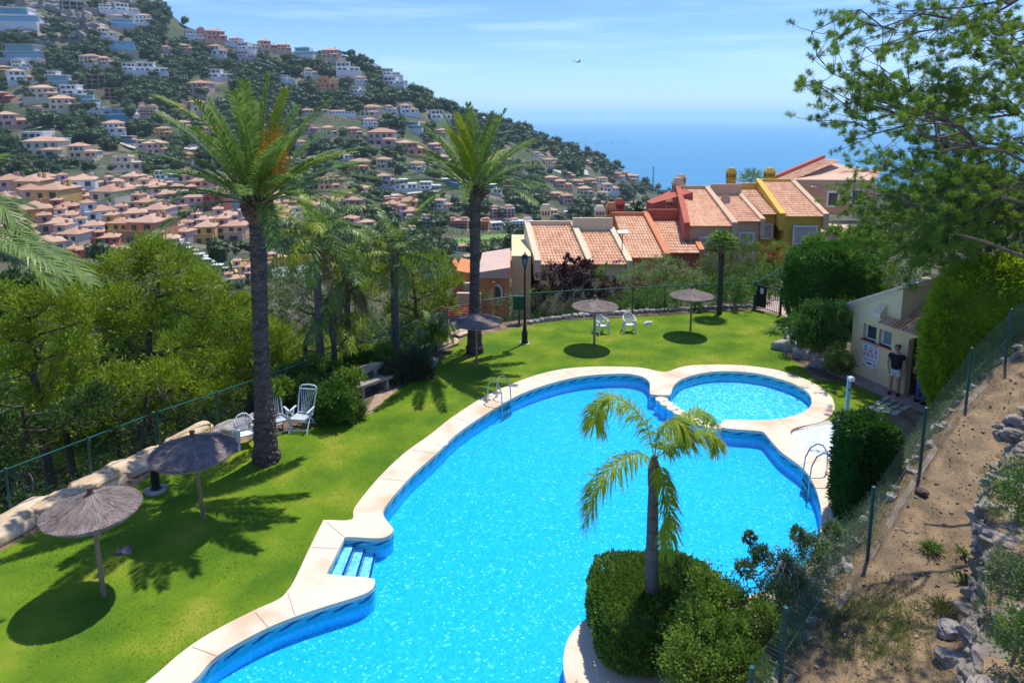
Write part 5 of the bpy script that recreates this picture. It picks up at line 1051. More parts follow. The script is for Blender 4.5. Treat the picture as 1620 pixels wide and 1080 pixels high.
bush('garden_shrub', 'dark green shrub against the fence behind the two armchairs', [(985, 478, 14), (1005, 475, 16), (1030, 470, 17), (1055, 472, 17), (1080, 475, 14), (1015, 490, 9), (1045, 488, 10)], 34.2, shrub_m, n=1500, L=.13, group='shrubs along the far fence')
bush('garden_shrub', 'dark glossy shrub behind the farthest umbrella', [(1110, 472, 15), (1130, 465, 16), (1155, 462, 17), (1178, 458, 15), (1170, 478, 12), (1105, 488, 9)], 34., hedge_m, n=1600, L=.13, group='shrubs along the far fence')
bush('garden_shrub', 'tall mid green shrub under the salmon townhouse windows', [(1110, 425, 16), (1130, 412, 16), (1165, 400, 19), (1185, 385, 13), (1195, 405, 18), (1155, 425, 18), (1120, 440, 15), (1180, 430, 18)], 38, leafmat('mid_green', (.05, .09, .015), (.10, .15, .02), (.22, .27, .05), 2.), n=1100, L=.18, group='shrubs along the far fence')
bush('flowering_shrub', 'yellow green shrub dotted with red flowers under the yellow townhouse', [(1215, 405, 16), (1235, 395, 15), (1240, 415, 14), (1210, 428, 13), (1255, 400, 12), (1228, 430, 12)], 39, lime_m, n=1300, L=.16, group='shrubs along the far fence')
fl_ = MB(); C = np.array([tuple(Dp(rnd.gauss(1225, 14), rnd.gauss(402, 9), 38.2)) for _ in range(90)]); fl_.leaves(C, usph(90), .12, .12)
tag(fl_.obj('red_flowers', mat('red_petals', (.60, .05, .03), trans=.2)), 'scattered red blossoms on the yellow green shrub', 'flowers', kind='stuff')
for i, (x, lb) in enumerate(((1198, 'dark climber beside the garden gate post'), (840, 'dry brown bush at the foot of the braced fence'))):
    bush('garden_shrub', lb, [(x, 470, 10), (x+6, 480, 9)] if i == 0 else [(770, 470, 9), (790, 485, 12), (812, 490, 12), (800, 470, 8)], 34.5 if i == 0 else 33.5, shrub_m if i == 0 else olive_m, n=1400)
# shrub bed around the bench
for lst, Y, m, lb in [([(455, 625, 20), (480, 617, 20), (500, 630, 20), (470, 645, 18), (440, 645, 16)], G(470, 648).y, shrub_m, 'mid green bush behind the slatted reclining chair'),
    ([(510, 638, 22), (530, 624, 22), (520, 655, 18), (505, 655, 16), (540, 645, 16)], G(520, 664).y, hedge_m, 'dark bush between the reclining chair and the bench'),
    ([(553, 640, 18), (562, 650, 17), (545, 652, 15)], G(555, 664).y, shrub_m, 'low rounded bush with orange tips in front of the bench'),
    ([(560, 598, 15), (548, 610, 16), (540, 598, 14)], G(550, 632).y, lime_m, 'light leafed bush just left of the bench'),
    ([(615, 585, 16), (640, 578, 18), (665, 572, 18), (655, 590, 16), (630, 595, 14), (675, 585, 14), (650, 560, 14)], G(650, 604).y, leafmat('grey_dark_shrub', (.02, .04, .02), (.04, .065, .03), (.10, .13, .07), 2.), 'grey green bush right of the bench'),
    ([(585, 575, 18), (560, 572, 16), (605, 562, 16)], G(585, 600).y, hedge_m, 'dark bush behind the bench backrest'),
    ([(480, 585, 17), (500, 578, 15), (455, 595, 16), (530, 588, 16)], G(490, 622).y, shrub_m, 'shaded bush at the foot of the leftmost slim palm'),
    ([(432, 616, 14), (428, 632, 14), (447, 608, 12)], G(430, 664).y, lime_m, 'bright leafed bush touching the big palm trunk')]:
    bush('rounded_bush', lb, lst, Y, m, n=7500, L=.085, W=.045, group='bushes of the planted bed')
c_ = MB(); C = np.array([tuple(Dp(rnd.gauss(550, 8), rnd.gauss(626, 4), 22.4)) for _ in range(120)]); c_.leaves(C, usph(120)+[0, 0, .6], .06, .03)
tag(c_.obj('orange_shoots', mat('orange_leaf_tips', (.42, .13, .02), (.5, .3, .03), trans=.2)), 'orange shoots on top of the low bush by the bench', 'leaves', kind='stuff')
# ---------------------------------------------------------------- palms
def frond(parent, pts, m, L=.42, n=60, droop=.3, vee=.35, fwd=.75, W=.028, r=.022, t0=.14, name='frond', jit=.12):
    P = np.array([tuple(p) for p in crom([np.array(tuple(p)[:3]) for p in pts], 6, False)]) if False else None
    pp = [np.array(tuple(p), float) for p in pts]; k = len(pp); out = []
    for i in range(k-1):
        p0, p1, p2, p3 = pp[max(i-1, 0)], pp[i], pp[i+1], pp[min(i+2, k-1)]
        for t in np.linspace(0, 1, 6, endpoint=False): out.append(.5*((2*p1)+(-p0+p2)*t+(2*p0-5*p1+4*p2-p3)*t*t+(-p0+3*p1-3*p2+p3)*t**3))
    out.append(pp[-1]); out = np.array(out); q = np.linspace(0, 1, len(out))
    mb = MB(); mb.tube([Vector(p) for p in out[::2]], [r*(1-.8*i/(len(out[::2])-1)) for i in range(len(out[::2]))], 5, .75)
    for s in (-1, 1):
        t = np.clip(np.linspace(t0, 1, n)+R.normal(size=n)*.004, 0, 1); B = np.stack([np.interp(t, q, out[:, j]) for j in range(3)], 1); B2 = np.stack([np.interp(np.minimum(t+.02, 1.0), q, out[:, j]) for j in range(3)], 1); B0 = np.stack([np.interp(np.maximum(t-.02, 0), q, out[:, j]) for j in range(3)], 1)
        T = B2-B0; T /= np.linalg.norm(T, axis=1, keepdims=True)+1e-9; Sd = np.cross(T, [0, 0, 1.]); nl = np.linalg.norm(Sd, axis=1, keepdims=True); Sd = np.where(nl > .08, Sd/np.maximum(nl, 1e-6), np.array([1., 0, 0])); U = np.cross(Sd, T)
        D = Sd*s*1.0+T*(fwd+.5*t[:, None]**2)+U*vee+R.normal(size=(n, 3))*jit; D /= np.linalg.norm(D, axis=1, keepdims=True)
        ln = L*np.sin(PI*np.clip(.12+.80*(t-t0)/(1-t0), 0, 1))**.55*R.uniform(.8, 1.1, n); ln = ln[:, None]
        dn = np.array([0, 0, -1.]); M = B+D*ln*.5+dn*ln*droop*.18; E = B+D*ln*.92+dn*ln*droop*.8; Wv = np.cross(D, U+D*.1); Wv /= np.linalg.norm(Wv, axis=1, keepdims=True)+1e-9; Wv *= W/2
        V = np.stack([B-Wv*.5, B+Wv*.5, M+Wv, M-Wv, E+Wv*.12, E-Wv*.12], 1).reshape(-1, 3); i6 = np.arange(n)[:, None]*6; F = np.concatenate([i6+[0, 1, 2, 3], i6+[3, 2, 4, 5]]); mb.add(V, F, np.repeat(np.clip(R.normal(.35, .25, n)+.25*t, 0, 1), 6))
    return mb.obj(name, m, parent)
def arc(c, az, el, L, sag, k=5, side=0.0):
    """spine that leaves c at elevation el and bends down by sag"""
    P = [Vector(c)]; e = el; a = az
    for i in range(k): P.append(P[-1]+Vector((math.cos(e)*math.cos(a), math.cos(e)*math.sin(a), math.sin(e)))*L/k); e -= sag/k*(.6+.8*i/k); a += side/k
    return P
def trunk(parent, pts, rad, m, rings=0, boots=None):
    P = []; Rr = []; pts = [Vector(p) for p in pts]; n = 46
    cum = [0]; 
    for a, b in zip(pts[:-1], pts[1:]): cum.append(cum[-1]+(b-a).length)
    for i in range(n+1):
        s = cum[-1]*i/n; P.append(Vector([np.interp(s, cum, [p[j] for p in pts]) for j in range(3)])); rr = np.interp(s/cum[-1], np.linspace(0, 1, len(rad)), rad); Rr.append(rr*(1+(rings*(1 if i % 2 else -1))))
    mb = MB(); mb.tube(P, Rr, 14); return mb.obj('trunk', m, parent, smooth=False)
def boots(parent, c, r, h, n=70, m=None, name='leaf_bases'):
    mb = MB(); c = Vector(c)
    for i in range(n):
        a = i*2.4; z = h*i/n; d = Vector((math.cos(a), math.sin(a), 0)); rr = r*math.sin(PI*(.28+.5*i/n)); p = c+d*rr*.80+Vector((0, 0, z)); q = c+d*(rr*1.05+.07)+Vector((0, 0, z+.20)); mb.beam(p, q, .12, .05, tint=rnd.random(), up=d)
    mb.lathe([(r*.7, 0), (r*.95, h*.3), (r*.9, h*.7), (r*.5, h*1.05)], tuple(c), 12); return mb.obj(name, m or mat('brown_leaf_bases', (.075, .045, .028), (.17, .105, .06), scale=7, tintmix=.35, tc1=(.26, .17, .10)), parent)
def scars(parent, pts, rads, m):           # rough persistent leaf scars up a date palm trunk
    mb = MB(); pts = [Vector(p) for p in pts]; cum = [0]
    for a, b in zip(pts[:-1], pts[1:]): cum.append(cum[-1]+(b-a).length)
    N = int(cum[-1]*62)
    for i in range(N):
        s = cum[-1]*i/N; p = Vector([np.interp(s, cum, [q[j] for q in pts]) for j in range(3)]); r = np.interp(s/cum[-1], np.linspace(0, 1, len(rads)), rads); a = i*2.39996; d = Vector((math.cos(a), math.sin(a), 0)); e = Vector((-d.y, d.x, 0))*.075
        u = Vector((0, 0, rnd.uniform(.03, .06))); b = p+d*r*.94; mb.add([tuple(b-e), tuple(b+e), tuple(b+e*.6+u+d*rnd.uniform(.02, .05)), tuple(b-e*.6+u+d*rnd.uniform(.02, .05)), tuple(b+u*1.5)], [(0, 1, 2, 3), (3, 2, 4)], rnd.random())
    return mb.obj('trunk_scars', m, parent)
scar_m = mat('trunk_scars', (.07, .05, .038), (.15, .11, .088), scale=5, tintmix=.6, tc1=(.25, .20, .16))
def date_palm(base, tip, mid, label, nf=46, L=3.6, r=.25, fruit=None, flare=.37, extra=(), Lf=.46, elmin=-.15, avoid=None):
    t = thing('date_palm', label, 'palm tree', tuple(base), group='tall date palms by the lawn'); b = Vector(base); tp = Vector(tip)-b; md = Vector(mid)-b
    pts = [Vector((0, 0, -.3)), Vector((0, 0, .25)), md*.5, md, (md+tp)/2, tp]; rd = [flare, flare*.92, r*1.02, r*.95, r*.92, r, r*1.05]
    trunk(t, pts, rd, ptrunk_m, .03); scars(t, pts, rd, scar_m); boots(t, tp-Vector((0, 0, .25)), .33, .60, 80)
    rt = MB(); 
    for i in range(60):
        a = rnd.uniform(0, 6.28); v, f = rock((math.cos(a)*flare*.98, math.sin(a)*flare*.98, rnd.uniform(0, .28)), (.12, .12, .12), a, i, 1, .3); rt.add(v, f, rnd.random())
    rt.obj('root_boss', ptrunk_m, t)
    c = tp+Vector((0, 0, .3))
    for i in range(nf):
        f_ = (i+.5)/nf; az = i*2.39996+rnd.uniform(-.2, .2); el = math.radians(86-80*f_**.9+rnd.uniform(-5, 5)); el = max(el, elmin)
        ll = L*rnd.uniform(.86, 1.06)*(.92+.08*math.sin(PI*f_)); sg = .34+.68*f_+rnd.uniform(-.1, .2)
        frond(t, arc(c+Vector((math.cos(az), math.sin(az), 0))*.16, az, el, ll, sg, 5, rnd.uniform(-.35, .35)), palm_m if rnd.random() < .8 else palm2_m, Lf*.92, 92, rnd.uniform(.12, .4), .34, .85, .036, .026, t0=.2)
    for P, m in extra: frond(t, P, m, Lf, 96, .3, .3, .8, .038, .026, t0=.2)
    if fruit:
        q = MB(); 
        for (x, y, Y) in fruit:
            g = Dp(x, y, Y)-b
            for _ in range(9):
                e = g+Vector((rnd.gauss(0, .16), rnd.gauss(0, .16), rnd.gauss(-.05, .2))); q.tube([c, c.lerp(e, .5)+Vector((0, 0, .3)), e], [.012, .008, .004], 4, .9)
                C = np.array(e)+R.normal(size=(60, 3))*[.07, .07, .20]; q.leaves(C, [(0, 0, -1)]*60+R.normal(size=(60, 3))*.3, .05, .035)
        q.obj('fruit_clusters', mat('orange_dates', (.55, .26, .02), (.68, .36, .03), scale=9, trans=.15), t)
    return t
b1 = G(422, 729); Y1 = b1.y; t1 = Dp(408, 338, Y1+.1); m1 = Dp(412, 530, Y1)
cc1 = t1+Vector((0, 0, .2))-b1
def pxarc(c, lst, Y, b): return [c]+[Dp(x, y, q[0] if (q := r_) else Y)-b for x, y, *r_ in lst]
ex = [([cc1]+[Dp(x, y, Yq)-b1 for x, y, Yq in ((360, 292, Y1-.3), (300, 262, Y1-.6), (240, 244, Y1-.8), (192, 240, Y1-.9))], palm_m), ([cc1]+[Dp(x, y, Yq)-b1 for x, y, Yq in ((375, 250, Y1-.3), (330, 200, Y1-.4), (285, 170, Y1-.5), (248, 152, Y1-.5))], palm2_m), ([cc1]+[Dp(x, y, Yq)-b1 for x, y, Yq in ((445, 290, Y1-.4), (490, 255, Y1-.5), (535, 258, Y1-.5), (560, 262, Y1-.5))], palm_m)]
date_palm(b1, t1, m1, 'tallest date palm at left with orange fruit clusters and stout scarred trunk', 46, 3.45, .215, [(432, 235, Y1-.5), (428, 255, Y1-.5), (440, 222, Y1-.4), (446, 262, Y1-.3), (420, 275, Y1-.6)], .34, ex, .48)
b2 = G(751, 558); t2 = Dp(752, 312, b2.y); date_palm(b2, t2, Dp(751, 440, b2.y), 'second tall date palm behind the third umbrella, plain dark trunk', 44, 3.45, .21, [(737, 215, b2.y-.5)], .32, (), .48)
# young queen palm on the peninsula
bb = Vector((2.42, 11.2, 1.2)); tt = Dp(1035, 722, 11.2); cpx = lambda l: [Dp(x, y, Y)-bb for x, y, Y in l]
t = thing('queen_palm', 'small palm with six drooping fronds rising from the low round hedge', 'palm tree', tuple(bb)); tp = tt-bb
trunk(t, [Dp(1030, 985, 11.2)-bb, Dp(1031, 900, 11.2)-bb, Dp(1033, 800, 11.2)-bb, Dp(1034, 772, 11.2)-bb], [.145, .12, .105, .09], ptrunk2_m, .025)
mb = MB(); mb.tube([Dp(1034, 778, 11.2)-bb, Dp(1034, 765, 11.2)-bb, Dp(1034, 740, 11.2)-bb, tp], [.085, .105, .10, .05], 10, .2); mb.obj('crownshaft', mat('brown_crownshaft', (.11, .07, .045), (.22, .15, .10), scale=8, stretch=(1, 1, .2)), t)
for pts, m, LL in (([(1035, 725, 11.2), (1022, 672, 11.35), (992, 638, 11.5), (962, 626, 11.5), (944, 648, 11.4), (941, 668, 11.3)], palm_m, .40), ([(1033, 728, 11.2), (1012, 717, 11.1), (982, 727, 10.9), (950, 757, 10.75), (932, 795, 10.7), (924, 832, 10.7)], palm2_m, .36),
    ([(1036, 724, 11.2), (1040, 690, 11.2), (1055, 668, 11.1), (1077, 668, 11.0), (1090, 688, 10.9)], palm2_m, .34), ([(1038, 722, 11.2), (1058, 693, 11.5), (1085, 662, 11.8), (1112, 650, 12.), (1130, 668, 12.1)], palm_m, .34),
    ([(1039, 724, 11.2), (1062, 706, 11.2), (1092, 692, 11.2), (1122, 685, 11.2), (1134, 700, 11.1)], palm2_m, .36), ([(1040, 728, 11.2), (1048, 752, 11.0), (1056, 785, 10.9), (1060, 825, 10.85), (1055, 872, 10.8)], palm_m, .30)):
    frond(t, cpx(pts), palm3_m, LL*1.25, 120, .7, .1, .55, .027, .013, t0=.12, jit=.26)
# slim queen palms by the bench
def slim_palm(base, top, label, nf, L, r, dead=4, lean=None, gray=True):
    t = thing('queen_palm', label, 'palm tree', tuple(base), group='slim palms behind the bench'); b = Vector(base); tp = Vector(top)-b
    trunk(t, [Vector((0, 0, -.2)), tp*.5+Vector((0, 0, 0)), tp-Vector((0, 0, .5))], [r*1.25, r, r*.9], ptrunk2_m, .015)
    mb = MB()
    for i in range(16):
        a = i*2.4; d = Vector((math.cos(a), math.sin(a), 0)); z = -.9+.075*i; mb.tube([tp+d*r*.9+Vector((0, 0, z)), tp+d*(r*1.25)+Vector((0, 0, z+.30)), tp+d*(r*1.9)+Vector((0, 0, z+.55))], [.06, .045, .02], 5, rnd.random())
    mb.obj('leaf_bases', mat('grey_leaf_bases', (.18, .155, .13), (.34, .30, .26), scale=6), t)
    for i in range(nf):
        f_ = (i+.5)/nf; az = i*2.39996+rnd.uniform(-.25, .25); el = math.radians(80-88*f_+rnd.uniform(-6, 6)); frond(t, arc(tp+Vector((0, 0, -.1)), az, el, L*rnd.uniform(.85, 1.05), 1.0+.9*f_+rnd.uniform(-.2, .2), 6), palm_m if rnd.random() < .6 else palm2_m, .46, 46, .6, .08, .55, .040, .018, t0=.16, jit=.25)
    for i in range(dead):
        az = rnd.uniform(0, 6.28); frond(t, arc(tp+Vector((0, 0, -.35)), az, -.6, L*.75, .9, 5), brown_m, .35, 36, .9, 0, .4, .03, .016, name='dead_frond', jit=.3)
slim_palm(G(508, 603), Dp(499, 372, G(508, 603).y), 'leftmost slim palm with dense green crown behind the reclining chair', 24, 2.5, .135, 3)
slim_palm(G(626, 563), Dp(623, 400, G(626, 563).y), 'slim grey palm with pale leaf bases behind the grey shrubs', 24, 2.5, .155, 3)
slim_palm(G(552, 585), Dp(548, 425, G(552, 585).y), 'middle slim palm with brown dead fronds hanging down', 16, 2.1, .11, 9)
slim_palm(G(531, 596), Dp(526, 505, G(531, 596).y), 'short palm with upright fronds between two slim trunks', 12, 1.8, .10, 1)
slim_palm(Vector((G(688, 556).x, G(688, 556).y, 0)), Dp(686, 520, G(688, 556).y), 'low bushy palm at the lawn corner left of the third umbrella', 16, 1.0, .10, 0)
# palm outside the frame at left: only its fronds hang in
pb0 = ground_at(-14.6, 15.0); ct = Dp(-105, 345, 15.0); date_palm(pb0, ct, (pb0+ct)/2, 'palm beyond the left edge whose long fronds hang into view', 9, 1.9, .23, None, .3, [([Dp(x, y, Yq)-pb0 for x, y, Yq in l], palm_m) for k, l in enumerate([((-100, 335, 15), (-50, 335, 14.5), (0, 352, 14.2), (60, 385, 14.), (110, 415, 13.9), (143, 446, 13.8)), ((-100, 330, 15), (-50, 310, 14.6), (-10, 318, 14.4), (20, 345, 14.3), (38, 385, 14.2)), ((-100, 345, 15), (-55, 360, 14.6), (0, 395, 14.4), (50, 420, 14.3), (85, 455, 14.3)), ((-100, 340, 15), (-60, 345, 14.), (-5, 372, 13.6), (55, 402, 13.3), (112, 440, 13.2))])], .55)
# fan palms
def fan_palm(base, top, label, nl=34, s=.55, group=None, dead=6):
    t = thing('fan_palm', label, 'palm tree', tuple(base), group=group); b = Vector(base); tp = Vector(top)-b; trunk(t, [Vector((0, 0, -.2)), tp*.5, tp], [.13, .12, .15], mat('fibrous_trunk', (.035, .028, .024), (.08, .065, .055), scale=8, bump=.6), .05)
    for i in range(nl+dead):
        f_ = (i+.5)/nl; az = i*2.39996; el = math.radians(82-95*min(f_, 1.15)); d = Vector((math.cos(el)*math.cos(az), math.cos(el)*math.sin(az), math.sin(el))); st = s*.9; c = tp+d*st; mb = MB(); mb.tube([tp, c], [.014, .008], 4, .8)
        sd = d.cross(Vector((0, 0, 1)));  sd = sd.normalized() if sd.length > .05 else Vector((1, 0, 0)); up = sd.cross(d); nb = 22
        ang = np.linspace(-1.9, 1.9, nb); D = np.array([tuple(d*math.cos(a)+sd*math.sin(a)+up*.12) for a in ang]); mb.leaves(np.repeat(np.array(c)[None], nb, 0), D, s*(1-.15*np.abs(ang)/1.9), .045, R.random(nb), bend=.25); mb.obj('fan_leaf' if f_ < 1 else 'dead_leaf', (palm_m if f_ < 1 else brown_m), t)
p = G(1138, 497); fan_palm(p, Dp(1142, 388, p.y), 'fan palm with a dark fibrous trunk standing on the far lawn edge', 38, .52)
p = Dp(1186, 340, 80); fan_palm(p, Dp(1188, 292, 80), 'bluish palm crown peeping over the townhouse roofs before the sea', 26, 1.3, dead=0)
for i, (x, y) in enumerate([(1222, 524), (1245, 470)]):
    p = G(x, y+2); t = thing('cycad', ['small dark cycad at the lawn edge by the grey rocks', 'spiky dark cycad leaning over the gate path'][i], 'cycad', tuple(p), group='cycads')
    for k in range(14): frond(t, arc((0, 0, .05 if not i else .5), k*2.4, math.radians(60-3*k), .55 if not i else .8, 1.1, 5), palm_m, .12, 24, .1, .1, .5, .014, .008)
# ================================================================ the built-up hillside
fw = mat('far_wall', (1, 1, 1), (.86, .86, .86), scale=.3, rough=.9, objcol=True); froof = mat('far_tile_roof', (.60, .42, .29), (.48, .29, .19), scale=.06, rough=.9, coords='Object', detail=1); fglass = mat('far_window', (.03, .04, .05), (.07, .09, .10), scale=.2, rough=.2)
fband = mat('far_glass_band', (.05, .22, .30), (.12, .32, .40), scale=.15, rough=.12, spec=.7); fshut = mat('far_blue_pool', (.04, .45, .70), rough=.15); fterr = mat('far_terrace', (.50, .40, .32), (.40, .32, .25), scale=.5)
WM = MB().box((0, 0, 0), (1, .12, 1)).mesh('window', fglass)
def rand_mix(m, other, key=1.0):        # per house variation of the roof colour
    n = m.node_tree.nodes; L = m.node_tree.links; b = n['Principled BSDF']; src = b.inputs['Base Color'].links[0].from_socket
    oi = n.new('ShaderNodeObjectInfo'); mm = n.new('ShaderNodeMixRGB'); mm.inputs[2].default_value = (*other, 1); L.new(oi.outputs['Random'], mm.inputs[0]); L.new(src, mm.inputs[1]); L.new(mm.outputs[0], b.inputs['Base Color'])
rand_mix(froof, (.42, .24, .15))
def pw(par, x, y, z, w=1.2, h=1.4, rz=0):
    o = link(bpy.data.objects.new('window', WM)); o.parent = par; o.location = (x, y, z); o.scale = (w, 1, h); o.rotation_euler = (0, 0, rz)
def hip(mb, x, y, z, w, d, h, ov=.5):
    w2, d2 = w/2+ov, d/2+ov; k = min(w2, d2)
    rx, ry = (w2-k, 0) if w2 > d2 else (0, d2-k)
    v = [(x-w2, y-d2, z), (x+w2, y-d2, z), (x+w2, y+d2, z), (x-w2, y+d2, z), (x-rx, y-ry, z+h), (x+rx, y-ry, z+h), (x+rx, y+ry, z+h), (x-rx, y+ry, z+h)]
    mb.add(v, [(0, 1, 5, 4), (1, 2, 6, 5), (2, 3, 7, 6), (3, 0, 4, 7), (3, 2, 1, 0), (4, 5, 6, 7)]); mb.box((x, y, z-.1), (w+ov*1.6, d+ov*1.6, .2))
def proto(name, cat, walls, roofs, wins, extra=()):
    t = bpy.data.objects.new(name, None); sc.collection.objects.link(t); m = MB()
    for x, y, z, w, d, h in walls: m.box((x, y, z+h/2), (w, d, h))
    m.obj('wall', fw, t)
    for q in roofs:
        r_ = MB()
        if q[0] == 'h': hip(r_, *q[1:]); r_.box((q[1]+q[4]*.22, q[2], q[3]+q[6]*.8), (.7, .7, 1.5)); r_.obj('roof', froof, t)
        else: _, x, y, z, w, d = q; r_.box((x, y, z+.2), (w+.8, d+.8, .4)); r_.obj('roof', fw, t)
    for q in wins: pw(t, *q)
    for nm, bx, m_ in extra:
        e = MB(); 
        for x, y, z, w, d, h in bx: e.box((x, y, z+h/2), (w, d, h))
        e.obj(nm, m_, t)
    index_kids(t); t['category'] = cat; return t
FB = -9
P = {}
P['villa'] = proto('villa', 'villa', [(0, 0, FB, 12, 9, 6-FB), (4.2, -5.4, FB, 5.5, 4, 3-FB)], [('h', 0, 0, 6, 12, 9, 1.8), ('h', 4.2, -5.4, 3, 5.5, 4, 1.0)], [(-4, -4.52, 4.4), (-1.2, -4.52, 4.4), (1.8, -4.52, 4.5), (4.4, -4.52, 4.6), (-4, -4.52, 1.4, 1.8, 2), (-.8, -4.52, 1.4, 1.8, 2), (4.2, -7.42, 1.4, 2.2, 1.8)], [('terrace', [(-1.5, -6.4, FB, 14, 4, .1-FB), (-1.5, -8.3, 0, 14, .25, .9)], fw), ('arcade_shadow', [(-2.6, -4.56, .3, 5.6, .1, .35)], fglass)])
P['villa2'] = proto('villa', 'villa', [(-2, 0, FB, 9, 8, 6.4-FB), (4.5, .5, FB, 7, 7, 3.4-FB)], [('h', -2, 0, 6.4, 9, 8, 1.7), ('h', 4.5, .5, 3.4, 7, 7, 1.3)], [(-4.4, -4.02, 4.9), (-1.8, -4.02, 4.9, 2.2, 1.6), (.8, -4.02, 4.9), (-4, -4.02, 1.6, 1.6, 2), (-1, -4.02, 1.6, 2.4, 2), (3.6, -3.02, 1.7, 1.8, 1.6), (6.4, -3.02, 1.7)], [('terrace', [(1, -6, FB, 15, 4, -.2-FB), (1, -8, -.2, 15, .25, .9)], fw), ('awning', [(3.8, -4.2, 2.5, 5, 2.2, .2)], froof)])
P['modern'] = proto('modern_villa', 'villa', [(0, .5, FB, 18, 8, 3.2-FB), (-2, 1.2, 3.6, 13, 7, 3)], [('f', 0, 0, 3.2, 18, 9), ('f', -2, .7, 6.6, 13, 8)], [], [('glass_front', [(0, -3.6, .5, 16.5, .2, 2.4)], fband), ('upper_glass', [(-2, -2.4, 4.1, 11.5, .2, 2.2)], fband), ('terrace', [(0, -7, FB, 20, 6, .1-FB)], fw), ('swimming_pool', [(3, -7.4, .12, 9, 3, .1)], fshut)])
P['modern2'] = proto('modern_villa', 'villa', [(-3, 0, FB, 10, 8, 6.6-FB), (5, .8, FB, 8, 7, 3.4-FB)], [('f', -3, 0, 6.6, 10, 8), ('f', 5, .8, 3.4, 8, 7)], [(-6, -4.02, 5, 2.4, 1.8), (-2.8, -4.02, 5, 2.4, 1.8), (0, -4.02, 5, 1.6, 1.8), (-5.5, -4.02, 1.6, 2.6, 2.2), (-2, -4.02, 1.6, 2.6, 2.2), (3.2, -2.72, 1.6, 2.4, 2.2), (6.6, -2.72, 1.6, 2.4, 2.2)], [('terrace', [(1, -6.4, FB, 18, 5, .1-FB), (1, -8.9, .1, 18, .2, 1)], fw)])
P['blue'] = proto('glass_villa', 'villa', [(0, 1, FB, 16, 8, 3.0-FB), (0, 1.6, 3.3, 15, 7, 2.8)], [('f', 0, .6, 3.0, 16, 9), ('f', 0, 1.2, 6.1, 15, 8)], [], [('glass_front', [(0, -3.1, .3, 15.6, .2, 2.5)], mat('far_blue_glass', (.03, .26, .46), (.07, .38, .58), scale=.2, rough=.1, spec=.8)), ('upper_glass', [(0, -2.0, 3.5, 14.6, .2, 2.4)], mat('far_blue_glass', (1, 1, 1))), ('terrace', [(0, -6.2, FB, 18, 5, .1-FB)], fterr)])
P['town'] = proto('townhouse', 'townhouse', [(0, 0, FB, 7, 9, 5.8-FB), (0, -5.6, FB, 6.4, 2.4, 2.9-FB)], [('h', 0, 0, 5.8, 7, 9, 1.7, .3)], [(-1.8, -4.52, 4.2, 1.2, 1.5), (1.6, -4.52, 4.2, 1.6, 2.0), (-1.4, -6.82, 1.4, 1.4, 1.5), (1.5, -6.82, 1.3, 1.5, 2)], [('balcony', [(0, -6.7, 2.9, 6.4, .2, .9)], fw), ('chimney', [(2.4, 1, 6.4, .8, .8, 1.6)], fw)])
P['town2'] = proto('townhouse', 'townhouse', [(0, 0, FB, 9, 8, 5.4-FB), (-2.6, .5, 5, 3.6, 5, 2.8), (1.6, -5, FB, 5.4, 2.4, 2.8-FB)], [('h', 1, 0, 5.4, 7.4, 8, 1.5, .3), ('h', -2.6, .5, 7.8, 3.6, 5, .9, .3)], [(-2.6, -4.02, 3.9, 1.3, 1.4), (.6, -4.02, 3.9, 1.3, 1.8), (3, -4.02, 3.9, 1.2, 1.4), (-2.6, -2.02, 6.6, 1.1, 1.1), (-2.4, -4.02, 1.2, 1.6, 1.8), (1.6, -6.22, 1.3, 2.4, 1.9)], [('balcony', [(1.6, -6.1, 2.8, 5.4, .2, .9)], fw)])
P['apart'] = proto('apartment_block', 'apartment block', [(0, 0, FB, 22, 10, 9-FB), (7, 2, 9, 7, 6, 2.6), (-7, 2, 9, 6, 6, 2.4)], [('h', 7, 2, 11.6, 7, 6, 1.2), ('h', -7, 2, 11.4, 6, 6, 1.2), ('f', 0, 0, 9, 22, 10)], [(x, -5.02, z, 2.4, 1.9) for z in (1.5, 4.5, 7.4) for x in (-9, -5.4, -1.8, 1.8, 5.4, 9)], [('balconies', [(0, -6.2, z, 21, 2.2, .25) for z in (0, 3, 6)]+[(0, -7.2, z, 21, .15, .9) for z in (0, 3, 6)], fw), ('terrace', [(0, -8, FB, 26, 6, -.4-FB)], fterr)])
P['row'] = proto('long_terrace', 'terrace row', [(0, 0, FB, 34, 8, 3.2-FB)], [('h', 0, 0, 3.2, 34, 8, 1.2)], [(x, -4.02, 1.6, 2.2, 1.8) for x in range(-14, 16, 4)], [('retaining_wall', [(0, -5, FB, 36, 1.5, -.6-FB)], fw)])
P['frame'] = proto('unfinished_house', 'unfinished building', [(0, 0, z, 13, 8, .4) for z in (0, 3, 6)]+[(x, y, FB, .5, .5, 6-FB) for x in (-6, -2, 2, 6) for y in (-3.6, 3.6)]+[(0, 3.9, FB, 13, .2, 6-FB)], [], [], [('dark_bay', [(0, 1, .4, 12, .2, 2.4), (0, 1, 3.4, 12, .2, 2.4)], mat('far_brown', (.07, .045, .04), (.12, .08, .07), scale=.3))])
P['castle'] = proto('hilltop_house', 'villa', [(0, 0, FB, 16, 9, 4-FB), (-3, 1, 4, 9, 7, 3), (-3, 2, 7, 5, 4, 2.4)], [('f', 0, 0, 4, 16, 9), ('f', -3, 1, 7, 9, 7), ('f', -3, 2, 9.4, 5, 4)], [(-6, -4.52, 2.2), (-3, -4.52, 2.2), (0, -4.52, 2.2, 1.6, 2), (4, -4.52, 2.2, 2.4, 2), (-5, -2.52, 5.6), (-1.4, -2.52, 5.6, 1.6, 1.6)], [('terrace', [(0, -6, FB, 19, 4, -.1-FB)], fw)])
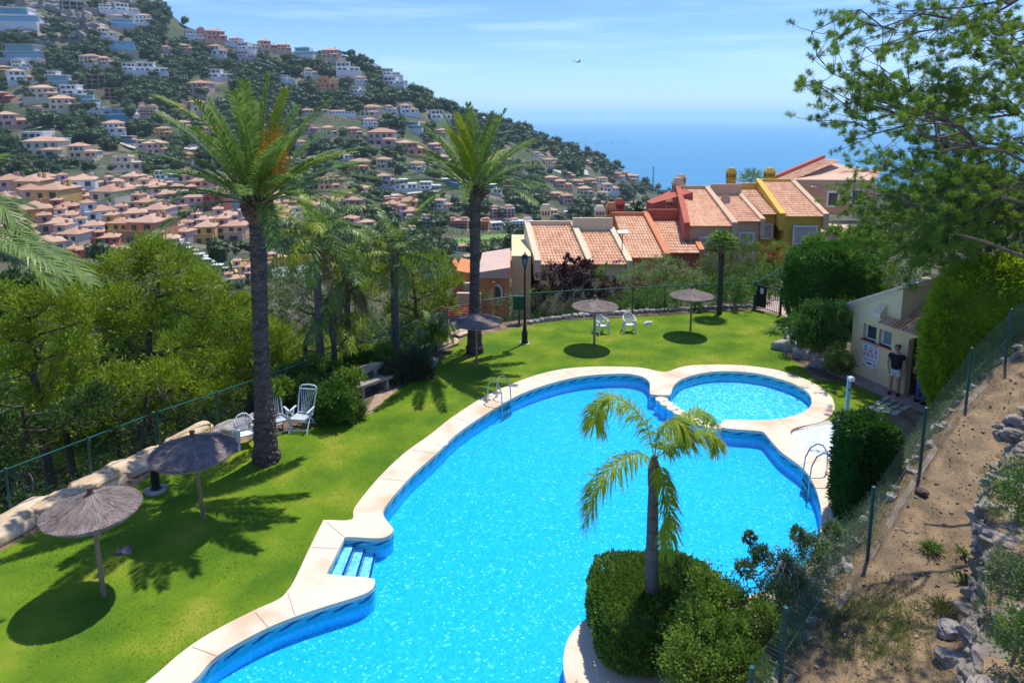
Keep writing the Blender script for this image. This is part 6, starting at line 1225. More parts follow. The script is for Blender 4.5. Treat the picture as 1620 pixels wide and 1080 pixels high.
PW = {'villa': 15, 'villa2': 15.5, 'modern': 20, 'modern2': 18, 'blue': 18, 'town': 7.4, 'town2': 9.4, 'apart': 26, 'row': 36, 'frame': 13.5, 'castle': 18}
PHT = {'villa': 8, 'villa2': 8, 'modern': 7, 'modern2': 7, 'blue': 6.6, 'town': 7.6, 'town2': 8.6, 'apart': 12.8, 'row': 4.4, 'frame': 6.5, 'castle': 9.5}
COL = {'white': (.72, .72, .70), 'cream': (.66, .56, .42), 'peach': (.66, .43, .30), 'salmon': (.60, .32, .24), 'pink': (.64, .44, .40), 'red': (.50, .14, .11), 'ochre': (.66, .42, .14), 'grey': (.46, .46, .46), 'brown': (.32, .20, .16), 'orange': (.62, .30, .14), 'lilac': (.50, .45, .48)}
# x centre, y foot, width in the photograph, kind, colour
HL = """33 40 64 modern white;115 20 30 frame grey;172 20 26 modern2 white;199 22 30 modern2 white;195 46 32 blue white;228 40 26 villa white;168 60 26 villa2 white;194 82 38 blue grey;46 96 62 modern grey;36 109 26 modern2 white;145 105 30 villa cream;170 106 26 villa2 cream;210 115 32 modern2 white;240 118 40 modern2 white;5 118 20 villa ochre;34 132 40 villa2 white;90 127 30 modern2 white;100 137 40 modern grey;70 158 38 villa cream;6 159 24 villa2 red;122 152 40 modern2 white;140 166 34 modern white;152 136 26 frame brown;181 156 26 frame salmon;100 176 40 villa cream;190 191 48 blue white;234 184 30 apart pink;262 82 16 villa pink;62 176 14 villa cream;150 178 36 modern2 white
306 62 24 modern2 white;322 56 20 castle salmon;340 67 30 villa salmon;296 84 20 villa2 pink;346 90 30 villa2 white;374 72 20 villa white;393 82 28 modern2 white;388 94 26 modern2 lilac;422 80 26 villa2 peach;449 83 22 villa peach;484 90 34 modern white;525 96 30 villa peach;347 126 36 modern2 white;318 149 36 villa pink;318 179 36 villa2 cream;288 173 14 villa salmon;519 143 34 castle orange;453 129 20 modern2 white;490 121 20 villa2 white;497 181 46 row cream;540 182 40 row white;542 87 28 castle salmon;580 101 46 row orange;607 104 16 villa2 white;617 122 28 modern2 white;625 136 32 modern2 white;550 116 34 modern2 white;569 133 20 villa white;567 149 24 modern2 white;588 186 32 villa cream;618 178 18 villa2 white;645 181 28 villa2 white;656 206 28 modern white;696 190 32 modern2 white;650 246 42 villa2 salmon;542 253 28 modern2 white;605 232 46 villa pink;612 268 30 villa2 cream;570 270 32 villa ochre;516 300 34 villa peach;535 290 22 villa2 peach;570 311 30 villa cream;624 326 34 apart salmon;640 300 34 modern2 white;612 294 30 villa2 lilac;436 316 24 villa2 pink;465 336 36 villa ochre;455 352 30 town2 pink;478 354 30 town2 white;438 362 26 town2 salmon;560 362 34 villa2 pink;585 366 30 villa2 cream;662 362 40 apart lilac;640 378 36 apart white;505 325 26 villa cream;545 335 30 villa2 peach
797 294 30 castle salmon;780 306 30 modern2 white;716 296 34 modern white;725 362 32 apart salmon;758 364 34 apart orange;795 345 38 apart pink;825 362 36 apart white;790 365 30 modern2 white;818 272 24 villa cream;806 262 18 villa2 peach;872 290 22 villa pink;890 298 24 villa2 peach;912 296 22 villa pink;932 294 22 villa peach;901 282 16 villa2 salmon;952 290 18 villa white;964 304 24 villa2 white;954 314 18 villa white;978 284 18 villa2 cream;998 288 24 villa pink;990 281 16 villa2 white;1003 328 16 villa2 pink;925 308 22 villa cream;900 322 26 villa2 pink;880 316 22 villa salmon;945 325 20 villa2 pink;985 335 22 villa peach;1025 340 20 villa2 pink;905 345 24 modern2 white;870 345 24 villa white
20 202 44 villa2 pink;72 232 56 modern2 white;76 250 56 villa cream;133 251 40 villa2 cream;182 213 34 villa white;205 228 30 modern pink;238 236 34 modern2 cream;248 246 38 villa pink;206 270 46 castle cream;259 216 24 villa ochre;262 284 30 modern2 white;15 300 34 villa2 white;70 300 44 villa peach;120 296 30 villa2 pink;258 196 22 villa pink;205 185 20 villa cream;290 205 24 villa pink;310 230 26 villa2 white;300 255 24 villa cream;335 215 24 villa peach;345 250 26 villa2 pink;660 270 26 villa white;690 240 24 villa pink;705 262 26 villa2 white;680 300 30 modern2 white;700 215 20 villa cream;740 250 22 villa2 peach;765 262 22 villa white;745 232 18 villa cream;850 250 18 villa2 white;895 232 14 villa white;868 262 20 villa cream;930 262 14 villa2 pink;700 330 26 villa2 white;520 215 24 villa cream;490 210 24 villa2 pink;560 215 24 villa peach;585 200 22 villa white;475 235 22 villa white;500 262 26 villa2 pink;462 262 22 villa cream"""
houses = [(float(a), float(b), float(c), d, e) for a, b, c, d, e in (q.split() for q in HL.replace('\n', ';').split(';'))]
vr = random.Random(5)
for row, (y0, x0, x1, w) in enumerate([(303, 95, 400, 30), (316, 2, 420, 30), (331, -30, 425, 32), (346, -40, 440, 33), (362, -45, 440, 35), (378, -50, 445, 37), (395, -55, 340, 40), (413, -60, 130, 42), (332, 480, 640, 26), (348, 600, 700, 26)]):
    x = x0
    while x < x1:
        ww = w*vr.uniform(.85, 1.35); y = y0+vr.uniform(-4, 4)+(4 if x > 250 else 0)
        if vr.random() > .24: houses.append((x+ww/2, y, ww, vr.choice(['town2', 'town', 'town2']), vr.choice(['peach', 'pink', 'peach', 'salmon', 'pink', 'cream', 'white', 'ochre', 'red', 'orange', 'lilac'])))
        x += ww*vr.uniform(1.0, 1.25)
for x, c in ((118, 'ochre'), (70, 'ochre'), (92, 'cream'), (130, 'red'), (147, 'red'), (163, 'salmon'), (182, 'peach'), (203, 'cream')): houses.append((x, 409, 20, 'town', c))
for x, y in ((320, 412), (335, 420), (350, 430), (300, 402), (285, 392)): houses.append((x, y, 26, 'modern2', 'white'))
for x, y in ((385, 440), (415, 432), (372, 455), (405, 448), (440, 425)): houses.append((x, y, 30, 'town2', 'cream'))
for x, y in ((720, 425), (745, 415), (765, 405), (735, 400)): houses.append((x, y, 24, 'villa', 'peach'))
ANG = {}
placed = []
for x, y, w, kd, cl in houses:
    h = hit(x, y-1)
    if h is None: continue
    d = cP*h.y+sP*(CH-h.z); s = w*d/FP/PW[kd]*(1.12 if kd not in ('town', 'town2') else 1.0); placed.append((x, y, w, kd, cl, h, s))
first = {}
def zone(x, y):
    v = 'near summit' if y < 75 else 'on upper slope' if y < 150 else 'on middle slope' if y < 235 else 'on lower slope' if y < 300 else 'in village'
    h = 'left of tallest palm' if x < 400 else 'between tall palms' if x < 750 else 'right of second palm'
    return v, h
NAME = {'villa': 'tiled villa', 'villa2': 'two level tiled villa', 'modern': 'flat roofed glass fronted villa', 'modern2': 'flat roofed villa', 'blue': 'blue glass fronted villa', 'town': 'narrow townhouse', 'town2': 'townhouse with roof turret', 'apart': 'apartment block with balconies', 'row': 'long low terrace', 'frame': 'unfinished frame', 'castle': 'stepped blocky villa'}
bykey = {}
for q in placed: bykey.setdefault((q[4], q[3], *zone(q[0], q[1])), []).append(q)
for (cl, kd, v, hz), L_ in bykey.items():
    L_.sort(key=lambda q: q[0])
    for i, (x, y, w, kd_, cl_, h, s) in enumerate(L_):
        pr = P[kd]; o = copy_tree(pr) if kd in first else pr; 
        if kd not in first: kids_now = list(pr.children)
        first[kd] = 1; o.location = h; hr = random.Random(int(x*7+y)); o.scale = (s, s, s*hr.uniform(.88, 1.08)); o.rotation_euler = (0, 0, math.atan2(-h.x, h.y)*.6+hr.uniform(-.45, .45))
        od = (ORD[i+1]+' from left, ') if len(L_) > 1 else ''
        o['label'] = f"{od}{cl} {NAME[kd]} {v}, {hz}"; o['group'] = 'houses on the hillside'
        c = COL[cl]; jit_ = hr.uniform(.9, 1.08)
        def paint(q):
            q.color = (c[0]*jit_, c[1]*jit_, c[2]*jit_, 1)
            for ch in q.children: paint(ch)
        o['_c'] = 0; del o['_c']; placed_o = o
        for ch in [ob for ob in (o.children if o.name in kids else [])]: ch.color = (c[0]*jit_, c[1]*jit_, c[2]*jit_, 1)
        if o is not pr:
            pass
cmap = {}
for o in sc.objects:
    if o.get('group') == 'houses on the hillside':
        cl = next(k for k in COL if k in o['label'].split()); c = COL[cl]; cmap[o.name] = c
for o in sc.objects:
    if o.parent and o.parent.name in cmap: c = cmap[o.parent.name]; k = .94+.12*((hash(o.parent.name) % 100)/100); o.color = (c[0], c[1], c[2], 1)
for kd in P:
    if kd not in first:
        for ch in list(P[kd].children): bpy.data.objects.remove(ch)
        bpy.data.objects.remove(P[kd])
# ---------------------------------------------------------------- trees of the hillside
rects = [(x-w*.5, y-PHT[k]*s*FP/max(h.y, 1)-1, x+w*.5, y+1.5) for x, y, w, k, c, h, s in placed]
RA = np.array(rects); tr_ = random.Random(9); cand = []
VILL = [(-200, 300), (90, 296), (260, 288), (440, 330), (440, 400), (340, 420), (-200, 425)]; vp = np.array(VILL)
ROCK = np.array([(-100, -80), (60, -60), (290, -60), (262, 20), (200, 18), (150, 72), (110, 85), (20, 60), (-100, 70)])
for _ in range(34000):
    x = tr_.uniform(-220, 1080); y = tr_.uniform(-60, 425); ys = float(np.interp(x, SKX, SKY))
    if y < ys+1: continue
    X, Y = np.array([x]), np.array([y])
    if pip(vp, X, Y)[0] and tr_.random() < .62: continue
    if pip(ROCK, X, Y)[0] and tr_.random() < .85: continue
    if mnoise.noise((x*.016, y*.022, 4))+(.12 if x > 540 and y < ys+90 else 0)+tr_.uniform(-.12, .12) > .27: continue
    if 690 < x < 850 and 368 < y < 400: continue
    cand.append((x, y, tr_.random()))
trees = []; occ = {}
for x, y, q in cand:
    h = hit(x, y)
    if h is None: continue
    r = (5.4 if h.y > 450 else 3.8 if h.y > 250 else 2.5)*(.55+.75*q); rp = r*FP/h.y; hp = rp*2.0
    if tr_.random() > .04 and np.any((RA[:, 0]-rp*.45 < x) & (RA[:, 2]+rp*.45 > x) & (RA[:, 1] < y) & (RA[:, 3]-1.2 > y-hp*.9)): continue
    g = (int(x/ (rp*.95)), int(y/(rp*.5)), int(math.log(rp)*2))
    if g in occ: continue
    occ[g] = 1; trees.append((rp, x, y, h, r))
trees.sort(key=lambda q: -q[0]); print('hillside trees', len(trees))
def farcrown(seed, n=330, kind=0):
    f = MB(); rr = random.Random(seed)
    bl = [((rr.uniform(-.45, .45), rr.uniform(-.45, .45), rr.uniform(.75, 1.35)), rr.uniform(.42, .68)) for _ in range(6)] if kind == 0 else [((0, 0, .3+.35*k), .42-.055*k) for k in range(6)]
    for c, r in bl: core(f, c, r, 1, .82, 1); blob(f, c, r, n//6, .20, .12, .3, clump=.13, low=.9)
    return f
crowns = [farcrown(i).mesh('crown', farpine_m) for i in range(6)]; cypm = farcrown(9, 300, 1).mesh('crown', farpine_m)
trm = MB().tube([(0, 0, -.6), (.04, 0, .8)], [.07, .04], 5).mesh('trunk', bark_m)
V0 = [np.array([v.co[:] for v in c.vertices]) for c in crowns]; F0 = [[tuple(p.vertices) for p in c.polygons] for c in crowns]
KIND = ['dark pine', 'spreading pine', 'narrow cypress']
nind = min(290, len(trees)); SH = {'villa': 'villa', 'villa2': 'two level villa', 'modern': 'glass fronted villa', 'modern2': 'flat villa', 'blue': 'blue glass villa', 'town': 'townhouse', 'town2': 'turreted townhouse', 'apart': 'apartment block', 'row': 'long terrace', 'frame': 'unfinished frame', 'castle': 'blocky villa'}
PL = np.array([(q[0], q[1]) for q in placed]); TL_ = {}
for i, (rp, x, y, h, r) in enumerate(trees[:nind]):
    cy = tr_.random() < .06; v, hz = zone(x, y); t = link(bpy.data.objects.new('cypress_tree' if cy else 'pine_tree', None)); t.location = h; s = r; t.scale = (s, s, s*tr_.uniform(.8, 1.15)); t.rotation_euler = (0, 0, tr_.uniform(0, 6.3))
    a = link(bpy.data.objects.new('crown', cypm if cy else crowns[i % 6])); a.parent = t; b = link(bpy.data.objects.new('trunk', trm)); b.parent = t
    j = int(np.argmin(((PL-[x, y])**2).sum(1))); sd_ = 'left of' if x < PL[j, 0]-PL[j, 0]*0-placed[j][2]*.3 else 'right of' if x > PL[j, 0]+placed[j][2]*.3 else 'in front of' if y > PL[j, 1] else 'behind'
    tag(t, None, 'tree', 'trees standing among the hillside houses'); TL_.setdefault((KIND[2] if cy else KIND[i % 2], sd_, placed[j][4], SH[placed[j][3]], v, hz), []).append((x, t))
for (kd, sd_, cl, nm, v, hz), L_ in TL_.items():
    L_.sort(key=lambda q: q[0])
    for i, (x, t) in enumerate(L_): t['label'] = f"{ORD[i+1]+' ' if len(L_) > 1 else ''}{kd} {sd_} {cl} {nm} {v}, {hz}"
wd_ = MB()
for i, (rp, x, y, h, r) in enumerate(trees[nind:]):
    k = i % 6; a = tr_.uniform(0, 6.3); M = np.array([[math.cos(a), -math.sin(a), 0], [math.sin(a), math.cos(a), 0], [0, 0, tr_.uniform(.75, 1.1)]]); vv = V0[k] @ M.T*r+np.array(h)
    if i < 6 or True:
        if i % 6 == k: pass
    wd_.add(vv, F4[k] if 'F4' in globals() else F0[k], tr_.random()*.6)
if trees[nind:]: tag(wd_.obj('hillside_woods', farpine_m), 'dense dark pine woods covering the far hillside between the houses', 'woods', kind='stuff')
# low scrub on the rocky parts
sb = MB(); 
for _ in range(1500):
    x = tr_.uniform(-150, 1050); y = tr_.uniform(-40, 330); 
    if y < np.interp(x, SKX, SKY)+2: continue
    h = hit(x, y)
    if h is None: continue
    r = tr_.uniform(.8, 2.0); blob(sb, (h.x, h.y, h.z+r*.3), (r, r, r*.7), 26, r*.5, r*.35, .3, tint=tr_.random())
tag(sb.obj('hillside_scrub', farpine_m), 'low scrub dotted over the rocky hillside', 'scrub', kind='stuff')
# crags near the summit
cg = MB()
for _ in range(170):
    x = tr_.uniform(-60, 270); y = tr_.uniform(-55, 75)
    if not pip(ROCK, np.array([x]), np.array([y]))[0]: continue
    h = hit(x, y)
    if h is None: continue
    v, f = rock((h.x, h.y, h.z), (tr_.uniform(8, 26), tr_.uniform(8, 18), tr_.uniform(5, 15)), tr_.uniform(-.4, .4), _, 2, .6); cg.add(v, f)
crag_m = mat('crag_rock', (.17, .15, .135), (.36, .31, .27), c3=(.27, .23, .20), scale=.12, detail=10, bump=1, bscale=.5, bdist=1)
tag(cg.obj('crags', crag_m), kind='structure')
# park, roads, courts
def drape(name, pts, m, lift=.5, label=None):
    P_ = [hit(x, y) for x, y in pts]; P_ = [p for p in P_ if p]; c = sum(P_, Vector())/len(P_); mb = MB(); n = len(P_); mb.add([tuple(p+Vector((0, 0, lift))) for p in P_]+[tuple(c+Vector((0, 0, lift)))], [(i, (i+1) % n, n) for i in range(n)]); o = mb.obj(name, m); tag(o, kind='structure'); return o
road_m = mat('pale_road', (.42, .40, .37), (.50, .47, .43), scale=.2); parkm = mat('park_grass', (.10, .20, .02), (.16, .25, .03), scale=.1)
def road(pts, w=4.):
    P_ = [hit(x, y) for x, y in pts]; P_ = [p for p in P_ if p]; L_ = []
    for a, b in zip(P_[:-1], P_[1:]):
        for k in range(8): q = a.lerp(b, k/8); L_.append(q)
    mb = MB(); V = []
    for i, p in enumerate(L_):
        d = (L_[min(i+1, len(L_)-1)]-L_[max(i-1, 0)]); d.z = 0; d.normalize(); s = Vector((-d.y, d.x, 0))*w/2
        for e in (s, -s): q = p+e; V.append((q.x, q.y, float(TH(np.array([q.x]), np.array([q.y]))[0])+1.2))
    mb.add(V, [(2*i, 2*i+1, 2*i+3, 2*i+2) for i in range(len(L_)-1)]); tag(mb.obj('road', road_m), kind='structure')
for pts, w in (([(893, 245), (888, 262), (882, 275)], 14), ([(925, 318), (918, 332), (912, 350)], 9), ([(926, 270), (928, 280)], 5), ([(700, 305), (640, 310), (560, 318), (480, 322)], 5), ([(180, 130), (240, 140), (300, 138)], 5), ([(60, 205), (150, 206), (230, 240), (330, 235)], 4)): road(pts, w)
drape('park_lawn', [(700, 383), (760, 374), (830, 371), (845, 380), (790, 392), (700, 396)], parkm, .6); drape('park_lawn', [(200, 205), (240, 200), (240, 215), (210, 222)], parkm, 1.)
hd = MB()
for x in range(700, 850, 7):
    for y0, m in ((372, 0), (388, 0)): h = hit(x, y0+tr_.uniform(-1, 1)); blob(hd, (h.x, h.y, h.z+.8), (1.4, 1.4, 1.2), 60, .5, .3, clump=.15)
tag(hd.obj('park_hedges', shrub_m), 'rows of low hedges edging the park lawn below the village', 'hedges', kind='stuff')
for i, (x, y) in enumerate([(775, 403), (788, 400), (800, 398), (762, 408), (752, 412)]):
    h = hit(x, y); tree('bougainvillea', ['magenta bougainvillea left of the cream townhouse, second of five', 'magenta bougainvillea, middle one of the five below the park', 'magenta bougainvillea nearest the cream townhouse', 'magenta bougainvillea just right of the second tall palm trunk', 'magenta bougainvillea touching the second tall palm trunk'][i], 'shrub', h, [(h+Vector((0, 0, 1.2)), 1.3), (h+Vector((1, 0, 1.)), 1.0)], magenta_m, tm=twig_m, tr=.08, n=120, L=.4, W=.25, group='bougainvillea below the park')
c = hit(672, 396); t = thing('slide_pool', 'small bright blue and white striped pool deck in the valley', 'pool', tuple(c)); 
for k in range(7): MB().box((-9+3*k, 0, .8), (2.2, 4.5, 1.2)).obj('blue_stripe' if k % 2 == 0 else 'white_stripe', fshut if k % 2 == 0 else fw, t)
c = hit(352, 361); t = thing('village_pool', 'small round blue pool among the townhouses', 'pool', tuple(c)); MB().lathe([(4.6, -1), (4.6, .5), (4.2, .5)], n=20).obj('rim', fw, t); MB().lathe([(4.1, .3), (4.1, .42)], n=20).obj('water', fshut, t)
c = hit(440, 434); t = thing('sports_court', 'yellow walled sports court right of the big palm trunk', 'sports court', tuple(c), .45)
MB().box((0, 0, -.5), (12, 9, 1.4)).obj('court', mat('court_green', (.30, .36, .30), (.36, .42, .36))).parent = t; MB().box((0, 4.6, .9), (12, .4, 1.8)).obj('wall', mat('yellow_wall', (.62, .40, .06)), t); MB().box((-6.2, 0, .9), (.4, 9, 1.8)).obj('wall', mat('yellow_wall', (.62, .40, .06)), t)
# masts, fish farm rings, gull
for i, (x, y0, y1, Y, lb) in enumerate([(926, 262, 228, 700, 'thin lattice mast on the headland ridge'), (1033, 292, 263, 700, 'taller lattice mast where the headland meets the sea')]):
    b = hit(x, y0+2) or Dp(x, y0, Y); tpz = Dp(x, y1, b.y).z-b.z; t = thing('lattice_mast', lb, 'mast', tuple(b)); m = MB(); hh = tpz
    for sx, sy in ((-1, -1), (1, -1), (1, 1), (-1, 1)): m.tube([(sx*.8, sy*.8, -3), (sx*.15, sy*.15, hh)], .12, 4)
    for k in range(10): z = hh*k/10; w = .8-.65*k/10; m.tube([(-w, -w, z), (w, -w, z+hh/10)], .07, 4); m.tube([(w, -w, z), (-w, -w, z+hh/10)], .07, 4)
    m.obj('lattice', mat('mast_steel', (.10, .12, .14)), t); MB().box((0, 0, hh*.9), (3.2, .2, .25)).obj('crossarm', mat('mast_steel', (.1, .12, .14)), t)
rm = MB()
for k in range(24):
    a, b = 2*PI*k/24, 2*PI*(k+1)/24; rm.tube([(9*math.cos(a), 9*math.sin(a), .8), (9*math.cos(b), 9*math.sin(b), .8)], .9, 4)
rme = rm.mesh('fish_pen', mat('pen_black', (.02, .03, .04)))
for i, (x, y) in enumerate([(872, 224), (884, 225), (896, 224.5), (908, 223.5), (916, 224.5), (926, 225), (946, 227), (958, 227), (968, 226.5), (979, 227), (990, 226)]):
    p = G(x, y, -150); o = link(bpy.data.objects.new('fish_pen', rme)); o.location = p; tag(o, ORD[i+1]+' fish farm ring from left in the dark row far out on the sea', 'fish pen', 'fish farm rings on the sea')
p = Dp(915, 98, 45); t = thing('gull', 'white gull gliding in the sky above the sea', 'bird', tuple(p), .5); bd_ = MB(); bd_.lathe([(.004, -.20), (.05, -.12), (.065, 0), (.05, .1), (.02, .17), (.004, .20)], n=8); o = bd_.obj('body', white_m, t, True); o.rotation_euler = (0, PI/2, 0)
for s in (-1, 1): MB().hull([(-.07, 0, 0), (.07, 0, 0), (.05, s*.28, .10), (-.06, s*.28, .10), (-.07, 0, .02), (.07, 0, .02), (.05, s*.28, .115), (-.06, s*.28, .115)]).hull([(-.06, s*.28, .10), (.05, s*.28, .10), (-.06, s*.58, .02), (-.09, s*.58, .02), (-.06, s*.28, .115), (.05, s*.28, .115), (-.06, s*.58, .03), (-.09, s*.58, .03)]).obj('wing', white_m, t)

# ================================================================ dry bank on the right
def bz_at(x, y): return float(TH(np.array([x]), np.array([y]))[0])
lit = MB(); n = 3600; k = 0
while k < n:
    x, y = rnd.uniform(3.5, 20), rnd.uniform(7.5, 24); b, q, S = bank(np.array([x]), np.array([y]))
    if q[0] < .1 or q[0] > 6.5: k += .2; continue
    z = bz_at(x, y)+mnoise.noise((x*1.3, y*1.3, 0))*.10+.01; s = rnd.choice([.015, .02, .025, .03, .03, .06])
    lit.box((x, y, z+s*.1), (s, s*rnd.uniform(.4, 1), s*.5), rnd.uniform(0, 3), rnd.random()); k += 1
nl = MB(); n = 60000; X_, Y_ = R.uniform(3, 19, n), R.uniform(7, 23, n); b_, q_, s_ = bank(X_, Y_); k_ = (q_ > -.2) & (q_ < 5.5); X_, Y_ = X_[k_], Y_[k_]; Z_ = TH(X_, Y_)+np.array([mnoise.noise((x*1.3, y*1.3, 0))*.10+mnoise.noise((x*4, y*4, 3))*.035 for x, y in zip(X_, Y_)])+.012
cl_ = np.array([mnoise.noise((x*1.1, y*1.1, 7)) for x, y in zip(X_, Y_)]); k_ = cl_+R.normal(size=len(X_))*.25 > -.05; nl.leaves(np.stack([X_, Y_, Z_], 1)[k_], R.normal(size=(k_.sum(), 3))*[1, 1, .25], R.uniform(.03, .10, k_.sum()), .009, R.random(k_.sum()))
tag(nl.obj('needle_litter', mat('needle_litter', (.10, .065, .04), (.26, .17, .09), scale=3, tintmix=.6, tc1=(.40, .31, .19))), 'dry brown pine needle litter on the bank', 'needle litter', kind='stuff')
tag(lit.obj('stone_chips', mat('chips', (.20, .14, .10), (.38, .31, .25), scale=3, tintmix=.7, tc1=(.07, .045, .035))), 'small stones and bark chips strewn over the dry bank', 'stone chips', kind='stuff')
gr = MB(); 
for _ in range(2600):
    x, y = rnd.uniform(3.5, 20), rnd.uniform(7.5, 24); b, q, S = bank(np.array([x]), np.array([y]))
    if not (-.9 < q[0] < 5): continue
    if mnoise.noise((x*.7, y*.7, 8)) < -.05 and q[0] > .3: continue
    z = bz_at(x, y); m_ = rnd.randint(8, 26); C = np.array([x, y, z])+R.normal(size=(m_, 3))*[.07, .07, .01]; gr.leaves(C, R.normal(size=(m_, 3))*[.5, .5, .1]+[0, 0, 1], R.uniform(.06, .20, m_), .008, rnd.random())
tag(gr.obj('dry_weeds', leafmat('dry_weed_leaves', (.16, .15, .05), (.30, .24, .12), (.42, .36, .2), 2.)), 'dry straw coloured weeds scattered on the bank', 'weeds', kind='stuff')
gw = MB()
for _ in range(420):
    s_ = rnd.uniform(3, bs[-1]-1); i = np.searchsorted(bs, s_)-1; i = min(max(i, 0), len(BK)-2); p = BK[i]+(BK[i+1]-BK[i])*(s_-bs[i])/(bs[i+1]-bs[i]); d = (BK[i+1]-BK[i])[:2]; d /= np.linalg.norm(d); off = rnd.uniform(.25, 1.3); x, y = p[0]-d[1]*off, p[1]+d[0]*off
    z = bz_at(x, y); r = rnd.uniform(.15, .35); blob(gw, (x, y, z+r*.5), (r, r, r*.8), 150, .08, .012, .6, low=.9, tint=rnd.random())
tag(gw.obj('grey_scrub', olive_m), 'wiry grey green scrub growing just behind the chain link fence', 'scrub', kind='stuff')
for i, (x, y, z, lb) in enumerate([(1402, 668, 1.0, 'a'), (1425, 700, 1.2, 'b')]): pass
rb_ = MB()
for k in range(150):
    s_ = rnd.uniform(2, bs[-1]-1); i = min(max(int(np.searchsorted(bs, s_))-1, 0), len(BK)-2); p = BK[i]+(BK[i+1]-BK[i])*(s_-bs[i])/(bs[i+1]-bs[i]); d = (BK[i+1]-BK[i])[:2]; d /= np.linalg.norm(d); off = rnd.uniform(.15, .9); x, y = p[0]-d[1]*off, p[1]+d[0]*off
    v, f = rock((x, y, bz_at(x, y)+.03), (rnd.uniform(.12, .34), rnd.uniform(.1, .24), rnd.uniform(.08, .2)), rnd.uniform(0, 3), k, 2, .6); rb_.add(v, f)
tag(rb_.obj('embankment_stones', rockg_m), 'pale stones packed on the embankment behind the chain link fence', 'stones', kind='stuff')
# dry stone wall along the right edge
wl_px = [(1660, 700, 3.2), (1600, 735, 2.7), (1578, 765, 2.5), (1552, 810, 2.25), (1548, 860, 2.05), (1552, 905, 1.9), (1548, 955, 1.8), (1542, 1010, 1.7), (1536, 1080, 1.6), (1530, 1200, 1.5)]
wp = [G(x, y, z) for x, y, z in wl_px]; wb = wp[0].copy(); wl_ = MB(); i = 0
for a, b in zip(wp[:-1], wp[1:]):
    n = max(1, int((b-a).length/.22)); d = (b-a).normalized(); nrm = Vector((-d.y, d.x, 0)); nrm = nrm if nrm.x > 0 else -nrm
    for k in range(n):
        for lv in range(4):
            for dp in (0, .16, .34, .5):
                if dp and lv < 2: continue
                p = a.lerp(b, (k+rnd.uniform(.2, .8))/n)+nrm*(dp+lv*.04+rnd.uniform(-.03, .05))-wb; s = rnd.uniform(.12, .30); v, f = rock((p.x, p.y, p.z+.04+lv*.15), (s*1.5, s*1.1, s*.75), rnd.uniform(0, 3), i, 2, .75); wl_.add(v, f, rnd.random()); i += 1
o = wl_.obj('dry_stone_wall', mat('wall_stones', (.09, .07, .055), (.30, .25, .20), scale=2.2, bump=.8, bscale=12, tintmix=.4, tc1=(.42, .36, .29), bdist=.03), smooth=False); o.location = wb; tag(o, 'rough dry stone retaining wall along the lower right edge', 'stone wall')
tm_ = MB(); K = 26; V = []
for ii in range(len(wp)*4-3):
    a = ii/4; k0 = min(int(a), len(wp)-2); p = wp[k0].lerp(wp[k0+1], a-k0)
    for k in range(K): q = p+Vector((.12, 0, .58))+Vector((5, -1.5, .7))*(k/(K-1))**1.3; V.append((q.x, q.y, q.z+mnoise.noise((q.x*2, q.y*2, 1))*.12+mnoise.noise((q.x*7, q.y*7, 1))*.04))
nr_ = len(wp)*4-3; tm_.add(V, [(i*K+k, i*K+k+1, (i+1)*K+k+1, (i+1)*K+k) for i in range(nr_-1) for k in range(K-1)]); tag(tm_.obj('upper_terrace', soil_m, smooth=True), kind='structure')
tg = MB()
for _ in range(500):
    q = V[rnd.randrange(len(V))]; m_ = rnd.randint(8, 24)
    if q[0] > 12: continue
    tg.leaves(np.array(q)+R.normal(size=(m_, 3))*[.08, .08, .01], R.normal(size=(m_, 3))*[.6, .6, .1]+[0, 0, .9], R.uniform(.05, .18, m_), .012, rnd.random())
tag(tg.obj('terrace_weeds', shrub_m), 'dark weeds growing on the terrace above the stone wall', 'weeds', kind='stuff')
for i, (x, y, z, r, m, lb) in enumerate([(1605, 1000, 2.8, .22, shrub_m, 'dark blurred shrub on top of the stone wall at lower right'), (1612, 780, 3.6, .30, shrub_m, 'dark shrub over the upper part of the stone wall'), (1585, 905, 3.0, .16, olive_m, 'small dry shrub on the middle of the stone wall')]):
    c = G(x, y, z); tree('wall_shrub', lb, 'shrub', (c.x, c.y, c.z-.2), [(c+Vector((.1, 0, -.05)), r*1.7), (c+Vector((.35, -.1, .0)), r*1.6), (c+Vector((.2, -.3, -.05)), r*1.5)], m, tm=twig_m, tr=.03, n=4500, L=.05, W=.03, clump=.15, low=.9)
def tuft(x, y, z, n, L, W, m, name, lb, cat, sp=.6):
    p = G(x, y, z); p.z = bz_at(p.x, p.y); mb = MB(); C = R.normal(size=(n, 3))*[.05, .05, .0]; mb.leaves(C, R.normal(size=(n, 3))*[sp, sp, .1]+[0, 0, .9], R.uniform(.6, 1.1, n)*L, W, bend=.25); o = mb.obj(name, m); o.location = p; tag(o, lb, cat)
tuft(1492, 935, 1.5, 260, .38, .010, leafmat('rush_green', (.06, .08, .02), (.10, .12, .03), (.2, .2, .08), 2.), 'grass_tuft', 'rounded tuft of wiry grass on the lower dry bank', 'grass tuft')
tuft(1525, 850, 1.7, 26, .26, .05, palm_m, 'agave', 'upper spiky agave at the foot of the stone wall', 'agave', .5); tuft(1527, 882, 1.7, 24, .24, .05, palm_m, 'agave', 'lower spiky agave at the foot of the stone wall', 'agave', .5)
tuft(1475, 845, 1.6, 200, .30, .02, shrub_m, 'weed_clump', 'green weed clump in the shade patch of the bank', 'weed', .9)
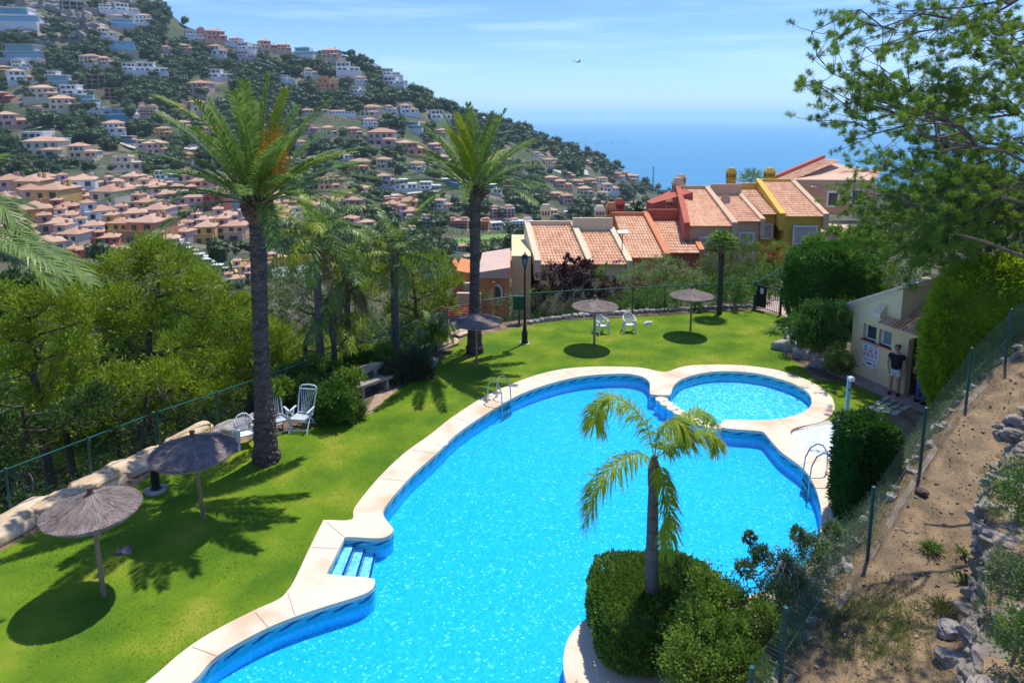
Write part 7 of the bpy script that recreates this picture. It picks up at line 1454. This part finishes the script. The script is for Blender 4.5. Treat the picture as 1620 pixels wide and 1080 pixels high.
for i, (x, y, z, d, lb) in enumerate([(1505, 1000, 1.6, (.36, .26, .24), 'pale grey stone block beside the wall near the bottom'), (1508, 962, 1.6, (.34, .3, .22), 'flat pale stone just above the grey block'), (1460, 767, 1.7, (.26, .14, .10), 'brown flat stone lying alone on the bank'), (1580, 1060, 1.6, (.5, .4, .3), 'large blurred stone at the very bottom right')]):
    p = G(x, y, z); p.z = bz_at(p.x, p.y)+.05; v, f = rock((0, 0, 0), d, i, i+40, 3, .6); o = MB().add(v, f).obj('loose_stone', rockg_m if i != 2 else bark_m); o.location = p; tag(o, lb, 'stone')
yf = MB(); C = []
for _ in range(26):
    p = G(rnd.gauss(1412, 14), rnd.gauss(905, 26), 1.3); C += [np.array((p.x, p.y, bz_at(p.x, p.y)+rnd.uniform(.1, .4)))]
yf.leaves(np.repeat(np.array(C), 5, 0), usph(len(C)*5), .03, .02); tag(yf.obj('yellow_flowers', mat('yellow_petals', (.55, .42, .03))), 'tiny yellow wild flowers beside the fence post', 'flowers', kind='stuff')
pf = MB(); C = np.array([tuple(G(rnd.gauss(1370, 45), rnd.gauss(965, 28), 1.15)) for _ in range(60)]); C[:, 2] = [bz_at(x, y)+.15 for x, y in C[:, :2]]; pf.leaves(np.repeat(C, 4, 0), usph(240), .025, .018); tag(pf.obj('pink_flowers', mat('pink_petals', (.50, .22, .42))), 'tiny pink wild flowers near the bottom of the bank', 'flowers', kind='stuff')
gpt = MB()
for _ in range(420):
    p = G(rnd.gauss(1370, 55), rnd.gauss(980, 30), 1.15); z = bz_at(p.x, p.y); m_ = 14; gpt.leaves(np.array([p.x, p.y, z])+R.normal(size=(m_, 3))*[.06, .06, .01], R.normal(size=(m_, 3))*[.7, .7, .1]+[0, 0, .8], R.uniform(.05, .16, m_), .012, rnd.random())
tag(gpt.obj('ground_cover', leafmat('fresh_weeds', (.09, .12, .03), (.18, .2, .05), (.3, .3, .1), 2.)), 'green weeds spreading over the bottom of the dry bank', 'ground cover', kind='stuff')
# ---------------------------------------------------------------- haze
hz = bpy.data.materials.new('haze_air'); hz.use_nodes = True; n = hz.node_tree.nodes; n.remove(n['Principled BSDF']); pv = n.new('ShaderNodeVolumePrincipled')
pv.inputs['Density'].default_value = 8e-5; pv.inputs['Color'].default_value = (.66, .90, 1, 1); pv.inputs['Anisotropy'].default_value = .1
hz.node_tree.links.new(pv.outputs[0], n['Material Output'].inputs['Volume']); tag(MB().box((0, 20000, 65), (130000, 60000, 510)).obj('haze', hz), 'thin blue sea haze over the whole bay', 'haze', kind='stuff')
